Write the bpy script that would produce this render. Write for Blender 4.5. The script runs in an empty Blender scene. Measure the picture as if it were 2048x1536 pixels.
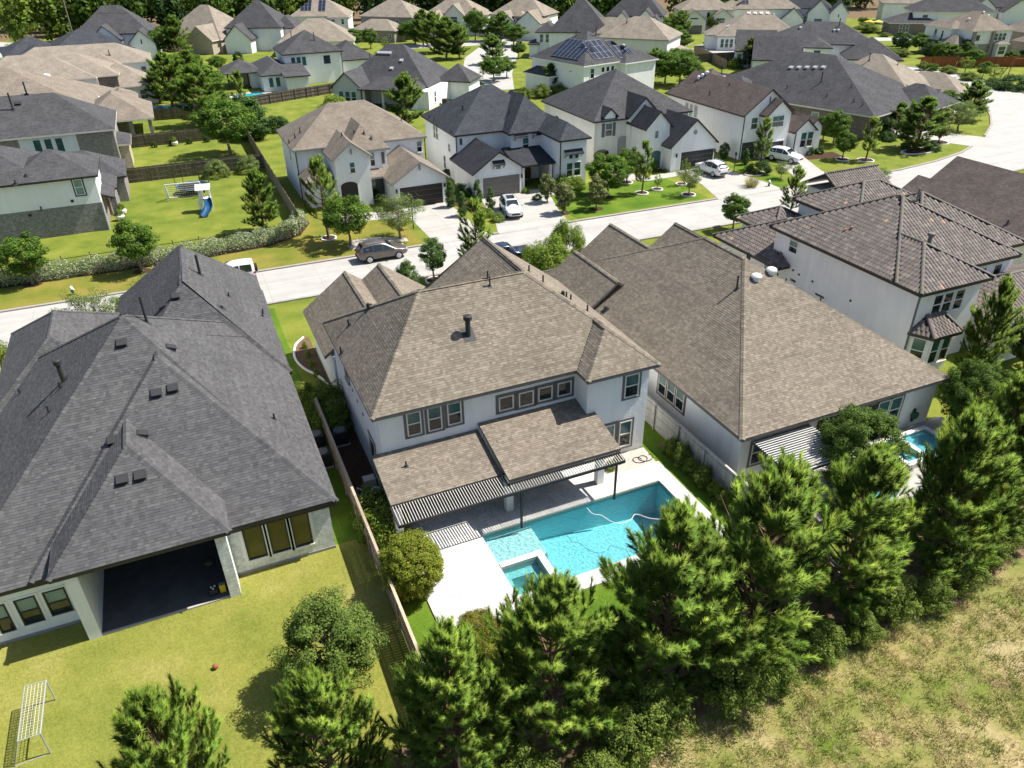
import bpy, math, random
import numpy as np
from mathutils import Vector, Matrix
R = math.radians
sc = bpy.context.scene
col = sc.collection

# ---------------------------------------------------------------- camera, sky, sun, exposure
cam_d = bpy.data.cameras.new('camera'); cam = bpy.data.objects.new('camera', cam_d); col.objects.link(cam)
cam_d.sensor_width = 36; cam_d.lens = 26.525; cam_d.clip_end = 6000; cam_d.clip_start = 0.5
cam.matrix_world = Matrix.Translation((0, 0, 26.81)) @ Matrix.Rotation(R(-23.3), 4, 'Z') @ Matrix.Rotation(R(90 - 31.208), 4, 'X') @ Matrix.Rotation(R(-0.756), 4, 'Z')
sc.camera = cam
SUN_AZ, SUN_EL = -5.0, 55.0          # degrees from the +X axis, degrees above the ground
w = bpy.data.worlds.new('World'); sc.world = w; w.use_nodes = True
nt = w.node_tree; bg = nt.nodes['Background']; sky = nt.nodes.new('ShaderNodeTexSky'); sky.sky_type = 'NISHITA'
sky.sun_disc = False; sky.sun_elevation = R(SUN_EL); sky.sun_rotation = R(90 - SUN_AZ); sky.air_density = 1.0; sky.dust_density = 1.2
nt.links.new(sky.outputs[0], bg.inputs[0]); bg.inputs[1].default_value = 0.09
sl = bpy.data.lights.new('sun', 'SUN'); sl.energy = 5.0; sl.angle = R(0.53); sl.color = (1.0, 0.955, 0.88)
so = bpy.data.objects.new('sun', sl); col.objects.link(so)
sd = Vector((math.cos(R(SUN_EL)) * math.cos(R(SUN_AZ)), math.cos(R(SUN_EL)) * math.sin(R(SUN_AZ)), math.sin(R(SUN_EL))))
so.rotation_euler = sd.to_track_quat('Z', 'Y').to_euler(); so.location = sd * 200
sc.view_settings.view_transform = 'Standard'; sc.view_settings.look = 'None'; sc.view_settings.exposure = 0.84; sc.view_settings.gamma = 1
sc.view_settings.use_curve_mapping = False
sc.cycles.max_bounces = 6; sc.cycles.diffuse_bounces = 3; sc.cycles.glossy_bounces = 3; sc.cycles.transparent_max_bounces = 12
sc.cycles.caustics_reflective = False; sc.cycles.caustics_refractive = False

# ---------------------------------------------------------------- materials
MATS = {}
def _nodes(name):
    m = bpy.data.materials.new(name); m.use_nodes = True; MATS[name] = m
    return m, m.node_tree.nodes, m.node_tree.links, m.node_tree.nodes['Principled BSDF']
def c4(c): return (c[0], c[1], c[2], 1)
def add(nd, typ, **k):
    n = nd.new('ShaderNode' + typ)
    for a, v in k.items(): setattr(n, a, v)
    return n
def mixc(nd, lk, a, b, fac, mode='MIX'):
    n = nd.new('ShaderNodeMix'); n.data_type = 'RGBA'; n.blend_type = mode
    for i, x in ((6, a), (7, b), (0, fac)):
        if hasattr(x, 'links'): lk.new(x, n.inputs[i])
        elif i == 0: n.inputs[i].default_value = x
        else: n.inputs[i].default_value = c4(x)
    return n.outputs[2]
def noise(nd, lk, scale, detail=4, rough=.6, vec=None):
    n = add(nd, 'TexNoise'); n.inputs['Scale'].default_value = scale; n.inputs['Detail'].default_value = detail; n.inputs['Roughness'].default_value = rough
    if vec: lk.new(vec, n.inputs['Vector'])
    return n.outputs['Fac']
def ramp(nd, lk, fac, stops):
    n = add(nd, 'ValToRGB'); e = n.color_ramp.elements
    while len(e) < len(stops): e.new(.5)
    for k, (p, c) in enumerate(stops): e[k].position = p; e[k].color = c4(c) if len(c) == 3 else c
    lk.new(fac, n.inputs[0]); return n.outputs[0]
def bump(nd, lk, h, b, strength=.3, dist=.02):
    n = add(nd, 'Bump'); n.inputs['Strength'].default_value = strength; n.inputs['Distance'].default_value = dist
    lk.new(h, n.inputs['Height']); lk.new(n.outputs[0], b.inputs['Normal'])
def uvnode(nd): return add(nd, 'UVMap').outputs[0]
def world_pos(nd): return add(nd, 'NewGeometry').outputs['Position']
def m_plain(name, c, rough=.7, var=.15, scale=1.5, spec=.3, bmp=.0, bscale=30, metal=0):
    m, nd, lk, b = _nodes(name); g = world_pos(nd)
    f = noise(nd, lk, scale, 5, .65, g)
    lo = tuple(x * (1 - var) for x in c); hi = tuple(min(1, x * (1 + var)) for x in c)
    lk.new(ramp(nd, lk, f, [(.3, lo), (.7, hi)]), b.inputs['Base Color'])
    b.inputs['Roughness'].default_value = rough; b.inputs['Specular IOR Level'].default_value = spec; b.inputs['Metallic'].default_value = metal
    if bmp: bump(nd, lk, noise(nd, lk, bscale, 4, .6, g), b, bmp, .02)
    return m
def m_shingle(name, a, bb, mortar, w=.33, h=.145, vary=.5, bs=.5):
    # laminated shingles: courses of uneven tabs, two tones, grit and broad weathering
    m, nd, lk, b = _nodes(name); uv = uvnode(nd)
    br = add(nd, 'TexBrick'); br.offset = .41; br.squash = 1; lk.new(uv, br.inputs['Vector'])
    br.inputs['Scale'].default_value = 1; br.inputs['Brick Width'].default_value = w; br.inputs['Row Height'].default_value = h
    br.inputs['Mortar Size'].default_value = .012; br.inputs['Mortar Smooth'].default_value = .1; br.inputs['Bias'].default_value = 0
    br.inputs['Color1'].default_value = c4(a); br.inputs['Color2'].default_value = c4(bb); br.inputs['Mortar'].default_value = c4(mortar)
    f = noise(nd, lk, .5, 5, .6, uv)
    c = mixc(nd, lk, br.outputs['Color'], ramp(nd, lk, f, [(.25, (.72, .72, .72)), (.75, (1.2, 1.2, 1.2))]), 1, 'MULTIPLY')
    g = noise(nd, lk, 26, 2, .6, uv)
    c = mixc(nd, lk, c, ramp(nd, lk, g, [(.3, (.7, .7, .7)), (.7, (1.25, 1.25, 1.25))]), .6, 'MULTIPLY')
    lk.new(c, b.inputs['Base Color']); b.inputs['Roughness'].default_value = .95; b.inputs['Specular IOR Level'].default_value = .12
    bump(nd, lk, br.outputs['Fac'], b, -bs, .02)
    return m
def m_brick(name, a, bb, mortar, w=.22, h=.075, ms=.01):
    m, nd, lk, b = _nodes(name); uv = uvnode(nd)
    br = add(nd, 'TexBrick'); lk.new(uv, br.inputs['Vector']); br.inputs['Scale'].default_value = 1
    br.inputs['Brick Width'].default_value = w; br.inputs['Row Height'].default_value = h; br.inputs['Mortar Size'].default_value = ms
    br.inputs['Color1'].default_value = c4(a); br.inputs['Color2'].default_value = c4(bb); br.inputs['Mortar'].default_value = c4(mortar)
    f = noise(nd, lk, 3, 5, .7, uv)
    c = mixc(nd, lk, br.outputs['Color'], ramp(nd, lk, f, [(.3, (.6, .6, .6)), (.7, (1.3, 1.3, 1.3))]), .8, 'MULTIPLY')
    lk.new(c, b.inputs['Base Color']); b.inputs['Roughness'].default_value = .9
    bump(nd, lk, br.outputs['Fac'], b, -.6, .015)
    return m
def m_vcol(name, rough=.9, spec=.12, gain=1.0, grit=40, trans=0.0, fade=False):
    # colour carried by each small piece (random per piece), plus grit
    m, nd, lk, b = _nodes(name)
    a = add(nd, 'VertexColor'); a.layer_name = 'Col'
    g = noise(nd, lk, grit, 2, .6, world_pos(nd))
    c = mixc(nd, lk, a.outputs[0], ramp(nd, lk, g, [(.3, (.75 * gain,) * 3), (.7, (1.2 * gain,) * 3)]), .7, 'MULTIPLY')
    if fade: c = mixc(nd, lk, c, ramp(nd, lk, noise(nd, lk, .33, 5, .6, world_pos(nd)), [(.3, (.86, .86, .87)), (.7, (1.1, 1.1, 1.09))]), 1, 'MULTIPLY')
    lk.new(c, b.inputs['Base Color']); b.inputs['Roughness'].default_value = rough; b.inputs['Specular IOR Level'].default_value = spec
    if trans:
        t = add(nd, 'BsdfTranslucent'); lk.new(c, t.inputs[0]); mx = add(nd, 'MixShader'); mx.inputs[0].default_value = trans
        lk.new(b.outputs[0], mx.inputs[1]); lk.new(t.outputs[0], mx.inputs[2]); lk.new(mx.outputs[0], nd['Material Output'].inputs[0])
    return m
def m_stucco(name, c, bs=60, bst=.25):
    # render coat: faint mottling, rain streaks and splash dirt near the ground line
    m, nd, lk, b = _nodes(name); g = world_pos(nd)
    mp = add(nd, 'Mapping'); mp.inputs['Scale'].default_value = (2.2, 2.2, .16); lk.new(g, mp.inputs['Vector'])
    st = noise(nd, lk, 1.0, 4, .6, mp.outputs[0]); f = noise(nd, lk, .7, 5, .65, g)
    k = ramp(nd, lk, f, [(.3, tuple(x * .955 for x in c)), (.7, tuple(min(1, x * 1.03) for x in c))])
    k = mixc(nd, lk, k, ramp(nd, lk, st, [(.38, (.9, .89, .87)), (.58, (1, 1, 1))]), .55, 'MULTIPLY')
    lk.new(k, b.inputs['Base Color']); b.inputs['Roughness'].default_value = .88; b.inputs['Specular IOR Level'].default_value = .2
    bump(nd, lk, noise(nd, lk, bs, 4, .6, g), b, bst, .02)
def m_road(name, c):
    # concrete slabs: mottled, slightly polished wheel bands along the street, small stains
    m, nd, lk, b = _nodes(name); g = world_pos(nd)
    mp = add(nd, 'Mapping'); mp.inputs['Scale'].default_value = (.05, 1.1, 1); lk.new(g, mp.inputs['Vector'])
    k = ramp(nd, lk, noise(nd, lk, .45, 6, .65, g), [(.3, tuple(x * .88 for x in c)), (.7, tuple(x * 1.08 for x in c))])
    k = mixc(nd, lk, k, ramp(nd, lk, noise(nd, lk, 1.0, 3, .5, mp.outputs[0]), [(.35, (.86, .86, .87)), (.6, (1, 1, 1))]), .7, 'MULTIPLY')
    k = mixc(nd, lk, k, ramp(nd, lk, noise(nd, lk, 1.9, 3, .7, g), [(.26, (.7, .69, .67)), (.36, (1, 1, 1))]), .6, 'MULTIPLY')
    lk.new(k, b.inputs['Base Color']); b.inputs['Roughness'].default_value = .85; b.inputs['Specular IOR Level'].default_value = .2
    bump(nd, lk, noise(nd, lk, 40, 3, .6, g), b, .2, .02)
def m_glass(name, c, rough=.06, spec=.9):
    m, nd, lk, b = _nodes(name); g = world_pos(nd)
    lk.new(ramp(nd, lk, noise(nd, lk, 1.2, 3, .5, g), [(.3, tuple(x * .7 for x in c)), (.7, tuple(x * 1.3 for x in c))]), b.inputs['Base Color'])
    b.inputs['Roughness'].default_value = rough; b.inputs['Specular IOR Level'].default_value = spec
    bump(nd, lk, noise(nd, lk, 1.1, 2, .5, g), b, .05, .05)
    return m
def m_grass(name, a, bb, cc, s=.35, fine=9, clump=True, bmp=.6):
    m, nd, lk, b = _nodes(name); g = world_pos(nd)
    f = noise(nd, lk, s, 6, .6, g); f2 = noise(nd, lk, fine, 4, .7, g); f3 = noise(nd, lk, s * .17, 3, .5, g)
    c = ramp(nd, lk, f, [(.3, a), (.52, bb), (.72, cc)])
    c = mixc(nd, lk, c, ramp(nd, lk, f2, [(.25, (.55, .6, .5)), (.75, (1.35, 1.3, 1.3))]), .75, 'MULTIPLY')
    c = mixc(nd, lk, c, ramp(nd, lk, f3, [(.3, (.8, .88, .8)), (.7, (1.15, 1.08, 1.1))]), .8, 'MULTIPLY')
    lk.new(c, b.inputs['Base Color']); b.inputs['Roughness'].default_value = .95; b.inputs['Specular IOR Level'].default_value = .1
    bump(nd, lk, noise(nd, lk, fine * 2.5, 3, .7, g), b, bmp, .06)
    return m

# ---------------------------------------------------------------- mesh collector
class MB:
    def __init__(s): s.v = []; s.f = []; s.uv = []; s.mi = []; s.col = []; s.hascol = False
    def poly(s, pts, mi=0, colr=None, uv=None):
        b = len(s.v); pts = [Vector(p) for p in pts]; s.v += [tuple(p) for p in pts]; s.f.append(tuple(range(b, b + len(pts)))); s.mi.append(mi)
        if uv is None:
            n = Vector((0, 0, 0))
            for i in range(len(pts)): n += pts[i].cross(pts[(i + 1) % len(pts)]) if False else (pts[i] - pts[0]).cross(pts[(i + 1) % len(pts)] - pts[0])
            if n.length > 0: n.normalize()
            if abs(n.z) > .98: h = Vector((1, 0, 0)); t = Vector((0, 1, 0))
            else: h = Vector((0, 0, 1)).cross(n).normalized(); t = n.cross(h)
            uv = [(p.dot(h), p.dot(t)) for p in pts]
        s.uv += uv
        s.col += [colr or (1, 1, 1)] * len(pts)
        if colr: s.hascol = True
    def box(s, x0, y0, z0, x1, y1, z1, mi=0, colr=None, skip=''):
        a = [(x0, y0, z0), (x1, y0, z0), (x1, y1, z0), (x0, y1, z0), (x0, y0, z1), (x1, y0, z1), (x1, y1, z1), (x0, y1, z1)]
        for k, q in (('d', (3, 2, 1, 0)), ('u', (4, 5, 6, 7)), ('s', (0, 1, 5, 4)), ('e', (1, 2, 6, 5)), ('n', (2, 3, 7, 6)), ('w', (3, 0, 4, 7))):
            if k not in skip: s.poly([a[i] for i in q], mi, colr)
    def obox(s, c, ax, ay, az, mi=0, colr=None):   # oriented box: centre and three half vectors
        c, ax, ay, az = Vector(c), Vector(ax), Vector(ay), Vector(az)
        a = [c + i * ax + j * ay + k * az for k in (-1, 1) for j in (-1, 1) for i in (-1, 1)]
        for q in ((2, 3, 1, 0), (4, 5, 7, 6), (0, 1, 5, 4), (1, 3, 7, 5), (3, 2, 6, 7), (2, 0, 4, 6)): s.poly([a[i] for i in q], mi, colr)
    def beam(s, p, q, w, h, mi=0, colr=None):      # rectangular bar from p to q
        p, q = Vector(p), Vector(q); d = q - p
        if d.length < 1e-6: return
        sx = d.cross(Vector((0, 0, 1)))
        if sx.length < 1e-4: sx = Vector((1, 0, 0))
        sx.normalize(); up = sx.cross(d).normalized()
        s.obox((p + q) / 2, d / 2, sx * w / 2, up * h / 2, mi, colr)
    def tube(s, p, q, r0, r1=None, n=8, mi=0, colr=None, cap=True):
        p, q = Vector(p), Vector(q); r1 = r0 if r1 is None else r1; d = (q - p).normalized()
        a = d.orthogonal().normalized(); b = d.cross(a)
        A = [p + (a * math.cos(2 * math.pi * i / n) + b * math.sin(2 * math.pi * i / n)) * r0 for i in range(n)]
        B = [q + (a * math.cos(2 * math.pi * i / n) + b * math.sin(2 * math.pi * i / n)) * r1 for i in range(n)]
        for i in range(n): j = (i + 1) % n; s.poly([A[i], A[j], B[j], B[i]], mi, colr, uv=[(0, 0)] * 4)
        if cap: s.poly(B, mi, colr, uv=[(0, 0)] * n); s.poly(A[::-1], mi, colr, uv=[(0, 0)] * n)
    def path(s, pts, r, n=6, mi=0, colr=None):
        for a, b in zip(pts, pts[1:]): s.tube(a, b, r, r, n, mi, colr)
    def lathe(s, prof, c=(0, 0, 0), n=16, mi=0, colr=None):
        c = Vector(c)
        rings = [[c + Vector((r * math.cos(2 * math.pi * i / n), r * math.sin(2 * math.pi * i / n), z)) for i in range(n)] for r, z in prof]
        for A, B in zip(rings, rings[1:]):
            for i in range(n): j = (i + 1) % n; s.poly([A[i], A[j], B[j], B[i]], mi, colr, uv=[(0, 0)] * 4)
        s.poly(rings[-1], mi, colr); s.poly(rings[0][::-1], mi, colr)
    def mesh(s, name, mats, smooth=False):
        me = bpy.data.meshes.new(name); me.from_pydata(s.v, [], s.f)
        for m in mats: me.materials.append(MATS[m] if isinstance(m, str) else m)
        me.polygons.foreach_set('material_index', s.mi)
        u = me.uv_layers.new(name='UVMap'); u.data.foreach_set('uv', np.array(s.uv, 'f').ravel())
        if s.hascol:
            ca = me.color_attributes.new('Col', 'FLOAT_COLOR', 'CORNER'); a = np.ones((len(s.col), 4), 'f'); a[:, :3] = s.col
            ca.data.foreach_set('color', a.ravel())
        if smooth: me.polygons.foreach_set('use_smooth', [True] * len(me.polygons))
        me.update(); return me
    def build(s, name, mats, parent=None, smooth=False, kind=None):
        if isinstance(mats, str): mats = [mats]
        return link(name, s.mesh(name, mats, smooth), parent, kind)
def link(name, me, parent=None, kind=None):
    o = bpy.data.objects.new(name, me); col.objects.link(o)
    if parent is not None: o.parent = parent
    if kind: o['kind'] = kind
    return o
def npmesh(name, V, F, mats, C=None, smooth=False):   # big triangle / quad soups from numpy arrays
    me = bpy.data.meshes.new(name); V = np.asarray(V, 'f'); F = np.asarray(F, 'i'); k = F.shape[1]
    me.vertices.add(len(V)); me.vertices.foreach_set('co', V.ravel())
    me.loops.add(F.size); me.loops.foreach_set('vertex_index', F.ravel())
    me.polygons.add(len(F)); me.polygons.foreach_set('loop_start', np.arange(0, F.size, k, dtype='i'))
    for m in mats: me.materials.append(MATS[m])
    if C is not None:
        ca = me.color_attributes.new('Col', 'FLOAT_COLOR', 'CORNER'); a = np.ones((F.size, 4), 'f'); a[:, :3] = np.repeat(C, k, axis=0); ca.data.foreach_set('color', a.ravel())
    if smooth: me.polygons.foreach_set('use_smooth', np.ones(len(F), bool))
    me.update(calc_edges=True); return me
def tag(o, label=None, cat=None, group=None, kind=None):
    if label: o['label'] = label
    if cat: o['category'] = cat
    if group: o['group'] = group
    if kind: o['kind'] = kind
    return o
def empty(name, loc=(0, 0, 0), rz=0, label=None, cat=None, group=None):
    o = bpy.data.objects.new(name, None); col.objects.link(o); o.location = loc; o.rotation_euler = (0, 0, R(rz)); o.empty_display_size = .3
    return tag(o, label, cat, group)
def copy_tree(o, parent=None):
    c = o.copy(); col.objects.link(c); c.parent = parent
    for ch in list(o.children): copy_tree(ch, c)
    return c
def struct(name, mb, mats): o = mb.build(name, mats); o['kind'] = 'structure'; return o
def sheet(name, pts, z, mats, kind='structure'):      # flat outline on the ground
    mb = MB(); mb.poly([(p[0], p[1], z) for p in pts]); o = mb.build(name, mats); o['kind'] = kind; return o

# palette (real-world base colours except where noted)
m_stucco('stucco_white', (.80, .80, .79))
m_stucco('stucco_cream', (.72, .70, .655))
m_plain('stucco_grey', (.50, .50, .48), .85, .06, .8, .2, .2, 60)
m_stucco('stucco_rough', (.78, .785, .785), 5, .9)
m_plain('trim_taupe', (.135, .128, .125), .6, .08, 2, .3)
m_plain('trim_dark', (.028, .026, .028), .5, .1, 2, .35)
m_plain('trim_white', (.78, .78, .76), .6, .04, 2, .35)
m_plain('trim_cream', (.66, .63, .56), .6, .06, 2, .3)
m_plain('slat_grey', (.46, .455, .44), .7, .06, 2, .3)
m_plain('trim_grey', (.27, .265, .26), .6, .06, 2, .3)
m_plain('black_metal', (.018, .018, .02), .45, .1, 4, .4)
m_plain('dark_plastic', (.03, .03, .032), .6, .1, 4, .3)
m_plain('grey_metal', (.3, .31, .32), .45, .12, 4, .5)
m_plain('light_metal', (.55, .56, .57), .4, .1, 4, .5)
m_plain('white_paint', (.78, .78, .77), .45, .05, 3, .4)
m_plain('ceiling_shade', (.35, .34, .33), .9, .05, 2, .1)
m_plain('garage_brown', (.03, .024, .021), .55, .12, 3, .3)
m_plain('garage_taupe', (.15, .14, .125), .6, .06, 3, .3)
m_plain('garage_black', (.03, .031, .034), .55, .06, 3, .3)
m_plain('garage_tan', (.36, .31, .25), .6, .06, 3, .3)
m_plain('door_wood', (.10, .05, .025), .5, .2, 6, .3)
m_plain('shutter_grey', (.12, .12, .125), .6, .06, 3, .3)
m_plain('patio_stone_shade', (.075, .075, .078), .8, .2, 1.2, .2)  # dark stone with the patio's interior shadow mixed into the colour
m_shingle('shingle_tan', (.25, .21, .168), (.185, .155, .125), (.10, .085, .07))
m_shingle('shingle_sand', (.29, .25, .20), (.23, .195, .155), (.14, .12, .10))
m_shingle('shingle_brown', (.15, .12, .105), (.10, .082, .074), (.05, .042, .04))
m_shingle('shingle_charcoal', (.092, .091, .095), (.062, .061, .065), (.032, .032, .034))
m_shingle('shingle_slate', (.068, .072, .082), (.045, .049, .058), (.02, .021, .025))
m_shingle('shingle_black', (.05, .053, .06), (.035, .037, .043), (.015, .015, .018))
m_vcol('shingle_tabs', .95, .1, 1.0, 60, 0, True)
m_vcol('roof_tile', .7, .25, 1.0, 30)
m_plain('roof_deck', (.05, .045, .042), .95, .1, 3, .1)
m_brick('brick_painted', (.74, .745, .74), (.69, .70, .70), (.58, .585, .58), .4, .2, .012)
m_brick('brick_grey', (.11, .10, .095), (.27, .25, .235), (.30, .285, .27))
m_brick('brick_taupe', (.17, .145, .125), (.30, .26, .225), (.36, .33, .30))
m_brick('brick_brown', (.10, .07, .06), (.20, .15, .125), (.28, .25, .23))
m_brick('brick_tan', (.36, .28, .20), (.48, .39, .29), (.5, .45, .38))
m_glass('glass_dark', (.012, .02, .022))
m_glass('glass_teal_refl', (.03, .10, .10), .15, .6)  # teal of reflections and blinds painted into the pane colour
m_glass('glass_blind', (.17, .25, .22), .2, .5)
m_glass('glass_lawn_refl', (.05, .045, .012), .08, .7)  # olive reflection of the lawn painted into the pane colour
m_glass('solar_blue', (.012, .016, .03), .12, .7)
m_road('concrete', (.385, .372, .345))
m_plain('concrete_kerb', (.30, .27, .24), .85, .12, 1.5, .2, .2, 40)
m_road('concrete_drive', (.39, .372, .34))
m_plain('edging_white', (.66, .64, .60), .8, .1, 2, .2)
m_plain('mulch', (.06, .035, .022), .95, .5, 9, .1, .8, 25)
m_plain('soil', (.14, .09, .06), .95, .3, 5, .1, .6, 18)
m_plain('straw_bed', (.15, .105, .06), .95, .5, 2, .1, .7, 22)
m_plain('gravel', (.42, .38, .33), .9, .35, 14, .2, .7, 30)
m_vcol('paver', .8, .2, 1.0, 8)
m_plain('pool_plaster', (.30, .62, .67), .7, .05, 3, .2)
m_plain('ledge_plaster', (.60, .72, .68), .7, .05, 3, .2)
m_plain('pool_tile', (.16, .30, .31), .35, .15, 8, .5)
m_vcol('fence_wood', .85, .15, 1.0, 12)
m_grass('lawn', (.10, .14, .02), (.16, .19, .03), (.22, .225, .045))
m_grass('lawn_dry', (.145, .17, .03), (.225, .225, .05), (.31, .275, .095), .22, 7)
m_grass('lawn_lush', (.055, .115, .012), (.095, .165, .016), (.15, .20, .025))
m_grass('lawn_worn', (.10, .14, .018), (.19, .18, .035), (.28, .20, .06), .22)
m_grass('field', (.10, .15, .02), (.25, .22, .085), (.42, .325, .20), .3, 6)
m_plain('bark_pine', (.16, .10, .07), .95, .35, 6, .1, .6, 12)
m_plain('bark_grey', (.20, .165, .135), .95, .3, 6, .1, .5, 12)
m_vcol('leaf', .7, .15, 1.6, 8, .36)
m_vcol('needle', .7, .15, 1.6, 8, .34)
m_plain('plastic_blue', (.01, .12, .30), .35, .1, 3, .5)
m_plain('plastic_teal', (.02, .35, .30), .5, .1, 3, .4)
m_plain('plastic_green', (.012, .10, .05), .5, .1, 3, .4)
m_plain('plastic_yellow', (.75, .5, .03), .4, .1, 3, .4)
m_plain('ball_leather', (.24, .075, .04), .6, .15, 8, .3)
m_plain('rubber', (.015, .015, .016), .7, .1, 5, .2)
m_plain('net_white', (.72, .70, .60), .8, .1, 5, .2)
m_plain('tan_plastic', (.42, .38, .31), .6, .1, 3, .3)
m_plain('terracotta', (.4, .18, .1), .8, .1, 3, .2)
m_plain('red_paint', (.45, .02, .015), .5, .1, 3, .3)
m_plain('steel_wire', (.35, .36, .37), .4, .1, 3, .4)
m_plain('cushion', (.62, .60, .56), .9, .08, 3, .1)
m_plain('fence_stain', (.30, .11, .05), .8, .15, 3, .2)
def m_car(name, c, metal=.35):
    m, nd, lk, b = _nodes(name)
    f = noise(nd, lk, 1.5, 3, .5, world_pos(nd))
    lk.new(ramp(nd, lk, f, [(.3, tuple(x * .94 for x in c)), (.7, tuple(min(1, x * 1.05) for x in c))]), b.inputs['Base Color'])
    b.inputs['Metallic'].default_value = metal; b.inputs['Roughness'].default_value = .32; b.inputs['Coat Weight'].default_value = .7; b.inputs['Coat Roughness'].default_value = .08
m_car('car_navy', (.012, .018, .045), .2); m_car('car_white', (.74, .745, .75), .0); m_car('car_brown', (.135, .115, .105), .45); m_car('car_silver', (.60, .62, .64), .15)
def m_water(name, shallow, deep, scale, strength):
    # clear water: see-through body, ripple-slope tint painting in refracted light, mirror film by Fresnel
    m, nd, lk, b = _nodes(name); nd.remove(b); g = world_pos(nd)
    n1 = noise(nd, lk, scale, 4, .65, g)
    bp = add(nd, 'Bump'); bp.inputs['Strength'].default_value = strength; bp.inputs['Distance'].default_value = .12; lk.new(n1, bp.inputs['Height'])
    lw = add(nd, 'LayerWeight'); lw.inputs[0].default_value = .5; lk.new(bp.outputs[0], lw.inputs['Normal'])
    tint = ramp(nd, lk, lw.outputs['Facing'], [(.14, shallow), (.5, deep)])  # shallow, deep: tints for ripples facing the view and turned away
    t = add(nd, 'BsdfTransparent'); lk.new(tint, t.inputs[0])
    gl = add(nd, 'BsdfGlossy'); gl.inputs['Roughness'].default_value = .04; lk.new(bp.outputs[0], gl.inputs['Normal'])
    fr = add(nd, 'Fresnel'); fr.inputs[0].default_value = 1.33; lk.new(bp.outputs[0], fr.inputs['Normal'])
    mx = add(nd, 'MixShader'); lk.new(fr.outputs[0], mx.inputs[0]); lk.new(t.outputs[0], mx.inputs[1]); lk.new(gl.outputs[0], mx.inputs[2])
    lk.new(mx.outputs[0], nd['Material Output'].inputs[0])
m_water('water', (.86, .98, .99), (.26, .66, .72), 6.5, .7)
m_water('water_calm', (.80, .95, .95), (.55, .82, .84), 1.5, .15)

# ---------------------------------------------------------------- houses
def roof_polys(kind, x0, y0, x1, y1, ze, p, zt=None):
    w, d = x1 - x0, y1 - y0
    if kind == 'h': kind = 'hx' if w >= d else 'hy'
    if kind == 'hx':
        r = d / 2; r = min(r, w / 2); zr = ze + p * r; ym = (y0 + y1) / 2; a, b = (x0 + r, ym, zr), (x1 - r, ym, zr)
        A, B, C, D = (x0, y0, ze), (x1, y0, ze), (x1, y1, ze), (x0, y1, ze)
        if x1 - x0 - 2 * r < .01: return [[A, B, a], [B, C, a], [C, D, a], [D, A, a]]
        return [[A, B, b, a], [B, C, b], [C, D, a, b], [D, A, a]]
    if kind == 'hy':
        r = min(w / 2, d / 2); zr = ze + p * r; xm = (x0 + x1) / 2; a, b = (xm, y0 + r, zr), (xm, y1 - r, zr)
        A, B, C, D = (x0, y0, ze), (x1, y0, ze), (x1, y1, ze), (x0, y1, ze)
        if y1 - y0 - 2 * r < .01: return [[A, B, a], [B, C, a], [C, D, a], [D, A, a]]
        return [[A, B, a], [B, C, b, a], [C, D, b], [D, A, a, b]]
    if kind == 'gx':
        ym = (y0 + y1) / 2; zr = ze + p * d / 2
        return [[(x0, y0, ze), (x1, y0, ze), (x1, ym, zr), (x0, ym, zr)], [(x1, y1, ze), (x0, y1, ze), (x0, ym, zr), (x1, ym, zr)]]
    if kind == 'gy':
        xm = (x0 + x1) / 2; zr = ze + p * w / 2
        return [[(x1, y0, ze), (x1, y1, ze), (xm, y1, zr), (xm, y0, zr)], [(x0, y1, ze), (x0, y0, ze), (xm, y0, zr), (xm, y1, zr)]]
    if kind == 'hg':    # hip at the front (y0), ridge along y, gable at the back
        r = w / 2; zr = ze + p * r; xm = (x0 + x1) / 2
        return [[(x0, y0, ze), (x1, y0, ze), (xm, y0 + r, zr)], [(x1, y0, ze), (x1, y1, ze), (xm, y1, zr), (xm, y0 + r, zr)], [(x0, y1, ze), (x0, y0, ze), (xm, y0 + r, zr), (xm, y1, zr)]]
    if kind == 'ss': return [[(x0, y0, ze), (x1, y0, ze), (x1, y1, ze + p * d), (x0, y1, ze + p * d)]]       # shed falling to -y
    if kind == 'se': return [[(x1, y0, ze), (x1, y1, ze), (x0, y1, ze + p * w), (x0, y0, ze + p * w)]]       # shed falling to +x
    return [[(x0, y0, ze), (x1, y0, ze), (x1, y1, ze), (x0, y1, ze)]]
def roof_slab(polys, th=.2):
    mb = MB(); edges = {}
    k = lambda p: (round(p[0], 3), round(p[1], 3), round(p[2], 3))
    for P in polys:
        mb.poly(P, 0)
        mb.poly([(x, y, z - th) for x, y, z in P[::-1]], 1)
        for a, b in zip(P, P[1:] + P[:1]): edges.setdefault(frozenset((k(a), k(b))), []).append((a, b))
    for e, l in edges.items():
        if len(l) == 1:
            a, b = l[0]; mb.poly([a, (a[0], a[1], a[2] - th), (b[0], b[1], b[2] - th), b][::-1], 1)
    return mb, [l[0] for l in edges.values() if len(l) > 1]
def plane_of(P):
    P = [Vector(p) for p in P]; n = Vector((0, 0, 0))
    for i in range(1, len(P) - 1): n += (P[i] - P[0]).cross(P[i + 1] - P[0])
    n.normalize()
    if n.z < 0: n = -n
    h = Vector((0, 0, 1)).cross(n).normalized() if abs(n.z) < .999 else Vector((1, 0, 0)); return n, h, n.cross(h)
def spans(P, n, h, t):
    q = [(Vector(p).dot(h), Vector(p).dot(t)) for p in P]
    def at(v):
        us = []
        for (a, b), (c, d) in zip(q, q[1:] + q[:1]):
            if (b - v) * (d - v) <= 0 and abs(b - d) > 1e-6: us.append(a + (c - a) * (v - b) / (d - b))
        return (min(us), max(us)) if len(us) > 1 else None
    vs = [b for a, b in q]; return at, min(vs), max(vs), Vector(P[0]).dot(n)
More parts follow.
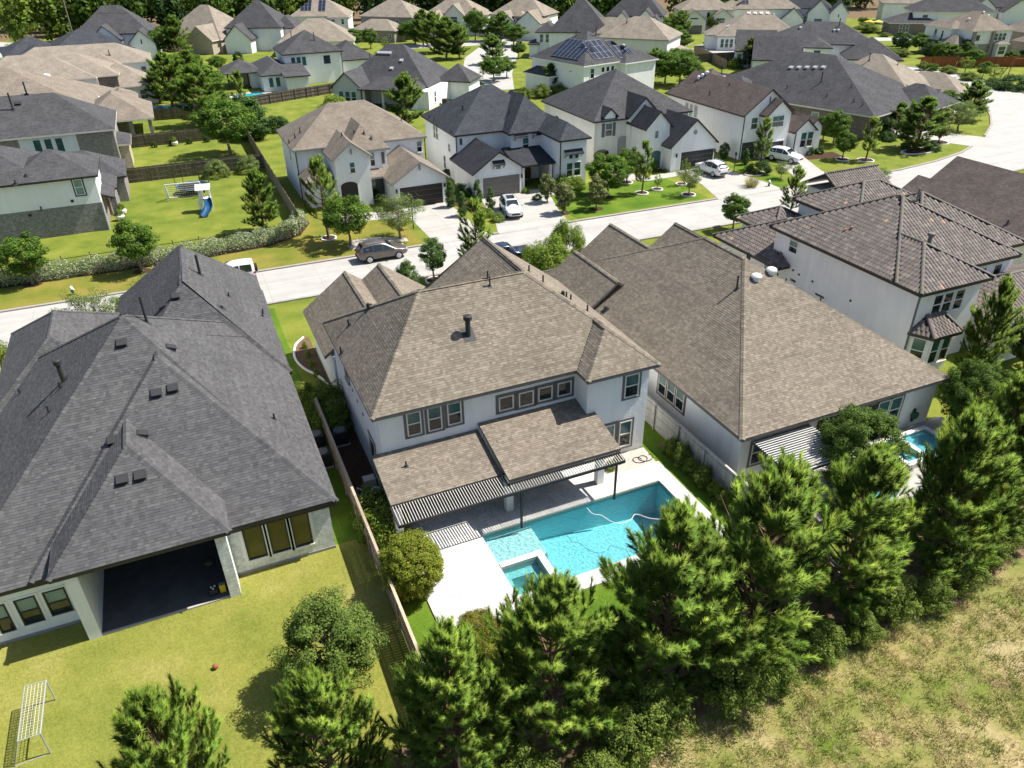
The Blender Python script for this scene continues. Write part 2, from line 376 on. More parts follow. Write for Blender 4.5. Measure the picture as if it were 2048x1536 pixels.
def shingle_tabs(polys, pal, rnd, e=.145, wr=(.1, .26), th=.016):
    mb = MB()
    for P in polys:
        n, h, t = plane_of(P); at, v0, v1, d0 = spans(P, n, h, t)
        pt = lambda u, v, o: h * u + t * v + n * (d0 + o)
        v = v0 + .002; row = 0
        while v < v1 - .02:
            s0 = at(v); s1 = at(min(v + e * 1.02, v1 - .004))
            if s0 and s1:
                u = s0[0]; tone = rnd.uniform(.93, 1.07)
                while u < s0[1] - .01:
                    ww = rnd.uniform(*wr); e1 = min(u + ww, s0[1])
                    if s0[1] - e1 < .08: e1 = s0[1]
                    c = rnd.choice(pal); k = rnd.uniform(.9, 1.1) * tone; c = (c[0] * k, c[1] * k, c[2] * k)
                    a = max(u, s1[0]); b = min(e1, s1[1])
                    lift = th * rnd.uniform(.7, 1.25)
                    if b > a: mb.poly([pt(u, v, lift), pt(e1, v, lift), pt(b, v + e * 1.02, .004), pt(a, v + e * 1.02, .004)], 0, c)
                    else: mb.poly([pt(u, v, lift), pt(e1, v, lift), pt((max(min(u, s1[1]), s1[0])), v + e, .004)], 0, c)
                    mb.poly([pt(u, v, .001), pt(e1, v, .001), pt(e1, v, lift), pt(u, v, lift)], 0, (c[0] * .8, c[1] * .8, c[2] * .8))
                    u = e1
            v += e; row += 1
    return mb
def ridge_caps(edges, pal, rnd, w=.16, step=.2, up=.025):
    mb = MB()
    for a, b in edges:
        a, b = Vector(a), Vector(b)
        if a.z > b.z: a, b = b, a
        d = b - a; L_ = d.length
        if L_ < .3: continue
        d.normalize(); s = d.cross(Vector((0, 0, 1)))
        s.normalize(); u = s.cross(d).normalized(); k = int(L_ / step)
        for i in range(k):
            c = rnd.choice(pal); f = rnd.uniform(.85, 1.15); c = tuple(x * f for x in c); p = a + d * (L_ * i / k); q = a + d * (L_ * (i + 1.25) / k)
            for sg in (-1, 1):
                mb.poly([p + u * (up + .02), p + s * sg * w - u * .06 + u * (up), q + s * sg * w - u * .06 + u * (up - .012), q + u * (up + .004)][::sg], 0, c)
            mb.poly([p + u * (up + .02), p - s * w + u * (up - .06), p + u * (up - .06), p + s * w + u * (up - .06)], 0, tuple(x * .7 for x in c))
    return mb
TAN = [(.205, .175, .137), (.185, .157, .122), (.17, .143, .112), (.22, .189, .149), (.162, .137, .108)]
GREY = [(.082, .081, .083), (.075, .074, .076), (.089, .088, .09), (.07, .069, .071), (.094, .093, .095)]
RND = random.Random(5)
class House:
    def __init__(s, name, label, at, yaw=0, wall='stucco_white', roof='shingle_charcoal', fascia='trim_dark', frame='trim_white', trim=None, cat='house', group=None):
        s.e = empty(name, (at[0], at[1], 0), yaw, label, cat, group); s.o = at if yaw == 0 else (0, 0)
        s.wall, s.roof, s.fascia, s.frame, s.trim = wall, roof, fascia, frame, trim; s.polys = []
    def L(s, x, y): return x - s.o[0], y - s.o[1]
    def box(s, name, mat, x0, y0, z0, x1, y1, z1, skip=''):
        mb = MB(); x0, y0 = s.L(x0, y0); x1, y1 = s.L(x1, y1); mb.box(x0, y0, z0, x1, y1, z1, skip=skip); return mb.build(name, mat, s.e)
    def walls(s, x0, y0, x1, y1, z0, z1, mat=None, band=None):
        # band: (height, material) of a lower course of another facing
        if band: s.box('wall', band[1], x0 - .03, y0 - .03, z0, x1 + .03, y1 + .03, band[0], 'd'); z0 = band[0]
        return s.box('wall', mat or s.wall, x0, y0, z0, x1, y1, z1, 'd')
    def addroof(s, polys, mat=None, fas=None, th=.2, tabs=None, caps=True):
        polys = [[(*s.L(x, y), z) for x, y, z in P] for P in polys]
        mb, inner = roof_slab(polys, th); s.polys += polys
        ro = mb.build('roof', [('roof_deck' if tabs else mat or s.roof), fas or s.fascia], s.e)
        if tabs:
            pal = TAN if tabs == 'tan' else GREY
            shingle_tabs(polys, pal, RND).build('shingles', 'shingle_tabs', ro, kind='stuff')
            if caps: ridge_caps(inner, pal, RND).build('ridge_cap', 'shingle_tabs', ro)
        return ro
    def block(s, x0, y0, x1, y1, ze, kind='h', p=.7, z0=0, o=.4, wall=None, roof=None, fas=None, tabs=None, band=None, th=.2, og=.3, nowall=False):
        if not nowall: s.walls(x0, y0, x1, y1, z0, ze - .02, wall, band)
        if kind is None: return
        ox = og if kind == 'gx' else o; oy = og if kind == 'gy' else o
        zz = ze - p * 0.0
        P = roof_polys(kind, x0 - ox, y0 - oy, x1 + ox, y1 + oy, zz, p)
        s.addroof(P, roof, fas, th, tabs)
        if kind in ('gx', 'gy', 'hg') and not nowall:
            a0, b0 = s.L(x0, y0); a1, b1 = s.L(x1, y1)
            def gw(pts): mb = MB(); mb.poly(pts); mb.build('gable_wall', wall or s.wall, s.e)
            if kind == 'gx':
                ym = (b0 + b1) / 2; zr = zz + p * ((y1 - y0) / 2 + oy) - th; zb = zz + p * oy - th
                for x, q in ((a0, -1), (a1, 1)): gw([(x, b0, ze - .03), (x, b1, ze - .03), (x, b1, zb), (x, ym, zr), (x, b0, zb)][::q])
            else:
                xm = (a0 + a1) / 2; zr = zz + p * ((x1 - x0) / 2 + ox) - th; zb = zz + p * ox - th
                for y, q in ((b0, 1), (b1, -1))[(1 if kind == 'hg' else 0):]: gw([(a0, y, ze - .03), (a1, y, ze - .03), (a1, y, zb), (xm, y, zr), (a0, y, zb)][::q])
    def rz(s, x, y):
        best = None
        for P in s.polys:
            c = 0; m = len(P); inside = True; sg = 0
            for (ax, ay, _), (bx, by, _) in zip(P, P[1:] + P[:1]):
                cr = (bx - ax) * (y - ay) - (by - ay) * (x - ax)
                if abs(cr) < 1e-9: continue
                if sg == 0: sg = 1 if cr > 0 else -1
                elif (cr > 0) != (sg > 0): inside = False; break
            if inside:
                n, h, t = plane_of(P)
                if abs(n.z) < .05: continue
                z = Vector(P[0]).z - ((x - P[0][0]) * n.x + (y - P[0][1]) * n.y) / n.z
                if best is None or z > best[0]: best = (z, n)
        return best or (3.0, Vector((0, 0, 1)))
    def win(s, face, c, a, z, w, h, style='dh', up='glass_teal_refl', lo='glass_dark', trim=None, frame=None, tw=.14):
        # face S: wall plane y=c, centre x=a;  W / E: wall plane x=c, centre y=a
        fm = frame or s.frame; tr = trim if trim is not None else s.trim; f = min(.07, w * .08 + .02); mb = MB(); hw, hh = w / 2, h / 2
        def q(m, x0, z0, x1, z1, d0, d1, mi=0): m.box(x0, -d1, z0, x1, -d0, z1, mi)
        if tr:
            for b in ((-hw - tw, -hh - tw, -hw, hh + tw), (hw, -hh - tw, hw + tw, hh + tw), (-hw, hh, hw, hh + tw), (-hw, -hh - tw, hw, -hh)): q(mb, *b, -.02, .035, 1)
        for b in ((-hw, -hh, -hw + f, hh), (hw - f, -hh, hw, hh), (-hw + f, hh - f, hw - f, hh), (-hw + f, -hh, hw - f, -hh + f)): q(mb, *b, -.02, .06)
        if style == 'dh': q(mb, -hw + f, -.03, hw - f, .03, -.02, .05)
        if style == 'arch':
            for k in range(8):
                t0, t1 = math.pi * k / 8, math.pi * (k + 1) / 8; mb.poly([(0, -.03, hh), (hw * math.cos(t0), -.03, hh + hw * .35 * math.sin(t0)), (hw * math.cos(t1), -.03, hh + hw * .35 * math.sin(t1))])
        rot = {'S': 0, 'W': -90, 'E': 90, 'N': 180}[face]
        fr = mb.build('window', [fm, tr or fm], s.e)
        px, py = s.L(a, c) if face in 'SN' else s.L(c, a)
        fr.location = (px, py, z); fr.rotation_euler = (0, 0, R(rot))
        if style in ('dh', 'arch'):
            parts = [(-hh + f, -.03, lo), (.03, hh - f, up)]
        else: parts = [(-hh + f, hh - f, up)]
        for z0, z1, m in parts:
            pb = MB(); pb.poly([(-hw + f, -.012, z0), (hw - f, -.012, z0), (hw - f, -.012, z1), (-hw + f, -.012, z1)]); pb.build('pane', m, fr)
        if tr or h > 1.2:
            sb = MB(); q(sb, -hw - .05, -hh - .07, hw + .05, -hh - .005, -.02, .1); sb.build('sill', tr or fm, fr)
        return fr
    def wins(s, face, c, a0, a1, z, w, h, n, **k):
        for i in range(n): s.win(face, c, a0 + (a1 - a0) * (i / (n - 1) if n > 1 else .5), z, w, h, **k)
    def garage(s, c, a, w=4.88, h=2.3, mat='garage_brown', face='S', z0=.02):
        g = MB(); g.box(-w / 2 - .12, -.05, z0, -w / 2, .02, h + .12); g.box(w / 2, -.05, z0, w / 2 + .12, .02, h + .12); g.box(-w / 2, -.05, h, w / 2, .02, h + .12)
        d = g.build('garage_door', s.frame if mat != 'garage_tan' else 'trim_cream', s.e); d.location = (*s.L(a, c), 0)
        d.rotation_euler = (0, 0, R({'S': 0, 'W': -90, 'E': 90}[face]))
        if face in 'WE': d.location = (*s.L(c, a), 0)
        for k in range(4):
            pb = MB(); a0 = z0 + (h - z0) * k / 4; a1 = z0 + (h - z0) * (k + 1) / 4 - .015
            pb.box(-w / 2, -.012, a0, w / 2, .02, a1)
            for i in range(4): x = -w / 2 + w * (i + .5) / 4; pb.box(x - w / 9.5, -.022, a0 + .1, x + w / 9.5, -.012, a1 - .1)
            pb.build('panel', mat, d)
    def door(s, c, a, w=1.0, h=2.3, mat='door_wood', face='S', z0=.1):
        g = MB(); g.box(-w / 2 - .1, -.05, z0, -w / 2, .02, z0 + h + .1); g.box(w / 2, -.05, z0, w / 2 + .1, .02, z0 + h + .1); g.box(-w / 2, -.05, z0 + h, w / 2, .02, z0 + h + .1)
        g.box(-w / 2, -.02, z0, w / 2, .015, z0 + h, 1); d = g.build('door', [s.frame, mat], s.e); d.location = (*(s.L(a, c) if face == 'S' else s.L(c, a)), 0)
        d.rotation_euler = (0, 0, R({'S': 0, 'W': -90, 'E': 90}[face]))
        k = MB(); k.tube((w * .35, -.02, z0 + 1), (w * .35, -.08, z0 + 1), .03); k.build('door_handle', 'grey_metal', d)
    def pipe(s, x, y, h=.5, r=.05, cap=False, mat='dark_plastic', lean=(0, 0)):
        lx, ly = s.L(x, y); z, n = s.rz(lx, ly); mb = MB()
        mb.obox((lx, ly, z), (r * 2.4, 0, -r * 2.4 * n.x / max(n.z, .1)), (0, r * 2.4, -r * 2.4 * n.y / max(n.z, .1)), (0, 0, .025))
        mb.tube((lx, ly, z - .05), (lx + lean[0], ly + lean[1], z + h), r, r, 10)
        if cap: mb.lathe([(r * 1.7, 0), (r * 1.7, .22), (r * 1.2, .26), (.01, .27)], (lx + lean[0], ly + lean[1], z + h - .12), 12)
        return mb.build('vent_pipe', mat, s.e)
    def boxvent(s, x, y, mat='dark_plastic', w=.45):
        lx, ly = s.L(x, y); z, n = s.rz(lx, ly); t = Vector((0, 0, 1)) - n * n.z; t = t.normalized() if t.length > .01 else Vector((0, 1, 0)); h = t.cross(n)
        c = Vector((lx, ly, z)); mb = MB(); mb.obox(c + n * .02, h * w * .6, t * w * .6, n * .02)
        a = [c + h * i * w / 2 + t * j * w / 2 + n * k for k, (i, j) in ((.22, (-1, -1)), (.22, (1, -1)), (.08, (1, 1)), (.08, (-1, 1)))]
        b = [c + h * i * w / 2 + t * j * w / 2 for (i, j) in ((-1, -1), (1, -1), (1, 1), (-1, 1))]
        m = [(p + q) / 2 for p, q in zip(a, a[1:] + a[:1])]
        mb.poly(a)
        for i in range(4): j = (i + 1) % 4; mb.poly([b[i], b[j], a[j], a[i]])
        return mb.build('roof_vent', mat, s.e)
    def turbine(s, x, y, mat='light_metal', r=.3):
        lx, ly = s.L(x, y); z, n = s.rz(lx, ly); mb = MB()
        mb.lathe([(r * .7, -.1), (r * .7, .12), (r, .16), (r, .26), (r * .8, .34), (r * .4, .38), (.01, .39)], (lx, ly, z), 14); return mb.build('roof_vent', mat, s.e, smooth=True)
    def downspout(s, x, y, z0, z1, mat=None):
        lx, ly = s.L(x, y); mb = MB(); mb.box(lx - .05, ly - .05, z0, lx + .05, ly + .05, z1); return mb.build('downspout', mat or s.fascia, s.e)
    def column(s, x, y, w, h, mat=None, z0=0):
        return s.box('column', mat or s.wall, x - w / 2, y - w / 2, z0, x + w / 2, y + w / 2, h)

# ---------------------------------------------------------------- ground, roads, lots
def rect(x0, y0, x1, y1): return [(x0, y0), (x1, y0), (x1, y1), (x0, y1)]
g = MB()
XS = [-2500, -300, -80, 10.02, 20.74, 80, 300, 2500]; YS = [-1500, -60, 22.97, 27.47, 120, 400, 3000]
for i in range(len(XS) - 1):
    for j in range(len(YS) - 1):
        if (i, j) != (3, 2): g.poly([(XS[i], YS[j], 0), (XS[i + 1], YS[j], 0), (XS[i + 1], YS[j + 1], 0), (XS[i], YS[j + 1], 0)])
struct('ground', g, 'lawn')
sheet('lawn', [(-60, 8), (4.45, 8), (4.45, 42), (3.1, 42), (3.1, 60), (-60, 60)], .004, 'lawn_dry')
sheet('lawn', [(4.55, 17.8), (23.3, 17.8), (23.3, 26.5), (21.74, 26.5), (21.74, 22), (6.06, 22), (6.06, 28), (4.55, 28)], .004, 'lawn_lush')
sheet('lawn', rect(3.0, 29.9, 4.44, 60), .008, 'lawn_lush')  # darker green puts the fence's shadow into the grass colour
sheet('lawn', rect(21.74, 26.5, 23.3, 34), .004, 'lawn_lush')
sheet('lawn', rect(-60, 69, -6.2, 76.3), .004, 'lawn_worn')
sheet('lawn', [(-6.2, 69), (20.4, 69), (20.4, 79.5), (11, 84), (8, 76.5), (-6.2, 76.3)], .004, 'lawn_worn')
sheet('lawn', rect(37.5, 69, 54.5, 79.5), .004, 'lawn_lush')
sheet('lawn', rect(64.6, 69, 67, 79), .004, 'lawn_lush')
sheet('lawn', [(-30, 76.4), (9.9, 77.4), (9.9, 104), (-30, 104)], .005, 'lawn')
sheet('pine_straw', [(2.5, 14.2), (8, 14.6), (12, 14.0), (16, 14.5), (20, 14.0), (24, 14.5), (28, 14.1), (33, 15.0), (38, 15.4), (52, 18), (60, 24), (48, 26), (42, 21), (34, 19.5), (24, 17.8), (2.5, 17.8)], .009, 'straw_bed')
sheet('field', [(-2, -40), (90, -40), (90, 10), (60, 19), (52, 18.5), (38, 16), (33, 15.6), (27, 15), (12, 15), (4, 15), (2, 13)], .006, 'field')
# main street with kerbs: straight past the row, then the bend
far_k = [(-160, 70.5), (-60, 69.6), (-16.4, 68.7), (5, 68.4), (30, 68.2), (55, 67.9), (72, 67.7), (83, 67.7), (90, 68.6), (97, 70.3), (103.5, 73.0), (109, 76), (115, 79.8), (120.5, 84.2), (126, 89.3), (131, 94.2), (136, 99.6), (139.5, 105), (141.5, 112), (141.5, 120), (139.5, 128), (135, 140), (128, 155), (120, 170)]
near_k = [(-160, 63), (-60, 62.1), (-16.4, 61.6), (5, 61.1), (30, 60.9), (55, 60.6), (72, 60.5), (86, 60.6), (97, 61.6), (107, 64.6), (116, 69), (124, 74.8), (131, 81), (137, 88), (142.5, 95), (147, 103.5), (149.6, 112), (149.8, 121), (147.5, 130), (143, 142), (136, 157), (128, 172)]
def strip(a, b, z):
    mb = MB()
    n = 80
    def samp(P):
        d = [0]
        for p, q in zip(P, P[1:]): d.append(d[-1] + math.dist(p, q))
        out = []
        for i in range(n + 1):
            t = d[-1] * i / n; k = max(j for j in range(len(d)) if d[j] <= t + 1e-9); k = min(k, len(P) - 2); f = (t - d[k]) / (d[k + 1] - d[k])
            out.append((P[k][0] + (P[k + 1][0] - P[k][0]) * f, P[k][1] + (P[k + 1][1] - P[k][1]) * f))
        return out
    A, B = samp(a), samp(b)
    for i in range(n): mb.poly([(*B[i], z), (*B[i + 1], z), (*A[i + 1], z), (*A[i], z)])
    return mb, A, B
mb, FA, NB = strip(far_k, near_k, .012)
road = struct('road', mb, 'concrete')
def kerb(line, side, z=.13, w=.32, name='kerb', mat='concrete_kerb'):
    mb = MB(); off = []
    for i, p in enumerate(line):
        a = Vector(line[max(0, i - 1)]); b = Vector(line[min(len(line) - 1, i + 1)]); d = (b - a).normalized(); nrm = Vector((-d.y, d.x)) * side
        off.append((p[0] + nrm.x * w, p[1] + nrm.y * w))
    for i in range(len(line) - 1):
        a, b, c, d = line[i], line[i + 1], off[i + 1], off[i]
        mb.poly([(*a, z), (*b, z), (*c, z), (*d, z)][::side]); mb.poly([(*a, .0), (*b, .0), (*b, z), (*a, z)][::side]); mb.poly([(*d, z), (*c, z), (*c, 0), (*d, 0)][::side])
    return struct(name, mb, mat)
def cut(line, gaps):   # drop the kerb where drives cross
    out, cur = [], []
    for p in line:
        if any(a <= p[0] <= b for a, b in gaps):
            if len(cur) > 1: out.append(cur)
            cur = []
        else: cur.append(p)
    if len(cur) > 1: out.append(cur)
    return out
def dens(line, st=.6):
    o = [line[0]]
    for p, q in zip(line, line[1:]):
        k = max(1, int(math.dist(p, q) / st)); o += [(p[0] + (q[0] - p[0]) * i / k, p[1] + (q[1] - p[1]) * i / k) for i in range(1, k + 1)]
    return o
for l in cut(dens(far_k), [(21.2, 27.3), (28.2, 36), (55.2, 64.2), (68, 72.6), (101.5, 107.6)]): kerb(l, 1)
for l in cut(dens(near_k), []): kerb(l, -1)
# expansion joints cut in the paving
j = MB()
for x in [k * 4.6 for k in range(-8, 19)]: j.box(x - .02, 61.2, .0125, x + .02, 68.1, .0155, skip='d')
j.box(-40, 64.7, .0125, 80, 64.75, .0156, skip='d')
struct('road_joint', j, 'concrete_kerb')
# driveways
sheet('driveway', [(21.4, 81.2), (21.4, 70.2), (20.9, 68.3), (27.5, 68.25), (26.9, 70.2), (26.9, 80.4)], .02, 'concrete_drive')
sheet('driveway', [(31.0, 81.2), (29.3, 72), (28.1, 68.25), (36.2, 68.1), (37.3, 73.2), (38.2, 76.3), (39.4, 80.2), (36.4, 80.9)], .02, 'concrete_drive')
sheet('driveway', [(57.6, 80.4), (56.9, 73.5), (55.2, 67.95), (64.3, 67.85), (64.4, 71), (63.2, 80.4)], .02, 'concrete_drive')
sheet('driveway', [(74.2, 83), (70.6, 75), (67.6, 67.8), (72.9, 67.8), (74, 72), (77.3, 79.6)], .02, 'concrete_drive')
sheet('driveway', [(101.3, 71.8), (98.9, 77.2), (95.5, 84.5), (98.9, 86.5), (103.5, 81), (107.6, 74.8)], .02, 'concrete_drive')
sheet('path', [(14.5, 80.6), (14.5, 78.6), (21.38, 77.3), (21.38, 79), (18, 80.8)], .018, 'concrete_drive')
sheet('path', [(49.4, 82), (49.4, 79.4), (52, 77.6), (57.2, 77.8), (57.2, 79.4), (53, 79.4), (51, 82)], .018, 'concrete_drive')
sheet('path', [(39.2, 79.7), (38.4, 77.6), (41.5, 77.6), (41.5, 81)], .018, 'concrete_drive')
jj = MB()
for (x0, x1, y) in ((21.4, 26.9, 72), (21.4, 26.9, 76), (57.3, 63.9, 72.5), (57.4, 63.4, 76.4), (30, 37.6, 74), (31, 38.8, 78)): jj.box(x0, y, .0205, x1, y + .02, .0235, skip='d')
jj.box(24.2, 68.4, .0205, 24.22, 80.3, .0236, skip='d'); jj.box(60.3, 68.4, .0205, 60.32, 80.3, .0236, skip='d')
struct('driveway_joint', jj, 'concrete_kerb')
# streets further back
sheet('back_street', [(58.5, 142), (62, 141), (69, 158), (79, 178), (90, 200), (97, 214), (90, 217), (80, 203), (68, 184), (60, 164)], .012, 'concrete')
sheet('back_street', [(60, 206), (80, 203), (97, 204), (118, 186), (126, 176), (131, 180), (121, 192), (100, 212), (82, 214), (60, 214)], .016, 'concrete')
sheet('back_street', [(-120, 236), (-36, 240), (-27, 243), (-23.5, 250), (-27, 262), (-40, 277), (-120, 284)], .012, 'concrete')
sheet('back_street', [(134, 168), (128, 176), (150, 178), (172, 170), (190, 160), (187, 154), (168, 164), (150, 170)], .012, 'concrete')

# ---------------------------------------------------------------- middle house with the pool
H = House('two_storey_house', 'white two storey house with tan shingle roof behind the large swimming pool', (14, 37), wall='stucco_white', fascia='trim_taupe', frame='trim_cream', trim='trim_taupe')
H.walls(6.35, 32.0, 21.65, 43.3, 0, 5.7, 'stucco_white')
H.walls(17.72, 30.66, 21.655, 32.2, 0, 5.7, 'stucco_rough')
H.walls(11.9, 43.2, 21.6, 44.4, 0, 5.7)
zE, zR = 5.85, 9.85
A_, B_, R1, R2, G_ = (5.94, 31.6, zE), (22.1, 31.6, zE), (10.45, 36.95, zR), (16.7, 36.95, zR), (16.7, 43.1, zR)
AP, AE = (19.8, 32.59, 7.59), (19.8, 33.87, 7.59)
H.addroof([[A_, B_, R2, R1], [(5.94, 43.6, zE), A_, R1], [B_, (22.1, 43.1, zE), G_, R2], [(11.1, 43.6, zE), (5.94, 43.6, zE), R1, R2], [(11.1, 43.1, zE), (11.1, 43.6, zE), R2, G_]], tabs='tan')
H.addroof([[(17.49, 30.28, zE), (22.11, 30.28, zE), AP], [(17.49, 31.6, zE), (17.49, 30.28, zE), AP, AE], [(22.11, 30.28, zE), (22.11, 31.58, zE), AE, AP]], tabs='tan')
gw = MB(); gw.poly([(11.6 - 14, 43.05 - 37, 5.6), (21.6 - 14, 43.05 - 37, 5.6), (16.7 - 14, 43.05 - 37, 9.5)][::-1]); gw.build('gable_wall', 'stucco_white', H.e)
H.walls(6.2, 43.4, 12.2, 51.0, 0, 3.2)
H.addroof(roof_polys('gy', 5.75, 43.75, 12.45, 51.3, 3.3, .735), tabs='tan')
H.walls(8.8, 43.4, 14.9, 50.8, 0, 3.2)
H.addroof(roof_polys('gy', 8.0, 43.3, 15.2, 51.1, 3.35, .735), tabs='tan')
for t in ((810.8, 826.6, 844.4, 865.7), ): pass
for a in ((8.18,4.73,0.79,1.46), (9.32,4.73,0.79,1.49), (10.42,4.76,0.8,1.4)): H.win('S', 32.0, *a, up='glass_teal_refl')
for a in ((13.41,4.6,0.88,0.89), (14.61,4.57,0.9,0.92), (15.78,4.6,0.88,0.9), (16.97,4.61,0.88,0.91)): H.win('S', 32.0, *a, style='fix', up='glass_dark', tw=.17)
H.win('S', 30.66, *(20.54,4.64,0.94,1.51)); H.win('S', 30.66, *(20.34,1.39,0.83,1.8)); H.win('S', 30.66, 19.2, 1.4, .83, 1.8)
H.win('W', 6.35, 34.4, 1.75, 1.3, 2.0, style='fix', up='glass_dark'); H.win('W', 6.35, 39.6, 4.3, 1.0, 1.2, style='fix', up='glass_dark')
for y, z in ((36.0, 3.4), (37.2, 3.6), (38.3, 3.7)):
    v = H.box('wall_vent', 'trim_grey', 6.29, y - .08, z - .08, 6.36, y + .08, z + .08)
H.pipe(12.25, 34.35, 1.05, .14, True)
for x, y, h, r in ((15.3, 36.1, .55, .05), (15.45, 36.0, .75, .045), (17.9, 38.8, .5, .05), (18.4, 36.8, .45, .05), (18.9, 36.1, .3, .12), (19.1, 36.0, .35, .05), (19.5, 35.6, .3, .05), (20.0, 34.9, .4, .05), (8.2, 38.6, .5, .06), (7.1, 37.4, .5, .06), (9.0, 40.2, .35, .11), (7.4, 30.9, .4, .05)): pass
for p, h, r in (((14.47,36.86), .5, .045), ((14.44,36.49), .6, .045), ((17.75,38.41), .4, .05), ((18.04,37.06), .45, .05), ((19.01,36.35), .25, .11), ((19.2,36.26), .35, .05), ((19.44,36.15), .35, .05), ((20.07,35.22), .4, .05), ((6.99,40.45), .45, .055), ((6.06,38.82), .45, .055), ((8.18,40.04), .35, .1)):
    H.pipe(*p, h, r)
# low roofs over the patio, set against the back wall
H.addroof([[(5.78, 28.62, 2.62), (11.7, 28.62, 2.62), (11.7, 31.98, 3.36), (5.78, 31.98, 3.36)]], th=.16, tabs='tan')
s_ = .205
H.addroof([[(11.73, 27.75, 2.88), (17.70, 27.75, 2.88), (17.70, 31.98, 2.88 + s_ * 4.23), (11.73, 31.98, 2.88 + s_ * 4.23)], [(17.70, 27.75, 2.88), (18.25, 27.75, 2.88), (18.25, 30.64, 2.88 + s_ * 2.89), (17.70, 30.64, 2.88 + s_ * 2.89)]], th=.16, tabs='tan')
H.pipe(*(7.24,30.72), .35, .045)
for x, y in ((12.1, 28.75), (17.6, 28.75), (6.1, 28.9)): H.column(x, y, .4, 2.6, 'stucco_white')
H.box('beam', 'trim_taupe', 5.9, 28.7, 2.3, 18.1, 28.9, 2.5)
H.door(32.0, 14.5, 1.6, 2.2, 'glass_dark'); H.win('S', 32.0, 9.5, 1.3, 2.4, 1.7)
# slatted shade in front of the patio roofs
pg = empty('pergola', (12, 27.6, 0), 0, 'dark framed slatted shade along the patio roof edge beside the large pool', 'pergola')
fm = MB()
for a, b in (((-6.25, -.42, 2.42), (6.2, -.42, 2.42)), ((-6.25, .95, 2.5), (-.3, .95, 2.5)), ((-.3, .12, 2.62), (6.2, .12, 2.62))): fm.beam(a, b, .07, .16)
for x in (-6.25, -.29, 6.2): fm.beam((x, -.42, 2.42), (x, .95, 2.5), .07, .14)
fm.build('frame', 'trim_dark', pg)
for x in (-5.9, .15, 5.7):
    m = MB(); m.box(x - .05, -.45, 0, x + .05, -.35, 2.36); m.build('post', 'black_metal', pg)
def slat_mesh(y1, z1):
    q = MB(); q.beam((0, -.40, 2.47), (0, y1, z1), .044, .035, 1); q.beam((0, -.41, 2.492), (0, y1, z1 + .022), .024, .008, 0); return q.mesh('slat', ['trim_cream', 'trim_dark'])
sme, sme2 = slat_mesh(.95, 2.56), slat_mesh(.14, 2.58)
for i in range(88):
    x = -6.16 + 12.3 * i / 87; o = link('slat', sme if x < -.33 else sme2, pg); o.location = (x, 0, 0)

# ---------------------------------------------------------------- pool, paving and spa of the middle house
px0, px1, py0, py1, wz = 10.02, 20.74, 22.97, 27.47, -.10
pool = empty('swimming_pool', (15.4, 25.2, 0), 0, 'long rectangular turquoise pool with shallow ledge and square spa corner', 'pool')
def pl(x, y): return (x - 15.4, y - 25.2)
b = MB(); X0, Y0 = pl(px0, py0); X1, Y1 = pl(px1, py1)
dp = lambda x: -1.2 - .105 * (x - px0)
fl = [(X0, Y0, dp(px0)), (X1, Y0, dp(px1)), (X1, Y1, dp(px1)), (X0, Y1, dp(px0))]; tp = [(X0, Y0, .0), (X1, Y0, .0), (X1, Y1, .0), (X0, Y1, .0)]
b.poly(fl)
for i in range(4): k = (i + 1) % 4; b.poly([fl[i], tp[i], tp[k], fl[k]])
b.build('basin', 'pool_plaster', pool)
t = MB()
for i, (a, c) in enumerate(((0, 1), (1, 2), (2, 3), (3, 0))):
    P, Q = tp[a], tp[c]; n = Vector((0, 1, 0)) if i == 0 else Vector((-1, 0, 0)) if i == 1 else Vector((0, -1, 0)) if i == 2 else Vector((1, 0, 0)); n = n * .006
    t.poly([(P[0] + n.x, P[1] + n.y, -.2), (Q[0] + n.x, Q[1] + n.y, -.2), (Q[0] + n.x, Q[1] + n.y, -.001), (P[0] + n.x, P[1] + n.y, -.001)][::-1])
t.build('waterline_tile', 'pool_tile', pool)
l = MB(); lx0, ly0 = pl(px0 + .01, 25.28); lx1, ly1 = pl(12.75, py1 - .01); l.box(lx0, ly0, -1.4, lx1, ly1, -.34); l.build('ledge', 'ledge_plaster', pool)
wv = MB(); nx, ny = 24, 10
wb = [(X0, Y0), (X1, Y1)]
wv.poly([(X0, Y0, wz), (X1, Y0, wz), (X1, Y1, wz), (X0, Y1, wz)])
wv.build('water', 'water', pool)
# spa: raised white rim, bench and deep well
sp = MB(); sx0, sy0 = pl(px0 + .02, py0 + .02); sx1, sy1 = pl(12.32, 25.24); rw = .34
sp.box(sx0, sy1 - rw, -1.5, sx1, sy1, .10); sp.box(sx1 - rw, sy0, -1.5, sx1, sy1 - rw, .10)
sp.build('spa_rim', 'edging_white', pool)
bn = MB(); ix1, iy1 = sx1 - rw, sy1 - rw; wx0, wy0, wx1, wy1 = sx0 + .32, sy0 + .2, ix1 - .42, iy1 - .45
bn.box(sx0, wy1, -1.5, ix1, iy1, -.42); bn.box(wx1, sy0, -1.5, ix1, wy1, -.42); bn.box(sx0, sy0, -1.5, wx0, wy1, -.42); bn.box(wx0, sy0, -1.5, wx1, wy0, -.42)
bn.build('bench', 'ledge_plaster', pool)
sw = MB(); sw.poly([(sx0, sy0, -.06), (ix1, sy0, -.06), (ix1, iy1, -.06), (sx0, iy1, -.06)]); sw.build('spa_water', 'water_calm', pool)
hose = MB(); hp = [pl(*(16.05,27.26)), pl(*(16.11,26.7)), pl(*(16.46,26.41)), pl(*(16.69,25.78)), pl(*(17.11,25.42)), pl(*(17.73,25.48)), pl(*(18.18,25.72)), pl(*(18.68,25.14)), pl(*(19.24,24.8))]
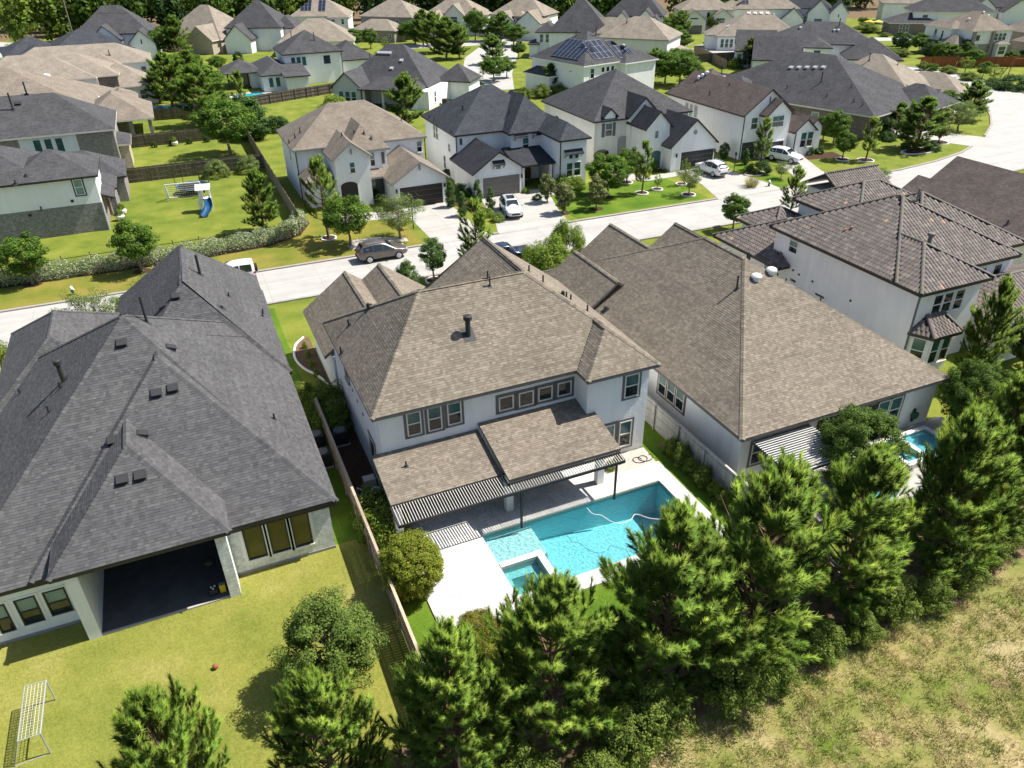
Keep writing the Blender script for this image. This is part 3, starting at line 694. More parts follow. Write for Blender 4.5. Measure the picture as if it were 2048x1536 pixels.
def smooth_path(P, z, k=6):
    out = []
    for i in range(len(P) - 1):
        p0, p1, p2, p3 = [Vector(P[max(0, min(len(P) - 1, i + d))]) for d in (-1, 0, 1, 2)]
        for s in range(k):
            t_ = s / k; out.append(.5 * ((2 * p1) + (p2 - p0) * t_ + (2 * p0 - 5 * p1 + 4 * p2 - p3) * t_ * t_ + (3 * p1 - p0 - 3 * p2 + p3) * t_ ** 3))
    out.append(Vector(P[-1])); return [(v.x, v.y, z) for v in out]
ho = MB(); ho.path(smooth_path([(p[0] + 15.4, p[1] + 25.2) for p in hp], wz + .01), .016); ho = ho.build('pool_hose', 'white_paint'); tag(ho, 'white pool cleaner hose floating on the large turquoise pool', 'hose')
# pavers: one slab each, joints between
deck = empty('patio_paving', (14, 27, 0)); deck['kind'] = 'structure'
bed = MB()
for x0, y0, x1, y1 in ((6.08, 22.02, 10.0, 31.98), (20.76, 22.02, 21.72, 29.0), (10.0, 22.02, 20.76, 22.95), (10.0, 27.49, 20.76, 29.0), (10.0, 29.0, 18.3, 31.98)): bed.box(x0 - 14, y0 - 27, .0, x1 - 14, y1 - 27, .05)
bed.build('bedding', 'edging_white', deck)
PR = random.Random(3); cache = {}
def paver(x0, y0, x1, y1, top=.085):
    k = (round(x1 - x0, 2), round(y1 - y0, 2), PR.randrange(4))
    if k not in cache:
        q = PR.uniform(.86, 1.0); c = PR.choice([(.60, .585, .55), (.56, .55, .525), (.64, .615, .575), (.52, .52, .51)]); m = MB(); a, d = k[0] / 2 - .004, k[1] / 2 - .004
        m.box(-a, -d, -.05, a, d, 0, 0, tuple(v * q for v in c), 'd'); cache[k] = m.mesh('paver', ['paver'])
    o = link('paver', cache[k], deck); o.location = ((x0 + x1) / 2 - 14, (y0 + y1) / 2 - 27, top + PR.uniform(-.003, .003))
def pave(x0, y0, x1, y1, s=.61):
    y = y0; r_ = 0
    while y < y1 - .05:
        h = min(s if r_ % 3 else s * 1.5, y1 - y)
        if y1 - y - h < .2: h = y1 - y
        x = x0; first = True
        while x < x1 - .05:
            w_ = PR.choice((.61, .915, .61)) if not (first and r_ % 2) else .305; first = False
            if x1 - x - w_ < .2: w_ = x1 - x
            paver(x, y, x + w_, y + h); x += w_
        y += h; r_ += 1
pave(6.08, 22.02, 10.0, 31.98); pave(10.0, 27.49, 21.72, 29.0); pave(10.0, 29.0, 18.3, 31.98); pave(10.0, 22.02, 21.72, 22.95); pave(20.76, 22.95, 21.72, 27.49)
sheet('gravel_bed', [(18.32, 29.02), (21.6, 29.02), (21.7, 30.6), (18.3, 30.6)], .03, 'gravel')
sheet('mulch_bed', [(4.6, 28), (6.3, 28), (6.3, 44), (4.6, 44)], .02, 'mulch')
sheet('mulch_bed', rect(22.6, 20, 23.3, 30.5), .02, 'soil')

# ---------------------------------------------------------------- left house with the charcoal roof
H = House('one_storey_house', 'white brick one storey house with large charcoal hipped roof and dark patio', (-4, 42), wall='brick_painted', fascia='trim_dark', frame='trim_white')
H.walls(-1.85, 29.75, 2.97, 58.3, 0, 3.15); H.walls(-13, 29.75, -8.25, 46, 0, 2.9, 'stucco_white'); H.walls(-8.25, 33.6, -1.85, 52, 0, 3.15, 'stucco_grey')
def hip_to(x0, y0, x1, y1, ze, a, b):   # hip with a ridge along y from a=(x,y,z) to b
    return [[(x0, y0, ze), (x1, y0, ze), a], [(x1, y0, ze), (x1, y1, ze), b, a], [(x1, y1, ze), (x0, y1, ze), b], [(x0, y1, ze), (x0, y0, ze), a, b]]
H.addroof(hip_to(-13.1, 29.55, 3.4, 50.6, 3.0, (-4.5, 40.3, 9.85), (-4.5, 40.5, 9.85)), tabs='grey')
H.addroof(hip_to(-9.7, 29.33, 3.33, 48, 3.3, (-3.2, 37.5, 8.55), (-3.2, 40.5, 8.55)), tabs='grey')
H.addroof(hip_to(-8.75, 28.2, -1.55, 38.6, 4.05, (-5.05, 32.65, 6.88), (-5.05, 36.0, 6.88)), tabs='grey')
H.addroof(hip_to(-6.7, 42.8, 3.5, 58.9, 3.3, (-1.64, 49.25, 7.65), (-1.3, 56.2, 7.65)), tabs='grey')
H.addroof(hip_to(-13.2, 44.2, -5.8, 56.2, 3.3, (-9.5, 48.2, 6.1), (-9.5, 52.0, 6.1)), tabs='grey'); H.walls(-12.8, 44.6, -6.2, 53.8, 0, 3.2)
for x0, x1, yb in ((-8.28, -7.77, 33.6), (-2.27, -1.80, 29.8)): H.box('column', 'stucco_white' if x0 < -5 else 'brick_painted', x0, 28.42, 0, x1, yb, 4.15)
H.box('patio_floor', 'patio_stone_shade', -8.2, 28.55, 0, -1.9, 33.6, .08)
H.box('patio_lit_edge', 'concrete_drive', -8.2, 28.45, 0, -1.9, 28.55, .085)  # pale strip paints in the sunlit front of the slab
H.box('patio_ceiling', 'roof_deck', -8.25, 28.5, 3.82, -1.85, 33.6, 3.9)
H.box('footing', 'trim_grey', -1.8, 29.72, 0, 2.98, 29.75, .16); H.box('footing', 'trim_grey', -13, 29.72, 0, -8.3, 29.75, .16)
for a in ((-0.7,1.78,0.9,2), (0.42,1.78,0.88,2.04), (1.51,1.78,0.87,2.07)): H.win('S', 29.75, *a, style='fix', up='glass_lawn_refl', frame='trim_dark', trim='trim_white', tw=.16)
for a in ((-9.17,1.55,0.88,1.45), (-10.3,1.5,0.82,1.53), (-11.33,1.45,0.58,1.6)): H.win('S', 29.75, *a, up='glass_blind', frame='trim_dark', trim='trim_white', tw=.1)
def mid(p, q): return ((p[0] + q[0]) / 2, (p[1] + q[1]) / 2)
for p in ((-4.74, 38.94), (-3.56, 35.81), (-2.79, 35.88), (-5.45, 31.27), (-4.71, 31.26), (-2.98, 48.53), (-2.14, 48.47), (-2.6, 38.98), (-4.48, 34.03), (-5.76, 34.12)): H.boxvent(*p)
for x, y, h, r in ((-3.5, 41.0, 1.5, .07), (-.44, 52.28, 1.4, .09), (-8.64, 37.8, .4, .05), (-11.2, 44.6, .3, .05), (-8.1, 39.33, .35, .06), (1.6, 35.5, .35, .05), (3.0, 50.9, .35, .05), (2.9, 50.2, .3, .05), (1.03, 50.8, .3, .05), (.4, 47.9, .15, .1)): H.pipe(x, y, h, r)
H.pipe(-7.96, 39.83, 1.1, .11, True)

# ---------------------------------------------------------------- right house with the brown roof
H = House('one_storey_house', 'white one storey house with big tan hip roof and white slatted pergola', (32, 38), wall='stucco_white', fascia='trim_taupe', frame='trim_cream', trim='trim_taupe')
H.walls(24.62, 25.7, 39.3, 50, 0, 3.15)
H.addroof(hip_to(24.2, 25.25, 39.7, 50.5, 3.3, (31.95, 36.0, 8.4), (31.95, 40.2, 8.4)), tabs='tan')
for xr, zr, hw, y1 in ((26.35, 5.4, 2.9, 48.6), (31.8, 5.5, 3.0, 52.6), (36.6, 5.6, 3.2, 50.2)):
    H.addroof(roof_polys('gy', xr - hw, 42, xr + hw, y1, zr - hw * .75, .75), tabs='tan'); H.walls(xr - hw + .35, 42, xr + hw - .35, y1 - .3, 0, zr - hw * .75)
for a in ((33.6,2.41,1.16,0.18), (32.61,2.33,0.98,0.32), (31.69,2.31,0.97,0.38)): pass
for y in (33.3, 32.35, 31.4): H.win('W', 24.62, y, 2.2, .85, 1.5, up='glass_blind')
for a in ((33.99,2.46,1.08,0.85), (35.05,2.45,1.22,0.96), (36.07,2.55,1.19,0.91)): H.win('S', 25.7, a[0], 1.75, .95, 1.75)
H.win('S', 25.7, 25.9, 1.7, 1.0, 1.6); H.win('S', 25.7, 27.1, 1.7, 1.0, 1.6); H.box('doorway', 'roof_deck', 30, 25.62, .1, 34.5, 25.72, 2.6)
H.turbine(*(31.65,34.33), mat='white_paint', r=.34); H.turbine(*(33.01,34.56), mat='white_paint', r=.34)
H.pipe(*(30.16,34.28), .95, .06); H.pipe(*(24.94,41.28), .3, .1); H.pipe(*(35.09,35.28), .35, .05); H.pipe(*(36.38,33.25), .4, .05); H.pipe(*(33.3,37.24), .6, .1); H.pipe(*(33.61,34.58), .3, .05)
pg = empty('pergola', (26.3, 24.05, 0), 0, 'white slatted pergola on dark posts shading wicker chairs by the brown roofed house', 'pergola')
f = MB(); f.beam((-1, -1.5, 2.5), (2.8, -1.5, 2.5), .12, .2); f.beam((-1, 1.5, 2.6), (2.8, 1.5, 2.6), .1, .18); f.beam((-1, -1.5, 2.5), (-1, 1.5, 2.6), .1, .18); f.beam((2.8, -1.5, 2.5), (2.8, 1.5, 2.6), .1, .18); f.build('frame', 'trim_dark', pg)
for x in (-.95, 2.75): m = MB(); m.box(x - .08, -1.58, 0, x + .08, -1.42, 2.45); m.build('post', 'trim_dark', pg)
sm = MB(); sm.beam((-1.1, 0, 2.68), (2.9, 0, 2.68), .075, .05); sme = sm.mesh('slat', ['slat_grey'])
for i in range(19): o = link('slat', sme, pg); o.location = (0, -1.55 + .172 * i, -.09 + .1 * i / 18)
sheet('patio_slab', rect(24.7, 20.4, 40.5, 25.68), .03, 'concrete_drive')
p2 = empty('small_pool', (36.2, 23.7, 0), 0, 'small raised blue pool with white rim behind the brown roofed house', 'pool')
pb = MB(); X = 2.1; Y = 1.3
for a in ((-X, -Y, X, -Y + .3), (-X, Y - .3, X, Y), (-X, -Y + .3, -X + .3, Y - .3), (X - .3, -Y + .3, X, Y - .3), (-.5, -Y + .3, -.2, Y - .3)): pb.box(a[0], a[1], 0, a[2], a[3], .38)
pb.build('rim', 'edging_white', p2)
for k, (a, c_) in enumerate(((-X + .3, -.5), (-.2, X - .3))):
    q = MB(); q.box(a, -Y + .3, .02, c_, Y - .3, .06 + .1 * k); q.build('basin', 'pool_plaster', p2); q = MB(); q.poly([(a, -Y + .3, .33), (c_, -Y + .3, .33), (c_, Y - .3, .33), (a, Y - .3, .33)]); q.build('water', 'water', p2)

# ---------------------------------------------------------------- fences of the near gardens
def board_fence(name, pts, label, h=1.83, mat='fence_wood', pal=((.42, .33, .24), (.36, .29, .22), (.47, .37, .27)), cap=True, bw=.145, joined=False, z0=0):
    x, y = pts[0]; e = empty(name, (x, y, z0), 0, label, 'fence', 'wooden fences between gardens'); rr = random.Random(len(label) + int(x * 7))
    jm = MB()
    def C(): c = rr.choice(pal); k = rr.uniform(.82, 1.15); return tuple(v * k for v in c)
    var = []
    for k in range(6):
        m = MB(); dz = rr.uniform(-.02, .02); m.box(.004, -.009, .04, bw - .004, .009, h + dz, 0, C(), 'd'); var.append(m.mesh('board', [mat]))
    for (ax, ay), (bx, by) in zip(pts, pts[1:]):
        d = math.dist((ax, ay), (bx, by)); ang = math.atan2(by - ay, bx - ax); n = int(d / bw); ux, uy = (bx - ax) / d, (by - ay) / d
        if joined:
            for i in range(n):
                cx, cy = ax - x + ux * bw * (i + .5), ay - y + uy * bw * (i + .5); jm.obox((cx, cy, h / 2), (ux * bw * .48, uy * bw * .48, 0), (-uy * .01, ux * .01, 0), (0, 0, h / 2 + rr.uniform(-.02, .02)), 0, C())
        else:
            for i in range(n):
                o = link('board', rr.choice(var), e); o.location = (ax - x + ux * bw * i, ay - y + uy * bw * i, 0); o.rotation_euler = (rr.uniform(-.008, .008), 0, ang)
        rl = MB()
        for z in (.4, 1.0, h - .25): rl.beam((ax - x + uy * .035, ay - y - ux * .035, z), (bx - x + uy * .035, by - y - ux * .035, z), .04, .09, 0, C())
        rl.build('rail', mat, e)
        if cap: c_ = MB(); k = max(1, int(d / 2.4)); [c_.beam((ax - x + ux * d * i / k, ay - y + uy * d * i / k, h + .035), (ax - x + ux * d * (i + 1) / k - ux * .004, ay - y + uy * d * (i + 1) / k - uy * .004, h + .035), .13, .04, 0, C()) for i in range(k)]; c_.build('cap_rail', mat, e)
        k = max(1, int(d / 2.4))
        for i in range(k + 1):
            p_ = MB(); cx, cy = ax - x + ux * d * i / k + uy * .07, ay - y + uy * d * i / k - ux * .07; p_.box(cx - .045, cy - .045, 0, cx + .045, cy + .045, h - .05, 0, C()); p_.build('post', mat, e)
    if joined: o = jm.build('boards', mat, e); o['kind'] = 'stuff'
    return e
board_fence('board_fence', [(4.5, 41.4), (4.5, 15.5)], 'weathered tan board fence between the charcoal roofed house and the pool')
board_fence('board_fence', [(23.35, 37), (23.35, 17)], 'grey painted board fence along the pool side of the brown roofed house', pal=((.36, .35, .32), (.33, .32, .30), (.38, .37, .34)))

# ---------------------------------------------------------------- houses across the street
def awning(H, x, y, z, w, d=.7, mat='shingle_black'):
    mb = MB(); lx, ly = H.L(x, y); a = w / 2
    mb.poly([(lx - a, ly - d, z), (lx + a, ly - d, z), (lx + a, ly, z + .45), (lx - a, ly, z + .45)]); mb.poly([(lx - a, ly, z + .37), (lx + a, ly, z + .37), (lx + a, ly - d, z - .08), (lx - a, ly - d, z - .08)])
    mb.poly([(lx - a, ly - d, z - .08), (lx + a, ly - d, z - .08), (lx + a, ly - d, z), (lx - a, ly - d, z)])
    for s in (-1, 1):
        mb.poly([(lx + s * a, ly - d, z - .08), (lx + s * a, ly - d, z), (lx + s * a, ly, z + .45), (lx + s * a, ly, z + .37)][::s]); mb.beam((lx + s * (a - .1), ly - .02, z - .5), (lx + s * (a - .1), ly - d + .1, z - .05), .06, .06, 1)
    mb.build('awning', [mat, H.fascia], H.e)
def arch(H, x, y, w, h, mat='glass_dark', trim='trim_white', face='S'):
    mb = MB(); a = w / 2; lx, ly = H.L(x, y) if face == 'S' else H.L(y, x); n = 10
    pts = [(-a, -.015, .1), (a, -.015, .1)] + [(a * math.cos(math.pi * k / n), -.015, h - a * .5 + a * .5 * math.sin(math.pi * k / n)) for k in range(n + 1)]
    mb.poly(pts, 0)
    for k in range(n):
        t0, t1 = math.pi * k / n, math.pi * (k + 1) / n
        p = lambda t, r_: (a * r_ * math.cos(t), -.06, h - a * .5 + a * .5 * r_ * math.sin(t))
        mb.poly([p(t0, 1), p(t0, 1.14), p(t1, 1.14), p(t1, 1)], 1)
    for s in (-1, 1): mb.box(s * a * 1.07 - a * .07, -.06, .1, s * a * 1.07 + a * .07, -.0, h - a * .5, 1)
    o = mb.build('arch', [mat, trim], H.e); o.location = (lx, ly, 0); o.rotation_euler = (0, 0, R({'S': 0, 'W': -90}[face]))
    return o
def lantern(H, x, y, z):
    lx, ly = H.L(x, y); m = MB(); m.box(lx - .09, ly - .2, z - .2, lx + .09, ly - .04, z + .2); m.beam((lx, ly, z + .25), (lx, ly - .2, z + .25), .04, .04); m.build('wall_lantern', 'black_metal', H.e)

H = House('two_storey_house', 'white stucco house with tan roof, dark brown garage door and arched entry', (19.5, 88), roof='shingle_tan', fascia='trim_grey', wall='stucco_white')
H.block(12.0, 88.2, 26.9, 98.8, 5.8, 'h', .64); H.block(17.2, 84.9, 21.5, 91, 5.78, 'hg', .9); H.block(15.3, 83.4, 19.1, 90, 5.45, 'gy', .75, og=.35); H.block(12.3, 85.0, 15.4, 88.3, 2.95, 'hy', .8)
H.block(20.9, 80.5, 26.9, 88.3, 2.9, 'gy', .63, og=.45); H.block(18.9, 84.0, 21.2, 86, 2.95, 'ss', .5, nowall=True)
H.garage(80.5, 23.95, 4.95, 2.32, 'garage_brown'); arch(H, 16.55, 83.4, 1.9, 2.9, 'roof_deck'); arch(H, 19.75, 84.85, 1.9, 2.7, 'glass_dark', 'trim_dark')
H.win('S', 83.4, *(17.16,4.37,0.64,1.26)); H.win('S', 84.9, *(19.82,4.64,0.64,1.61), up='glass_blind'); H.win('S', 88.2, *(26.38,4.6,0.68,1.31), up='glass_blind')
sh = MB(); q = H.L(21.05, 84.86); sh.box(q[0] - .17, q[1] - .03, 4.0, q[0] + .17, q[1] + .02, 5.3); sh.build('shutter', 'shutter_grey', H.e)
for x, z in ((17.2, 6.3), (23.9, 4.5)): q = H.L(x, 83.35 if x < 20 else 80.45); m = MB(); m.box(q[0] - .06, q[1] - .25, z - .45, q[0] + .06, q[1], z + .1); m.build('bracket', 'trim_grey', H.e)
H.win('W', 12.0, 92.5, 4.2, 1.0, 1.3); H.win('W', 12.3, 86.5, 1.6, .7, 1.4); H.downspout(11.96, 88.1, 0, 5.6, 'trim_dark'); H.downspout(27.0, 87.9, 0, 5.6, 'trim_dark'); lantern(H, 21.1, 80.5, 2); lantern(H, 26.7, 80.5, 2)
for p, h in (((13.29,91.45), .6), ((12.58,91.07), .5), ((11.84,91.07), .4), ((18.47,86.7), .3), ((19.46,86.08), .4), ((20.09,85.52), .4), ((17.09,86.75), .4), ((25.14,90.62), .3)): H.pipe(*p, h, .06)

H = House('two_storey_house', 'white stucco house with blue slate roof, taupe garage door and black awnings', (37, 88), roof='shingle_slate', fascia='trim_dark')
H.block(30.6, 86.9, 43.8, 98.9, 5.8, 'h', .66); H.block(36.8, 84.8, 43.3, 92, 5.78, 'hg', .95); H.block(40.6, 79.1, 44.0, 88, 5.8, 'hg', .72)
H.block(30.2, 80.0, 36.0, 87, 3.0, 'gy', .67, roof='shingle_black', og=.4); H.block(36.0, 80.6, 41.0, 84.9, 3.0, 'ss', .22, roof='shingle_black', nowall=True, o=.3)
H.garage(80.0, 33.45, 4.6, 2.3, 'garage_taupe'); H.door(84.75, 38.9, 1.0, 2.3, 'door_wood'); H.win('S', 84.8, 37.3, 1.7, .9, 1.6); H.column(36.6, 80.9, .3, 2.9); H.column(40.2, 80.9, .3, 2.9)
H.win('S', 84.8, *(38.73,4.3,0.88,1.55), up='glass_teal_refl'); H.win('S', 84.8, *(41.66,4.31,0.88,1.64), up='glass_teal_refl')
for x in (38.0, 40.4): awning(H, x, 84.8, 5.35, 1.7, .55)
H.win('S', 86.9, *(31.18,4.92,0.48,0.89), style='fix'); H.win('S', 79.1, *(41.8,2.21,0.87,1.71)); H.win('S', 79.1, *(42.82,2.23,0.95,1.68)); H.win('S', 79.1, *(41.94,3.72,0.56,0.54), style='fix'); H.win('S', 79.1, *(42.71,3.71,0.57,0.55), style='fix')
awning(H, 42.2, 79.1, 4.15, 2.4, .6); awning(H, 33.1, 80.0, 3.7, 1.5, .5); H.win('S', 80.0, 33.1, 3.35, .7, .55, style='fix', up='glass_blind')
for a in ((95, 4.6), (94, 4.6), (89.5, 3.7), (91.5, 1.5)): H.win('W', 30.6, a[0], a[1], .8, 1.7 if a[1] != 3.7 else 1.0)
H.downspout(30.55, 86.8, 0, 5.6); H.downspout(40.52, 79.0, 0, 5.6); lantern(H, 30.6, 80, 2); lantern(H, 36.0, 80, 2)
for p, h in (((33.04,90.79), .6), ((33.14,91.26), .4), ((30.47,96.55), .4), ((30.48,94.58), .35), ((30.34,87.84), .35), ((35.76,84.11), .6), ((37.68,85.56), .5), ((38.01,88.03), .5)): H.pipe(*p, h, .06)

H = House('two_storey_house', 'white stucco house with charcoal roof, steep front gables and arched doorway', (56, 88), roof='shingle_charcoal', fascia='trim_dark', wall='stucco_cream')
H.block(48.9, 86.0, 63.0, 100.6, 5.8, 'h', .62); H.block(53.6, 85.2, 57.6, 92, 6.0, 'gy', .95, wall='stucco_white', roof='shingle_black', og=.25); H.block(53.9, 81.6, 57.2, 88, 5.2, 'gy', 1.0, wall='stucco_white', roof='shingle_black', og=.25)
H.block(50.2, 85.8, 51.7, 88.5, 6.2, 'gy', .9, z0=5.72, roof='shingle_black', og=.2, wall='stucco_white'); H.block(56.5, 79.7, 63.0, 87, 3.1, 'gy', .86, wall='stucco_white', roof='shingle_black', og=.25)
H.garage(79.7, 60.4, 4.95, 2.3, 'garage_black'); arch(H, 53.0, 85.95, 1.4, 3.6, 'ceiling_shade'); arch(H, 55.4, 81.6, 1.5, 2.4, 'glass_teal_refl'); arch(H, 50.0, 85.95, 2.2, 2.2, 'glass_dark')
w_ = (50.93,4.52,1.1,1.68); H.win('S', 86.0, *w_, up='glass_teal_refl')
for s in (-1, 1): q = H.L(w_[0] + s * (w_[2] / 2 + .24), 85.97); m = MB(); m.box(q[0] - .2, q[1] - .03, w_[1] - w_[3] / 2, q[0] + .2, q[1] + .02, w_[1] + w_[3] / 2); m.build('shutter', 'shutter_grey', H.e)
H.win('S', 81.6, *(55.29,4.39,0.62,1.03), style='fix', up='glass_blind')
for x, y, z in ((55.6, 85.15, 7.1), (59.75, 79.65, 4.6)): q = H.L(x, y); m = MB(); m.tube((q[0], q[1] + .04, z), (q[0], q[1] - .05, z), .26, .26, 14); m.build('round_vent', 'trim_grey', H.e)
for p, h in (((45.54,86.19), .4), ((46.18,90.27), .4), ((48,87.17), .3)): H.pipe(*p, h, .06)
H.win('W', 48.9, 96.5, 4.3, 1.2, .5, style='fix', up='glass_dark'); lantern(H, 57.2, 79.7, 2); lantern(H, 63, 79.7, 2); H.downspout(48.85, 85.9, 0, 5.6, 'trim_cream')

H = House('two_storey_house', 'white house with steep brown gable roof beside the parked white wagon', (71.5, 88), roof='shingle_brown', fascia='trim_dark')
H.block(67.9, 80.6, 75.4, 97, 5.7, 'gy', .72, og=.3); H.block(70.6, 79.3, 74.3, 84, 5.6, 'gy', .85, og=.25); H.block(75.0, 78.6, 78.2, 88, 3.3, 'gy', .8, og=.25); H.block(78.2, 79.6, 80.4, 88, 3.2, 'gy', .9, og=.25); H.block(68.2, 90, 76.5, 98.5, 5.6, 'h', .8)
H.garage(79.3, 72.4, 2.8, 2.2, 'garage_black'); H.garage(80.6, 69.2, 2.2, 2.2, 'garage_black')
H.win('S', 80.6, *(69.58,4.54,1.11,1.51)); H.win('S', 79.3, *(71.82,4.8,0.97,1.43)); H.win('S', 79.3, *(72.75,4.8,1.05,1.46)); H.win('S', 78.6, *(76.56,2.14,1.18,1.98)); H.win('S', 78.6, *(77.54,2.14,1.22,1.99))
H.win('S', 80.6, 71.6, 7.3, .3, .9, style='fix', up='glass_dark')
for y in (93.2, 92.1, 91.0): H.win('W', 67.9, y, 4.3, .85, 1.7, style='fix', up='glass_blind')
H.downspout(67.85, 80.5, 0, 5.6); H.downspout(70.5, 79.2, 0, 5.6); H.downspout(75.0, 78.5, 0, 3.2)
for x, y in ((71.0, 94.5), (71.5, 94.2), (70.6, 94.8)): H.turbine(x, y, 'white_paint', .26)
H.pipe(*(68.86,89.7), .5, .06); H.pipe(*(73.45,93.46), 1.2, .07); H.pipe(*(70.7,88.02), .3, .06)

H = House('one_storey_house', 'brown brick house with broad charcoal roof and a row of five roof vents', (91.2, 80.8), 17, wall='brick_brown', roof='shingle_charcoal', fascia='trim_cream')
H.walls(.4, .4, 19, 28, 0, 3.1); H.addroof([[(0, 0, 3.25), (20, 0, 3.25), (10, 13, 9.2)], [(20, 0, 3.25), (20, 32, 3.25), (10, 19, 9.2), (10, 13, 9.2)], [(20, 32, 3.25), (0, 32, 3.25), (10, 19, 9.2)], [(0, 32, 3.25), (0, 0, 3.25), (10, 13, 9.2), (10, 19, 9.2)]])
H.block(-2, 20, 6, 34, 3.2, 'h', .6); H.block(12, -3, 19.5, 6, 3.2, 'h', .6, roof='shingle_charcoal')
for k in range(5): H.boxvent(7.4 - .2 * k, 13.2 + 1.25 * k, 'grey_metal', .6)
H.pipe(4.6, 11.6, 1.5, .08); H.pipe(2.2, 9, .5, .06); H.pipe(2.6, 16, .5, .06); H.pipe(4.4, 6.6, .5, .06); H.pipe(2.0, 4.6, .5, .06); H.pipe(1.6, 3.0, .5, .06)
H.win('W', .4, 9.3, 1.8, 1.2, 1.5, up='glass_blind')
for k in range(2): H.boxvent(1.2 + k * .4, 27 + 2.2 * k, 'light_metal', .55)

H = House('one_storey_house', 'white house with pale tan roof on the inside of the street bend', (113, 90), 28, wall='stucco_white', roof='shingle_sand', fascia='trim_grey')
H.walls(-9.5, .4, 6.5, 18, 0, 3.2); H.addroof(roof_polys('h', -10, 0, 7, 18.5, 3.3, .62)); H.block(1.5, -3.5, 8.5, 7, 3.3, 'h', .6); H.block(3, 10, 11, 17, 3.2, 'h', .5); H.block(-8, -2, -5.6, 3, 4.2, 'gy', .5, roof='shingle_charcoal')
H.pipe(-3, 10, 1.2, .07); H.pipe(-1, 6, .5, .06); H.win('S', -2, -6.8, 2.6, 1.2, 1.2, style='fix')

# ---------------------------------------------------------------- left column of houses
H = House('two_storey_house', 'grey roofed house with white upper wall above grey brick, nearest on the left', (-14, 92), roof='shingle_charcoal', fascia='trim_dark', wall='stucco_white')
H.block(-34, 87.21, -13, 98, 5.79, 'h', .55, band=(2.95, 'brick_grey')); H.block(-16, 87.2, -8.4, 94.6, 5.8, 'h', .52, band=(2.95, 'brick_grey')); H.block(-12, 92.4, -7.4, 97.5, 3.0, 'h', .5, wall='brick_grey'); H.block(-16, 97, -6.4, 104, 3.0, 'h', .62, wall='brick_grey'); H.block(-10.4, 88.8, -7.6, 92, 3.0, 'se', .4, wall='brick_grey', nowall=True)
H.win('S', 87.2, *(-10,4.72,0.84,1.6), frame='trim_white', trim='trim_dark', tw=.12, up='glass_blind', lo='glass_blind')
for X, Y in ((250, 482), (498, 405)): pass
H.box('wall_vent', 'roof_deck', -15.2, 87.12, 2.4, -14.9, 87.2, 2.65); H.box('wall_vent', 'roof_deck', -11.1, 87.12, 3.3, -10.85, 87.2, 3.55)
for p, h in (((-15.25,86.82), .4), ((-13.83,86.73), .4), ((-14.31,87.62), .25)): H.pipe(*p, h, .08)
H.downspout(-8.35, 87.1, 0, 3, 'trim_white'); H.door(92.35, -8.6, 1, 2.2, 'terracotta')

H = House('two_storey_house', 'grey roofed brick house with three teal upper windows, second on the left', (-14, 115), roof='shingle_charcoal', fascia='trim_cream', wall='brick_taupe')
H.block(-36, 109.8, -7.0, 121.5, 5.7, 'h', .62, wall='brick_taupe'); H.block(-8, 112.5, -5.8, 118, 3.2, 'h', .5, wall='brick_tan'); H.block(-20, 112, -14, 121, 6.8, 'hg', .62)
H.box('wall', 'stucco_white', -17.5, 109.76, 3.0, -11.2, 109.82, 5.5)
for x in (-15.6, -14.4, -13.2): H.win('S', 109.76, x, 4.3, .9, 1.9, style='fix', up='glass_teal_refl')
H.downspout(-6.95, 109.7, 0, 5.5, 'trim_cream'); H.pipe(*(-17.47,113.5), 2.0, .1); H.pipe(*(-15.79,115.7), 1.5, .1); H.boxvent(*(-16.88,114.38), 'dark_plastic', .6); H.pipe(*(-15.75,108.89), .4, .08)

H = House('one_storey_house', 'sprawling tan roofed house with five white roof vents, brick patio corner', (-14, 140), roof='shingle_tan', fascia='trim_cream', wall='brick_taupe')
H.block(-46, 128.5, -7.4, 156, 3.2, 'h', .46); H.block(-12, 128.2, -2.6, 141, 3.2, 'h', .6, nowall=True); H.walls(-12, 131, -6, 141, 0, 3.1); H.column(-2.9, 128.6, .5, 3.1); H.column(-5.5, 128.6, .5, 3.1); H.block(-9, 146, -4.6, 153, 3.0, 'h', .5)
for q in ((-21.4,148), (-20.51,147.88), (-19.29,147.6), (-17.81,147.18), (-16.41,146.79)): H.boxvent(*q, 'white_paint', .7)
H.pipe(*(-19.57,162.87), 2, .1); H.pipe(*(-17.02,176.47), 2, .1); H.pipe(*(-15.3,155.08), 2, .1); H.boxvent(*(-9.41,141.99), 'white_paint', .6); H.boxvent(*(-17.73,160.02), 'white_paint', .7)
H = House('one_storey_house', 'tan roofed house of stepped hips, third on the left, brick end wall', (-10, 165), roof='shingle_sand', fascia='trim_cream', wall='stucco_white')
H.block(-30, 158.3, -7, 171, 5.3, 'h', .5, wall='brick_brown'); H.block(-22, 157, -10.6, 168, 5.3, 'hy', .5); H.block(-12, 158.5, -1.4, 169, 3.2, 'h', .6); H.win('S', 158.5, -3.4, 1.7, 1.2, 1.6); H.box('column', 'trim_cream', -10.6, 157, 0, -10.1, 157.4, 5.2)
H = House('two_storey_house', 'tan roofed house with white two storey end, fourth on the left', (-8, 180), roof='shingle_sand', fascia='trim_cream', wall='stucco_white')
H.block(-26, 172, -1.2, 183, 5.5, 'h', .5); H.block(-12, 170.5, -6.8, 178, 5.5, 'hg', .5); H.win('S', 172, -2.6, 3.9, 1, 1.5); H.pipe(*(-11.62,166.68), .6, .12); H.pipe(-8, 174, 1, .08)
H = House('one_storey_house', 'slate grey hip roofed house before the wooded edge on the left', (-14, 212), 12, roof='shingle_slate', fascia='trim_grey', wall='stucco_grey')
H.block(-8, 0, 10, 16, 3.2, 'h', .5); H.block(-16, 6, -4, 18, 3.2, 'h', .5); H.block(-13, 2, -6, 10, 3.2, 'h', .5)
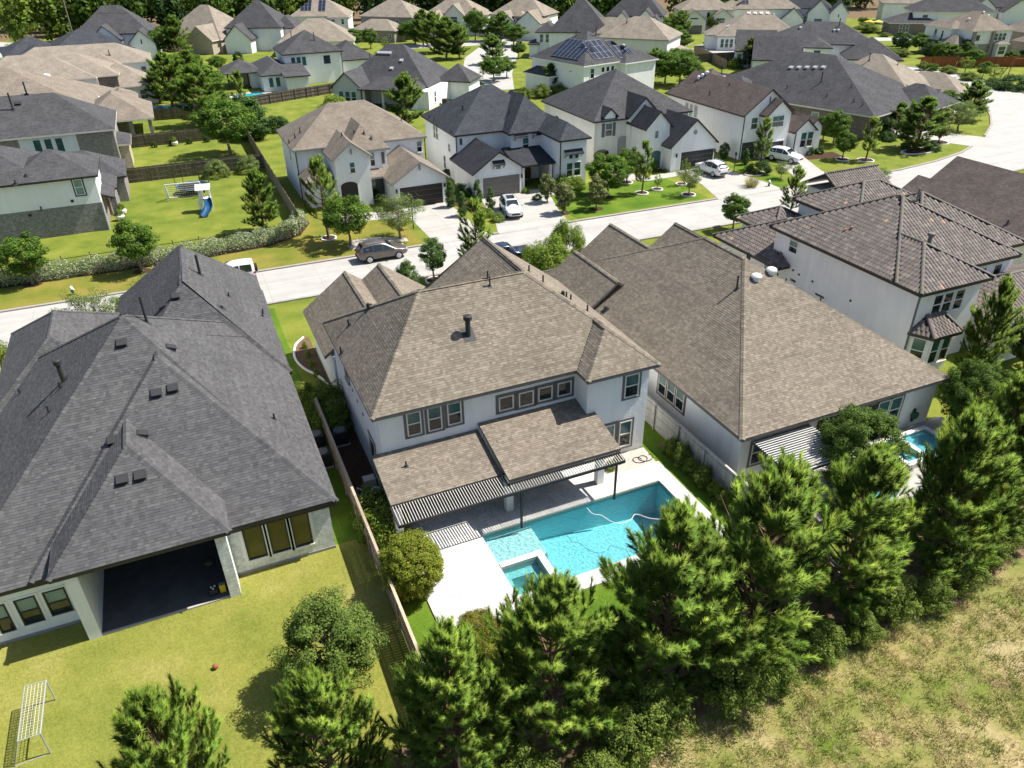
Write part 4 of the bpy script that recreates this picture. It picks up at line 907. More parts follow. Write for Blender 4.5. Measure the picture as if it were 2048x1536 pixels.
H = House('two_storey_house', 'white gabled house with grey roof at the edge of the woods', (-8, 226), -8, roof='shingle_charcoal', fascia='trim_dark')
H.block(-9, 0, 8, 13, 5.4, 'h', .85); H.block(-5, -4, 1.5, 6, 4.4, 'gy', .9); H.block(3.5, -6, 9.5, 5, 3.4, 'gy', .95); H.win('S', -4, -1.6, 4.6, .5, 1.1, style='fix', up='glass_dark'); H.win('S', -4, -.4, 2.6, 1.2, 1.1); H.win('S', -6, 6.5, 4, .4, 1.1, style='fix', up='glass_dark')
H = House('one_storey_house', 'tan brick house with tall plain tan roof in front of dark woods', (9, 228), -42, roof='shingle_sand', fascia='trim_cream', wall='brick_tan')
H.block(-9, 0, 9.5, 16, 3.2, 'h', .85); H.block(1.5, -3, 9, 6, 3.2, 'gy', .8); H.win('S', -3, 5.2, 4.6, .5, .8, style='fix', up='glass_dark')
H = House('two_storey_house', 'dark grey roofed white house with low side gable, left of the solar roof', (23.5, 222), -25, roof='shingle_charcoal', fascia='trim_dark')
H.block(-6, 0, 8, 13, 5.5, 'h', .85); H.block(-5, -5, 1.5, 5, 3.2, 'gy', .95); H.block(5, 3, 11, 12, 5.0, 'h', .8)
H = House('two_storey_house', 'cream house with tan hip roof carrying a dark block of solar panels', (47, 240), -20, roof='shingle_sand', fascia='trim_cream', wall='stucco_cream')
H.block(-10, 0, 6, 12, 5.7, 'h', .62); H.block(1, -3, 6.5, 6, 5.6, 'hg', .62); H.block(-1, -7, 2.5, 0, 4.2, 'h', .4); H.wins('S', -3, 2.4, 5, 4.4, .9, 1.4, 2); H.win('S', -7, .8, 2.2, 1.4, 2.0, style='fix')
def solar(H, x0, y0, nx, ny, w=1.0, h=1.65, face='S'):   # panels lying on the roof plane above the point
    e = None
    for i in range(nx):
        for j in range(ny):
            lx, ly = H.L(x0 + (i + .5) * w if face == 'S' else x0, y0 + (j + .5) * h * .8) if face == 'S' else H.L(x0 + (j + .5) * h * .8, y0 + (i + .5) * w)
            z, n = H.rz(lx, ly); t = (Vector((0, 0, 1)) - n * n.z).normalized(); hh = t.cross(n); m = MB()
            m.obox(Vector((lx, ly, z)) + n * .12, hh * w * .482, t * h * .48, n * .018, 1); m.obox(Vector((lx, ly, z)) + n * .142, hh * w * .45, t * h * .455, n * .006, 0); m.build('solar_panel', ['solar_blue', 'grey_metal'], H.e)
solar(H, -7.2, 1.6, 3, 3); solar(H, -2.2, 1.4, 2, 3)
H = House('one_storey_house', 'low tan roofed house behind the white two storey house with dark roof', (37, 205), -15, roof='shingle_sand', fascia='trim_cream', wall='stucco_cream')
H.block(-9, 0, 9, 14, 3.2, 'h', .62)

# ---------------------------------------------------------------- second row: houses on the street behind
H = House('two_storey_house', 'white two storey house with dark roof, teal windows and covered pool patio', (24, 166), roof='shingle_charcoal', fascia='trim_dark')
H.block(23.2, 165.8, 34.6, 177, 5.8, 'h', .6); H.block(21.8, 157.2, 26.0, 166, 3.0, 'ss', .12); H.block(33, 167, 42, 178, 3.8, 'h', .62); H.block(17.8, 160, 24, 176, 3.1, 'h', .5)
H.block(11.6, 165.8, 18.4, 174, 3.0, 'h', .5, nowall=True); H.walls(13.6, 171, 18, 174, 0, 2.9, 'stucco_grey'); H.walls(16.3, 166, 18, 171, 0, 2.9)
for x in (12, 15.8): H.column(x, 166.1, .3, 2.9, 'trim_dark')
for X in (1702, 1738, 1773): H.win('S', 165.8, (24.9,4.68)[0] + (X - 1702) * .03, 4.3, .9, 1.75, style='fix', up='glass_teal_refl')
H.win('S', 165.8, 31.6, 4.3, 1.5, 1.7, style='fix', up='glass_dark'); H.win('S', 160, 19.3, 1.7, .9, 1.8, style='fix'); H.win('S', 160, 20.6, 1.7, .9, 1.8, style='fix'); H.downspout(34.6, 165.7, 0, 5.6); H.pipe(*(26.59,174.61), 1.6, .08); H.pipe(*(30.08,168.52), 1.5, .08); H.win('W', 23.2, 170, 4.3, 1.1, 1.4)
H = House('one_storey_house', 'white one storey house with large dark hip roof and corner porch', (38, 131), -40, roof='shingle_charcoal', fascia='trim_dark')
H.block(-15, 4.5, 1.5, 18, 3.2, 'h', .82); H.walls(-2, 0.4, 1.2, 14, 0, 3.1); H.block(-9, 0, 1.2, 6, 3.2, 'h', .5, nowall=True); H.block(-14.5, .5, -9.3, 8, 3.2, 'gy', .85, wall='stucco_grey'); H.block(1.0, 11, 7, 17, 3.2, 'h', .75); H.walls(1, 1, 3.2, 13, 0, 3.0)
for k in range(3): H.win('S', .5, -13 + 1.2 * k, 1.6, 1.0, 2.1)
for x in (-8.6, -5.0, -.2): H.column(x, .4, .4, 3.1, 'stucco_grey')
for k in range(4): H.boxvent(-9.4 + .7 * k, 9.6, 'grey_metal', .6)
H.win('E', 3.2, 4, 1.7, .8, 1.9); H.pipe(-11, 9, .9, .08); H.boxvent(-6, 7, 'grey_metal', .6); H.boxvent(-4.6, 8.4, 'grey_metal', .6)
ac = MB(); ac.box(3.6, 6, 0, 4.5, 6.9, .95); ac.build('ac_unit', 'dark_plastic', H.e)
H = House('two_storey_house', 'white two storey house whose grey roof is covered with black solar panels', (68.6, 125.4), 14, roof='shingle_charcoal', fascia='trim_white')
H.block(.4, .4, 14.4, 15, 5.7, 'h', .62); H.block(9, -1.2, 17, 8, 5.5, 'h', .5); H.block(-1.2, 8, 3, 15, 3.2, 'h', .6)
solar(H, 1.0, 2.6, 7, 3, 1.08, 1.7, 'W'); solar(H, 3.4, 1.0, 4, 3, 1.2, 1.7); solar(H, 9.2, .6, 3, 3, 1.2, 1.7)
H.win('S', .4, 2.4, 4.2, 1.0, 1.7); H.wins('S', .4, 5, 7.4, 4.6, .8, .9, 3, style='fix', up='glass_dark'); H.wins('W', .4, 9, 10.2, 1.7, 1, 1.6, 2); H.win('W', .4, 4, 4.4, .8, .3, style='fix', up='glass_dark'); H.pipe(8.2, 6, 1.6, .1); H.pipe(6, 9, 1.0, .08); H.turbine(13.5, 4)
H = House('two_storey_house', 'tall dark grey pyramid roofed white house behind the solar panel roof', (85.5, 174), -32, roof='shingle_charcoal', fascia='trim_dark')
H.block(0, 0, 14, 15, 5.7, 'h', .95); H.block(-3, 1, 1.5, 9, 5.6, 'h', .7); H.win('W', -3, 4, 4.2, 1, 1.8); H.win('S', 1, -1.8, 4.2, .9, 1.8); H.win('S', 1, -.4, 4.2, .9, 1.8); H.block(-4.6, 0, -2.6, 6, 3.1, 'h', .4); H.pipe(3, 5, 1.2, .08)
H = House('two_storey_house', 'cream walled house with pale tan roof right of the solar panels', (91, 160), -48, roof='shingle_sand', fascia='trim_grey', wall='stucco_cream')
H.block(0, 0, 15.5, 12, 5.7, 'h', .6); H.block(-6, 8, 4, 16, 5.5, 'gx', .7); H.block(-5, 8, -2, 14, 4.5, 'gx', .5, wall='brick_taupe'); H.pipe(5, 4, 1, .08); H.block(15.4, 2, 18, 9, 3, 'h', .5, wall='brick_tan')
H = House('one_storey_house', 'long tan roofed house with five white vents beyond the charcoal gables', (128, 166), -32, roof='shingle_sand', fascia='trim_grey', wall='stucco_white')
H.block(0, 0, 20, 16, 3.2, 'h', .62); H.block(-2.5, 2.5, 5, 9, 3.2, 'h', .6); H.wins('S', 0, 1.2, 3.4, 1.6, .9, 2.0, 3)
for k in range(5): H.boxvent(7.5 + 1.5 * k, 6.9, 'white_paint', .7)
H.boxvent(2.6, 4, 'white_paint', .7)
H = House('two_storey_house', 'sprawling white house with dark grey roof, tall corner windows and side gable', (122, 136), -38, roof='shingle_charcoal', fascia='trim_dark')
H.block(-2, 0, 18, 13, 5.2, 'h', .52); H.block(-2.4, -3.5, 2.2, 5, 5.1, 'h', .45); H.block(4, -5, 9, 4, 5.1, 'h', .45); H.block(-9.5, 1, -1.5, 13, 3.4, 'gx', .55); H.block(-6, -10, 3, 0, 3.2, 'gx', .7); H.block(12, -9, 22, 4, 3.6, 'h', .6)
H.wins('S', 1, -8.6, -6.2, 1.7, 1, 2.2, 3, style='fix'); H.win('S', -5, 6.5, 3.6, 1.4, 2.0, style='fix', up='glass_teal_refl'); H.wins('W', -6, -8, -5, 1.7, .9, 2.2, 3, style='fix'); H.pipe(4, 6, 1.4, .1); H.pipe(11, 5, 1.6, .1); H.turbine(3.2, 4.2); H.turbine(10, 3.6); H.turbine(10.8, 3.6)
for x in (-2.2, -1.4): H.downspout(x, -3.55, 0, 5.4)
H.box('canopy', 'trim_dark', -8, -2.2, 2.7, -3.5, 1, 2.85); H.column(-7.6, -1.9, .2, 2.7, 'trim_dark'); H.column(-3.9, -1.9, .2, 2.7, 'trim_dark')

# ---------------------------------------------------------------- far row
def far(label, at, yaw, blocks, wins=(), roof='shingle_sand', wall='stucco_cream', fascia='trim_grey', garages=(), name='two_storey_house'):
    H = House(name, label, at, yaw, roof=roof, wall=wall, fascia=fascia)
    for b in blocks: H.block(*b[:7], **(b[7] if len(b) > 7 else {}))
    for w_ in wins: H.win('S', *w_[:5], **(w_[5] if len(w_) > 5 else {}))
    for g_ in garages: H.garage(g_[0], g_[1], g_[2], 2.3, g_[3])
    return H
fx = dict(style='fix', up='glass_dark'); BR = dict(wall='brick_taupe')
far('brick and cream house with plain tan hip roof over a tan garage', (60, 230), -44, [(-6, 0, 10, 12, 5.7, 'h', .6, BR), (-5, -7, 8, 1, 3, 'h', .55, BR)], [(0, 5.5, 4.3, 1, 1.4), (-7, 6.8, 1.5, .8, 1.2)], garages=[(-7, .2, 4.9, 'garage_tan')])
far('cream gabled house with tan roof and two front gables, right of centre tree clump', (79, 230), -38, [(-5, 0, 10, 11, 5.7, 'h', .65), (1, -2, 6.5, 6, 5.4, 'gy', .9), (-4, -6, 1.5, 3, 3.6, 'gy', .95), (6, -1, 12, 8, 5.2, 'h', .6)], [(-2, 3.7, 4.2, 2.2, 1.6), (-6, -1.2, 3.4, 1, 1.0), (0, -3, 4.4, .9, 1.3)], wall='stucco_cream')
far('white house with tan roof and black trimmed gables left of the tall dark roof', (93, 216), -48, [(-5, 0, 11, 11, 5.7, 'h', .65), (-2, -3, 3, 5, 4.6, 'gy', .8), (5, -5, 12, 3, 4.2, 'gy', .8), (3, -2, 6, 5, 5.6, 'h', .6)], [(-3, .5, 4.2, 1, 1.3), (-2, 4.5, 4.6, 1.6, 1.2)], fascia='trim_dark', wall='stucco_white')
far('white house of sharp gables with charcoal roof near top centre', (120, 197), -38, [(-5, 0, 10, 12, 5.7, 'h', .95), (-3, -4, 2, 5, 4.2, 'gy', 1.0), (3.5, -5, 8.5, 4, 5.0, 'gy', .95), (7, -6, 10, 0, 4.4, 'gy', 1.0)], [(-4, -.5, 4.4, .5, 1.0, fx), (-5, 6, 5.2, .5, 1.0, fx), (-5, 6, 2.3, 1.6, 1.8), (-6, 8.5, 4.2, .5, .9, fx)], roof='shingle_charcoal', wall='stucco_white', fascia='trim_dark')
far('cream house with tan roof and dark garage under a small gable', (145, 200), -24, [(-4, 0, 11, 11, 5.7, 'h', .6), (-4.4, -5, 2.4, 3, 3.4, 'gy', .75), (5, -3, 10, 4, 4.2, 'gy', .7)], [(0, -1.5, 4.6, 1, 1.3), (0, 4, 4.4, 1, 1.6, fx), (-5, -1, 4.0, 2.4, .5, fx), (-3, 7.4, 3.2, 1.6, 1.4)], garages=[(-5, -1, 4.9, 'garage_taupe')], wall='stucco_cream')
H = far('white walled house with wide tan roof and a single tilted solar array', (160, 196), -30, [(-3, 0, 15, 12, 5.7, 'h', .62), (-6, 5, 0, 12, 5.5, 'h', .6)], [(0, 1, 4.2, 1, 1.4), (0, 3, 4.2, 1, 1.4)], wall='stucco_white'); solar(H, -2.2, 1.4, 3, 2)
far('white house with dark roof, arched porch and tall gables, far right of centre', (175, 190), -42, [(-6, 0, 8, 12, 5.7, 'h', .7, dict(roof='shingle_slate')), (2, -4, 8, 5, 4.6, 'gy', 1.05), (-5, -6, 1, 3, 3.1, 'gy', .9), (8, -6, 12.5, 4, 5.0, 'gy', 1.1)], [(-4, 5, 2.4, 2.2, 2.0), (-6, 10.2, 4.4, .4, .9, fx), (-6, 10.2, 1.8, 1.6, 2.0, dict(style='arch'))], roof='shingle_slate', wall='stucco_white', fascia='trim_dark')
H = House('two_storey_house', 'white and brick house with tan roof, tall porch and bay window past the bend', (169, 128.5), -14, roof='shingle_tan', fascia='trim_cream', wall='stucco_white')
H.block(0, 0, 10, 13, 5.7, 'h', .62, band=(2.9, 'brick_taupe')); H.block(-1.8, 5, 3, 14, 5.7, 'h', .55, band=(2.9, 'brick_taupe')); H.block(-3, 1, .6, 6, 3.0, 'h', .7, wall='brick_taupe'); H.block(6.2, -1.4, 8.6, 1, 3, 'h', .4, wall='stucco_white')
for x in (.4, 5.2): H.column(x, -.1, .7, 5.6, 'brick_taupe')
H.wins('S', 0, 6.2, 8.2, 4.3, .9, 1.5, 3); H.win('S', 0, 1.6, 4.2, 1.1, 1.3, **fx); H.win('S', 0, 1.6, 2.2, 1.1, 1.0, **fx); H.win('W', -1.8, 10, 4.3, 1, 1.8, **fx); H.win('W', -1.8, 7.5, 4.3, .8, 1.6, **fx); H.win('S', -1.4, 7.4, 1.6, 1.8, 1.7)
for x, y in ((5, 4.6), (6.6, 4.8), (7.6, 4.8), (2.4, 5.4)): H.turbine(x, y, 'white_paint', .28)
H.pipe(7.8, 3.4, 1.4, .1)
far('white house with grey roof and long covered porch, upper right', (193, 166), -36, [(0, 0, 20, 12, 5.7, 'h', .6), (-6, -2, 6, 7, 3.1, 'h', .45, dict(wall='brick_brown'))], [(0, 3, 4.2, 1.4, 1.6), (-2, -3, 1.7, .8, 2.0), (-2, -1.4, 1.7, .8, 2.0)], roof='shingle_charcoal', wall='stucco_white', fascia='trim_cream')
far('pale tan roofed house at the very top right', (208, 188), -40, [(-2, 0, 18, 12, 5.7, 'h', .55)], wall='stucco_white')
far('white gabled house with dark roof, topmost right corner', (233, 180), -42, [(-8, 0, 16, 12, 4.2, 'gx', .7), (-6, -4, 0, 4, 3.6, 'gy', .8), (8, -6, 16, 4, 3.4, 'gy', .8), (0, -3, 6, 4, 4.2, 'gy', .8)], roof='shingle_charcoal', wall='stucco_white', fascia='trim_dark')
far('tan roofed house cut by the right edge, beyond the brick porch house', (185, 120), -10, [(0, 2, 20, 16, 4.5, 'h', .55), (-3, -1, 6, 8, 3.0, 'h', .6, BR)], roof='shingle_tan', wall='brick_taupe')

# ---------------------------------------------------------------- tiled roof house on the right, brown roof beyond it
def tile_unit():
    m = MB(); n = 5; w_, l_ = .30, .40
    for i in range(n):
        a0, a1 = i / n, (i + 1) / n; z = lambda a: .075 * math.sin(math.pi * a) ** .8 if 0 < a < 1 else 0
        x0, x1 = w_ * (a0 - .5), w_ * (a1 - .5); z0, z1 = z(a0) + .012, z(a1) + .012
        m.poly([(x0, 0, z0 + .02), (x1, 0, z1 + .02), (x1, l_, z1), (x0, l_, z0)]); m.poly([(x0, 0, 0), (x1, 0, 0), (x1, 0, z1 + .02), (x0, 0, z0 + .02)])
    return m
TU = tile_unit(); TPAL = [(.165, .138, .12), (.145, .12, .105), (.185, .155, .135), (.125, .104, .092), (.158, .133, .118)]
tile_var = []
for k in range(8):
    m = MB(); c = TPAL[k % 5] if k < 7 else (.36, .24, .16); q = [.9, 1, 1.1, 1, .95, 1.05, .85, 1][k]
    for f_ in TU.f: m.poly([TU.v[i] for i in f_], 0, tuple(v * q for v in c))
    tile_var.append((m, m.mesh('tile', ['roof_tile'])))
def tile_roof(H, polys, single=0, fas='trim_dark', seed=1, skipz=None):
    polys = [[(*H.L(x, y), z) for x, y, z in P] for P in polys]; mb, inner = roof_slab(polys, .2); H.polys += polys; ro = mb.build('roof', ['roof_deck', fas], H.e)
    rr = random.Random(seed); V = []; F = []; C = []; nv = 0; cnt = 0
    for P in polys:
        n, h, t = plane_of(P)
        if n.y > .3: step = 1   # planes turned away get the same cover
        at, v0, v1, d0 = spans(P, n, h, t); v = v0
        while v < v1 - .15:
            s0 = at(v + .02); s1 = at(min(v + .37, v1 - .01))
            if s0 and s1:
                a, b = max(s0[0], s1[0]) , min(s0[1], s1[1]); u = a + .15
                while u < b - .08:
                    k = rr.randrange(7) if rr.random() > .004 else 7
                    M = Matrix((h, t, n)).transposed().to_4x4(); M.translation = h * u + t * v + n * (d0 + .01)
                    if cnt < single and n.x < -.3: o = link('tile', tile_var[k][1], ro); o.matrix_local = M; cnt += 1
                    else:
                        m = tile_var[k][0]; VV = np.array(m.v) @ np.array(M.to_3x3()).T + np.array(M.translation); V.append(VV); F.append(np.array(m.f) + nv); C.append(np.array(m.col)[::4]); nv += len(VV)
                    u += .30
            v += .36
    if V:
        o = link('tiles', npmesh('tiles', np.concatenate(V), np.concatenate(F), ['roof_tile'], np.concatenate(C)), ro, 'stuff')
    cp = MB()
    for a, b in inner:
        a, b = Vector(a), Vector(b); d = (b - a); k = max(1, int(d.length / .38))
        if abs(d.z) > d.length * .95: continue
        for i in range(k):
            p = a + d * i / k; q = a + d * (i + 1.1) / k; s = d.cross(Vector((0, 0, 1))).normalized(); u = s.cross(d).normalized(); c = tuple(v * rr.uniform(.85, 1.1) for v in (.125, .112, .095)); m_ = 5
            for j in range(m_):
                t0, t1 = math.pi * j / m_, math.pi * (j + 1) / m_; w0 = lambda t_: s * .13 * math.cos(t_) + u * (.10 * math.sin(t_) + .04)
                cp.poly([p + w0(t0) * 1.08, p + w0(t1) * 1.08, q + w0(t1), q + w0(t0)][::-1], 0, c)
    cp.build('ridge_tile', 'roof_tile', ro)
H = House('two_storey_house', 'white two storey house with brown barrel tile roof on the right', (50, 39), fascia='trim_dark', frame='trim_white', wall='stucco_white')
H.walls(42.95, 31.2, 48.9, 45.2, 0, 5.75); H.walls(48.8, 33.2, 54.4, 45.2, 0, 5.75); H.walls(54.3, 34.6, 57.0, 45.2, 0, 5.75)
tile_roof(H, [[(42.5, 32.8, 5.9), (54.85, 32.8, 5.9), (48.67, 38.97, 9.232)], [(42.5, 45.65, 5.9), (42.5, 32.8, 5.9), (48.67, 38.97, 9.232), (48.67, 39.48, 9.232)], [(54.85, 45.65, 5.9), (42.5, 45.65, 5.9), (48.67, 39.48, 9.232)], [(54.85, 32.8, 5.9), (54.85, 45.65, 5.9), (48.67, 39.48, 9.232), (48.67, 38.97, 9.232)]], 90)
tile_roof(H, roof_polys('hx', 46.2, 34.3, 57.45, 45.55, 5.89, .54), 40, seed=3); tile_roof(H, [[(42.5, 32.8, 5.9), (42.5, 30.75, 5.9), (45.92, 34.17, 7.747), (45.92, 36.22, 7.747)], [(42.5, 30.75, 5.9), (49.35, 30.75, 5.9), (45.92, 34.17, 7.747)], [(49.35, 30.75, 5.9), (49.35, 32.8, 5.9), (45.92, 36.22, 7.747), (45.92, 34.17, 7.747)]], 170, seed=2)
H.block(50.5, 45, 59, 50.9, 5.4, None); tile_roof(H, roof_polys('hx', 50.0, 43.5, 59.6, 51.4, 5.5, .5), seed=4)
H.walls(42.3, 45.2, 50, 51, 0, 3.2); tile_roof(H, roof_polys('hx', 41.7, 43, 50.5, 51.5, 3.3, .5), seed=5); H.walls(47, 51, 52, 54, 0, 3.2); tile_roof(H, roof_polys('hx', 46.4, 49, 52, 54.6, 3.3, .5), seed=6)
H.walls(59.6, 51, 66, 59.4, 0, 3.3); tile_roof(H, roof_polys('gx', 59.2, 54, 66.2, 60.0, 3.5, .55), seed=7)
H.walls(49.6, 28.9, 60, 34.6, 0, 2.9); tile_roof(H, roof_polys('hx', 49.2, 28.2, 61, 36, 3.0, .5), seed=8)
# bay
bm = MB(); bp = [H.L(*p) for p in ((43.2, 31.2), (43.9, 30.1), (46.0, 30.1), (46.7, 31.2))]
for a, b in zip(bp, bp[1:]): bm.poly([(*a, 0), (*b, 0), (*b, 2.85), (*a, 2.85)])
bm.build('bay', 'stucco_white', H.e); tp_ = [H.L(*p) for p in ((42.8, 31.18), (43.6, 29.7), (46.3, 29.7), (47.1, 31.18))]; ap = [H.L(*p) for p in ((44.2, 31.18), (45.7, 31.18))]
o = H.o; ab = lambda p: (p[0] + o[0], p[1] + o[1])
tile_roof(H, [[(*ab(tp_[1]), 2.9), (*ab(tp_[2]), 2.9), (*ab(ap[1]), 3.9), (*ab(ap[0]), 3.9)], [(*ab(tp_[0]), 2.9), (*ab(tp_[1]), 2.9), (*ab(ap[0]), 3.9)], [(*ab(tp_[2]), 2.9), (*ab(tp_[3]), 2.9), (*ab(ap[1]), 3.9)]], seed=9)
H.wins('S', 30.08, 44.45, 45.45, 1.6, .85, 1.9, 2)
bw_ = H.win('S', 30.65, 43.55, 1.6, .9, 1.9); bw_.rotation_euler = (0, 0, R(-57.5))
for a in ((44.9,4.66,1.3,1.26), (45.86,4.76,1.25,1.25), (46.95,4.7,1.47,1.36)): H.win('S', 31.2, a[0], 4.55, .92, 1.55, up='glass_dark')
H.win('W', 42.95, *(43.04,4.91,0.99,1.04), up='glass_blind'); H.win('W', 42.95, *(42.41,2.3,0.79,0.35), style='fix', up='glass_dark'); H.win('W', 42.95, *(39.4,2.2,1.13,0.31), style='fix', up='glass_dark')
for y, z in ((42.6, 3.1), (41.9, 3.0), (40.4, 3.0), (36.5, 3.0), (39.2, 1.6)): H.box('wall_vent', 'dark_plastic', 42.88, y - .07, z - .07, 42.96, y + .07, z + .07)
H.win('S', 33.2, 51.6, 4.6, .9, 1.5, **fx); H.win('S', 33.2, 53.2, 4.6, .9, 1.5, **fx); H.downspout(42.9, 31.1, 0, 5.7, 'trim_taupe')
H.pipe(*(46.94,34.56), .9, .14, True, 'trim_taupe'); H.pipe(*(49.45,38.35), 1.2, .08, False, 'trim_taupe'); H.pipe(*(40.73,45.33), .9, .08)
H.pipe(*(44.53,39.81), .2, .09, False, 'terracotta'); H.pipe(*(44.87,39.58), .2, .09, False, 'terracotta'); H.pipe(*(43.77,42.27), .15, .08, False, 'terracotta')
H = House('one_storey_house', 'brown shingle roofed house at the right edge behind the tiled roof', (75, 48), wall='stucco_cream', roof='shingle_brown', fascia='trim_taupe')
H.walls(66, 36, 88, 50, 0, 3); H.addroof(roof_polys('hx', 65, 35, 92, 51, 3.1, .62), 'shingle_brown'); H.block(74, 49, 80, 56, 3.0, 'gy', .62, roof='shingle_brown', og=.3); H.block(67.8, 49, 71.6, 54.4, 3.0, 'gy', .6, roof='shingle_brown', og=.3)
for p, h in (((62,44.08), .4), ((66.03,41.66), .4), ((63.77,39.98), .4)): H.pipe(*p, h, .08)

# ---------------------------------------------------------------- plants: templates
rng = np.random.default_rng(11)
def frames(D):
    D = D / np.linalg.norm(D, axis=1, keepdims=True); up = np.where(np.abs(D[:, 2:3]) > .95, np.array([[1., 0, 0]]), np.array([[0, 0, 1.]]))
    A = np.cross(up, D); A /= np.linalg.norm(A, axis=1, keepdims=True); B = np.cross(D, A); return A, B, D
def tuft(k, ln, sh, wd, g):
    s = g.uniform(0, 1, k); az = g.uniform(0, 2 * np.pi, k); el = np.radians(g.uniform(22, 72, k) * (1 - .45 * s)); L_ = ln * g.uniform(.75, 1.1, k)
    base = np.stack([0 * s, 0 * s, s * sh], 1); d = np.stack([np.sin(el) * np.cos(az), np.sin(el) * np.sin(az), np.cos(el)], 1); side = np.stack([-np.sin(az), np.cos(az), 0 * az], 1)
    return base - side * wd / 2, base + side * wd / 2, base + d * L_[:, None], s
class Wood:
    def __init__(s): s.m = MB()
    def limb(s, pts, r0, r1, n=5):
        k = len(pts) - 1
        for i in range(k): s.m.tube(pts[i], pts[i + 1], r0 + (r1 - r0) * i / k, r0 + (r1 - r0) * (i + 1) / k, n, cap=False)
def make_pine(seed, H=8.0, Rr=2.6, z0=.9, ws=.46, per=5, tl=.24, sh=.30, kn=46, wd=.017, sparse=1.0, tsp=.17, pal=((.10, .16, .02), (.13, .195, .024), (.078, .135, .018), (.155, .21, .03))):
    g = np.random.default_rng(seed); w_ = Wood(); bend = g.uniform(-.25, .25, 2)
    tr = lambda z: np.array([bend[0] * math.sin(z / H * 3), bend[1] * math.sin(z / H * 2.4), z])
    w_.limb([tr(H * i / 10) for i in range(11)], H * .017 + .03, .015, 7)
    P, D, T = [], [], []
    z = z0
    while z < H * .985:
        t = (z - z0) / (H - z0); prof = Rr * (min(1, .62 + 1.1 * t) if t < .35 else 1) * (1 - t ** 2.5) ** .75 * (1 - .18 * t) + .2
        tone = g.uniform(.9, 1.1)
        for b in range(max(3, int(per * (1 - .3 * t) + .5))):
            if g.random() > sparse: continue
            az = g.uniform(0, 2 * np.pi); ln = prof * g.uniform(.62, 1.12); el = math.radians(8 + 48 * t + g.uniform(-10, 12)); p = tr(z) ; pts = [p]; nseg = 5
            for i in range(nseg):
                e = el + math.radians(7) * i * .8; a = az + g.uniform(-.09, .09); pts.append(pts[-1] + ln / nseg * np.array([math.cos(e) * math.cos(a), math.cos(e) * math.sin(a), math.sin(e)]))
            w_.limb(pts, .012 + .013 * ln, .008, 4)
            if g.random() < .07 and t < .7: continue
            nt = max(4, int(ln / tsp))
            for i in range(nt):
                f = .28 + .72 * (i + g.uniform(0, 1)) / nt; k = min(nseg - 1, int(f * nseg)); q = pts[k] + (pts[k + 1] - pts[k]) * (f * nseg - k); dr = pts[k + 1] - pts[k]; dr = dr / np.linalg.norm(dr)
                sd = np.cross(dr, [0, 0, 1]) * (1 if i % 2 else -1); tw = g.uniform(.18, .5) * (1.15 - .5 * f) * (1 + .3 * ln / 2); d2 = dr * g.uniform(.35, .8) + sd * g.uniform(.4, 1.0) + np.array([0, 0, g.uniform(.1, .65)]); d2 = d2 / np.linalg.norm(d2); e_ = q + d2 * tw
                w_.limb([q, e_], .008, .005, 3); P += [e_ - d2 * .1]; D += [d2 + np.array([0, 0, .35])]; T += [tone]
                if tw > .3: P += [q + d2 * tw * .35]; D += [d2 + np.array([0, 0, .2]) + g.uniform(-.4, .4, 3)]; T += [tone * .93]
            P.append(pts[-1] - dr * .1); D.append(dr + np.array([0, 0, .3])); T.append(tone)
        z += ws * g.uniform(.75, 1.25)
    for i in range(3): P.append(tr(H - .15 * i)); D.append(np.array([g.uniform(-.2, .2), g.uniform(-.2, .2), 1])); T.append(1.05)
    P = np.array(P); D = np.array(D); A, B, D = frames(D); V, C, NN = [], [], []; tv = [tuft(kn, tl, sh, wd, g) for _ in range(6)]; pal = np.array(pal)
    pick = g.integers(0, 6, len(P)); sc_ = g.uniform(.8, 1.2, len(P))
    for v in range(6):
        ix = np.where(pick == v)[0]
        if not len(ix): continue
        a, b, c, s = tv[v]; M = np.stack([A[ix], B[ix], D[ix]], 1)
        tri = np.stack([a, b, c], 1).reshape(-1, 3)
        W_ = np.einsum('kj,ijl->ikl', tri, M * sc_[ix, None, None]) + P[ix, None, :]
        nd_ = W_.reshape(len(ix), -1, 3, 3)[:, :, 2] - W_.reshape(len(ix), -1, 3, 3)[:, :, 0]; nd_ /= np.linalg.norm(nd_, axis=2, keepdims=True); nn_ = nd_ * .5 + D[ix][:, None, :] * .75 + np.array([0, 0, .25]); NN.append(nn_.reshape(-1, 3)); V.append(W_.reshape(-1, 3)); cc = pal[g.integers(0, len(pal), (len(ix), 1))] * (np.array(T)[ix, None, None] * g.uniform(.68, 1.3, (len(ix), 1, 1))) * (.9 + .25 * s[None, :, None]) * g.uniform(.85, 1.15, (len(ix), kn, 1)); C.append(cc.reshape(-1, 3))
    V = np.concatenate(V); C = np.concatenate(C); F = np.arange(len(V)).reshape(-1, 3); NN = np.concatenate(NN); NN /= np.linalg.norm(NN, axis=1, keepdims=True)
    T3 = V.reshape(-1, 3, 3); gn = np.cross(T3[:, 1] - T3[:, 0], T3[:, 2] - T3[:, 0]); fl = (gn * NN).sum(1) < 0; F[fl] = F[fl][:, [1, 0, 2]]
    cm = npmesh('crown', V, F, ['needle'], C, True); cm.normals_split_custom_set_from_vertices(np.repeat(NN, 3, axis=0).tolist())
    return dict(name='pine_tree', cat='pine tree', H=H, trunk=w_.m.mesh('trunk', ['bark_pine']), crown=cm)
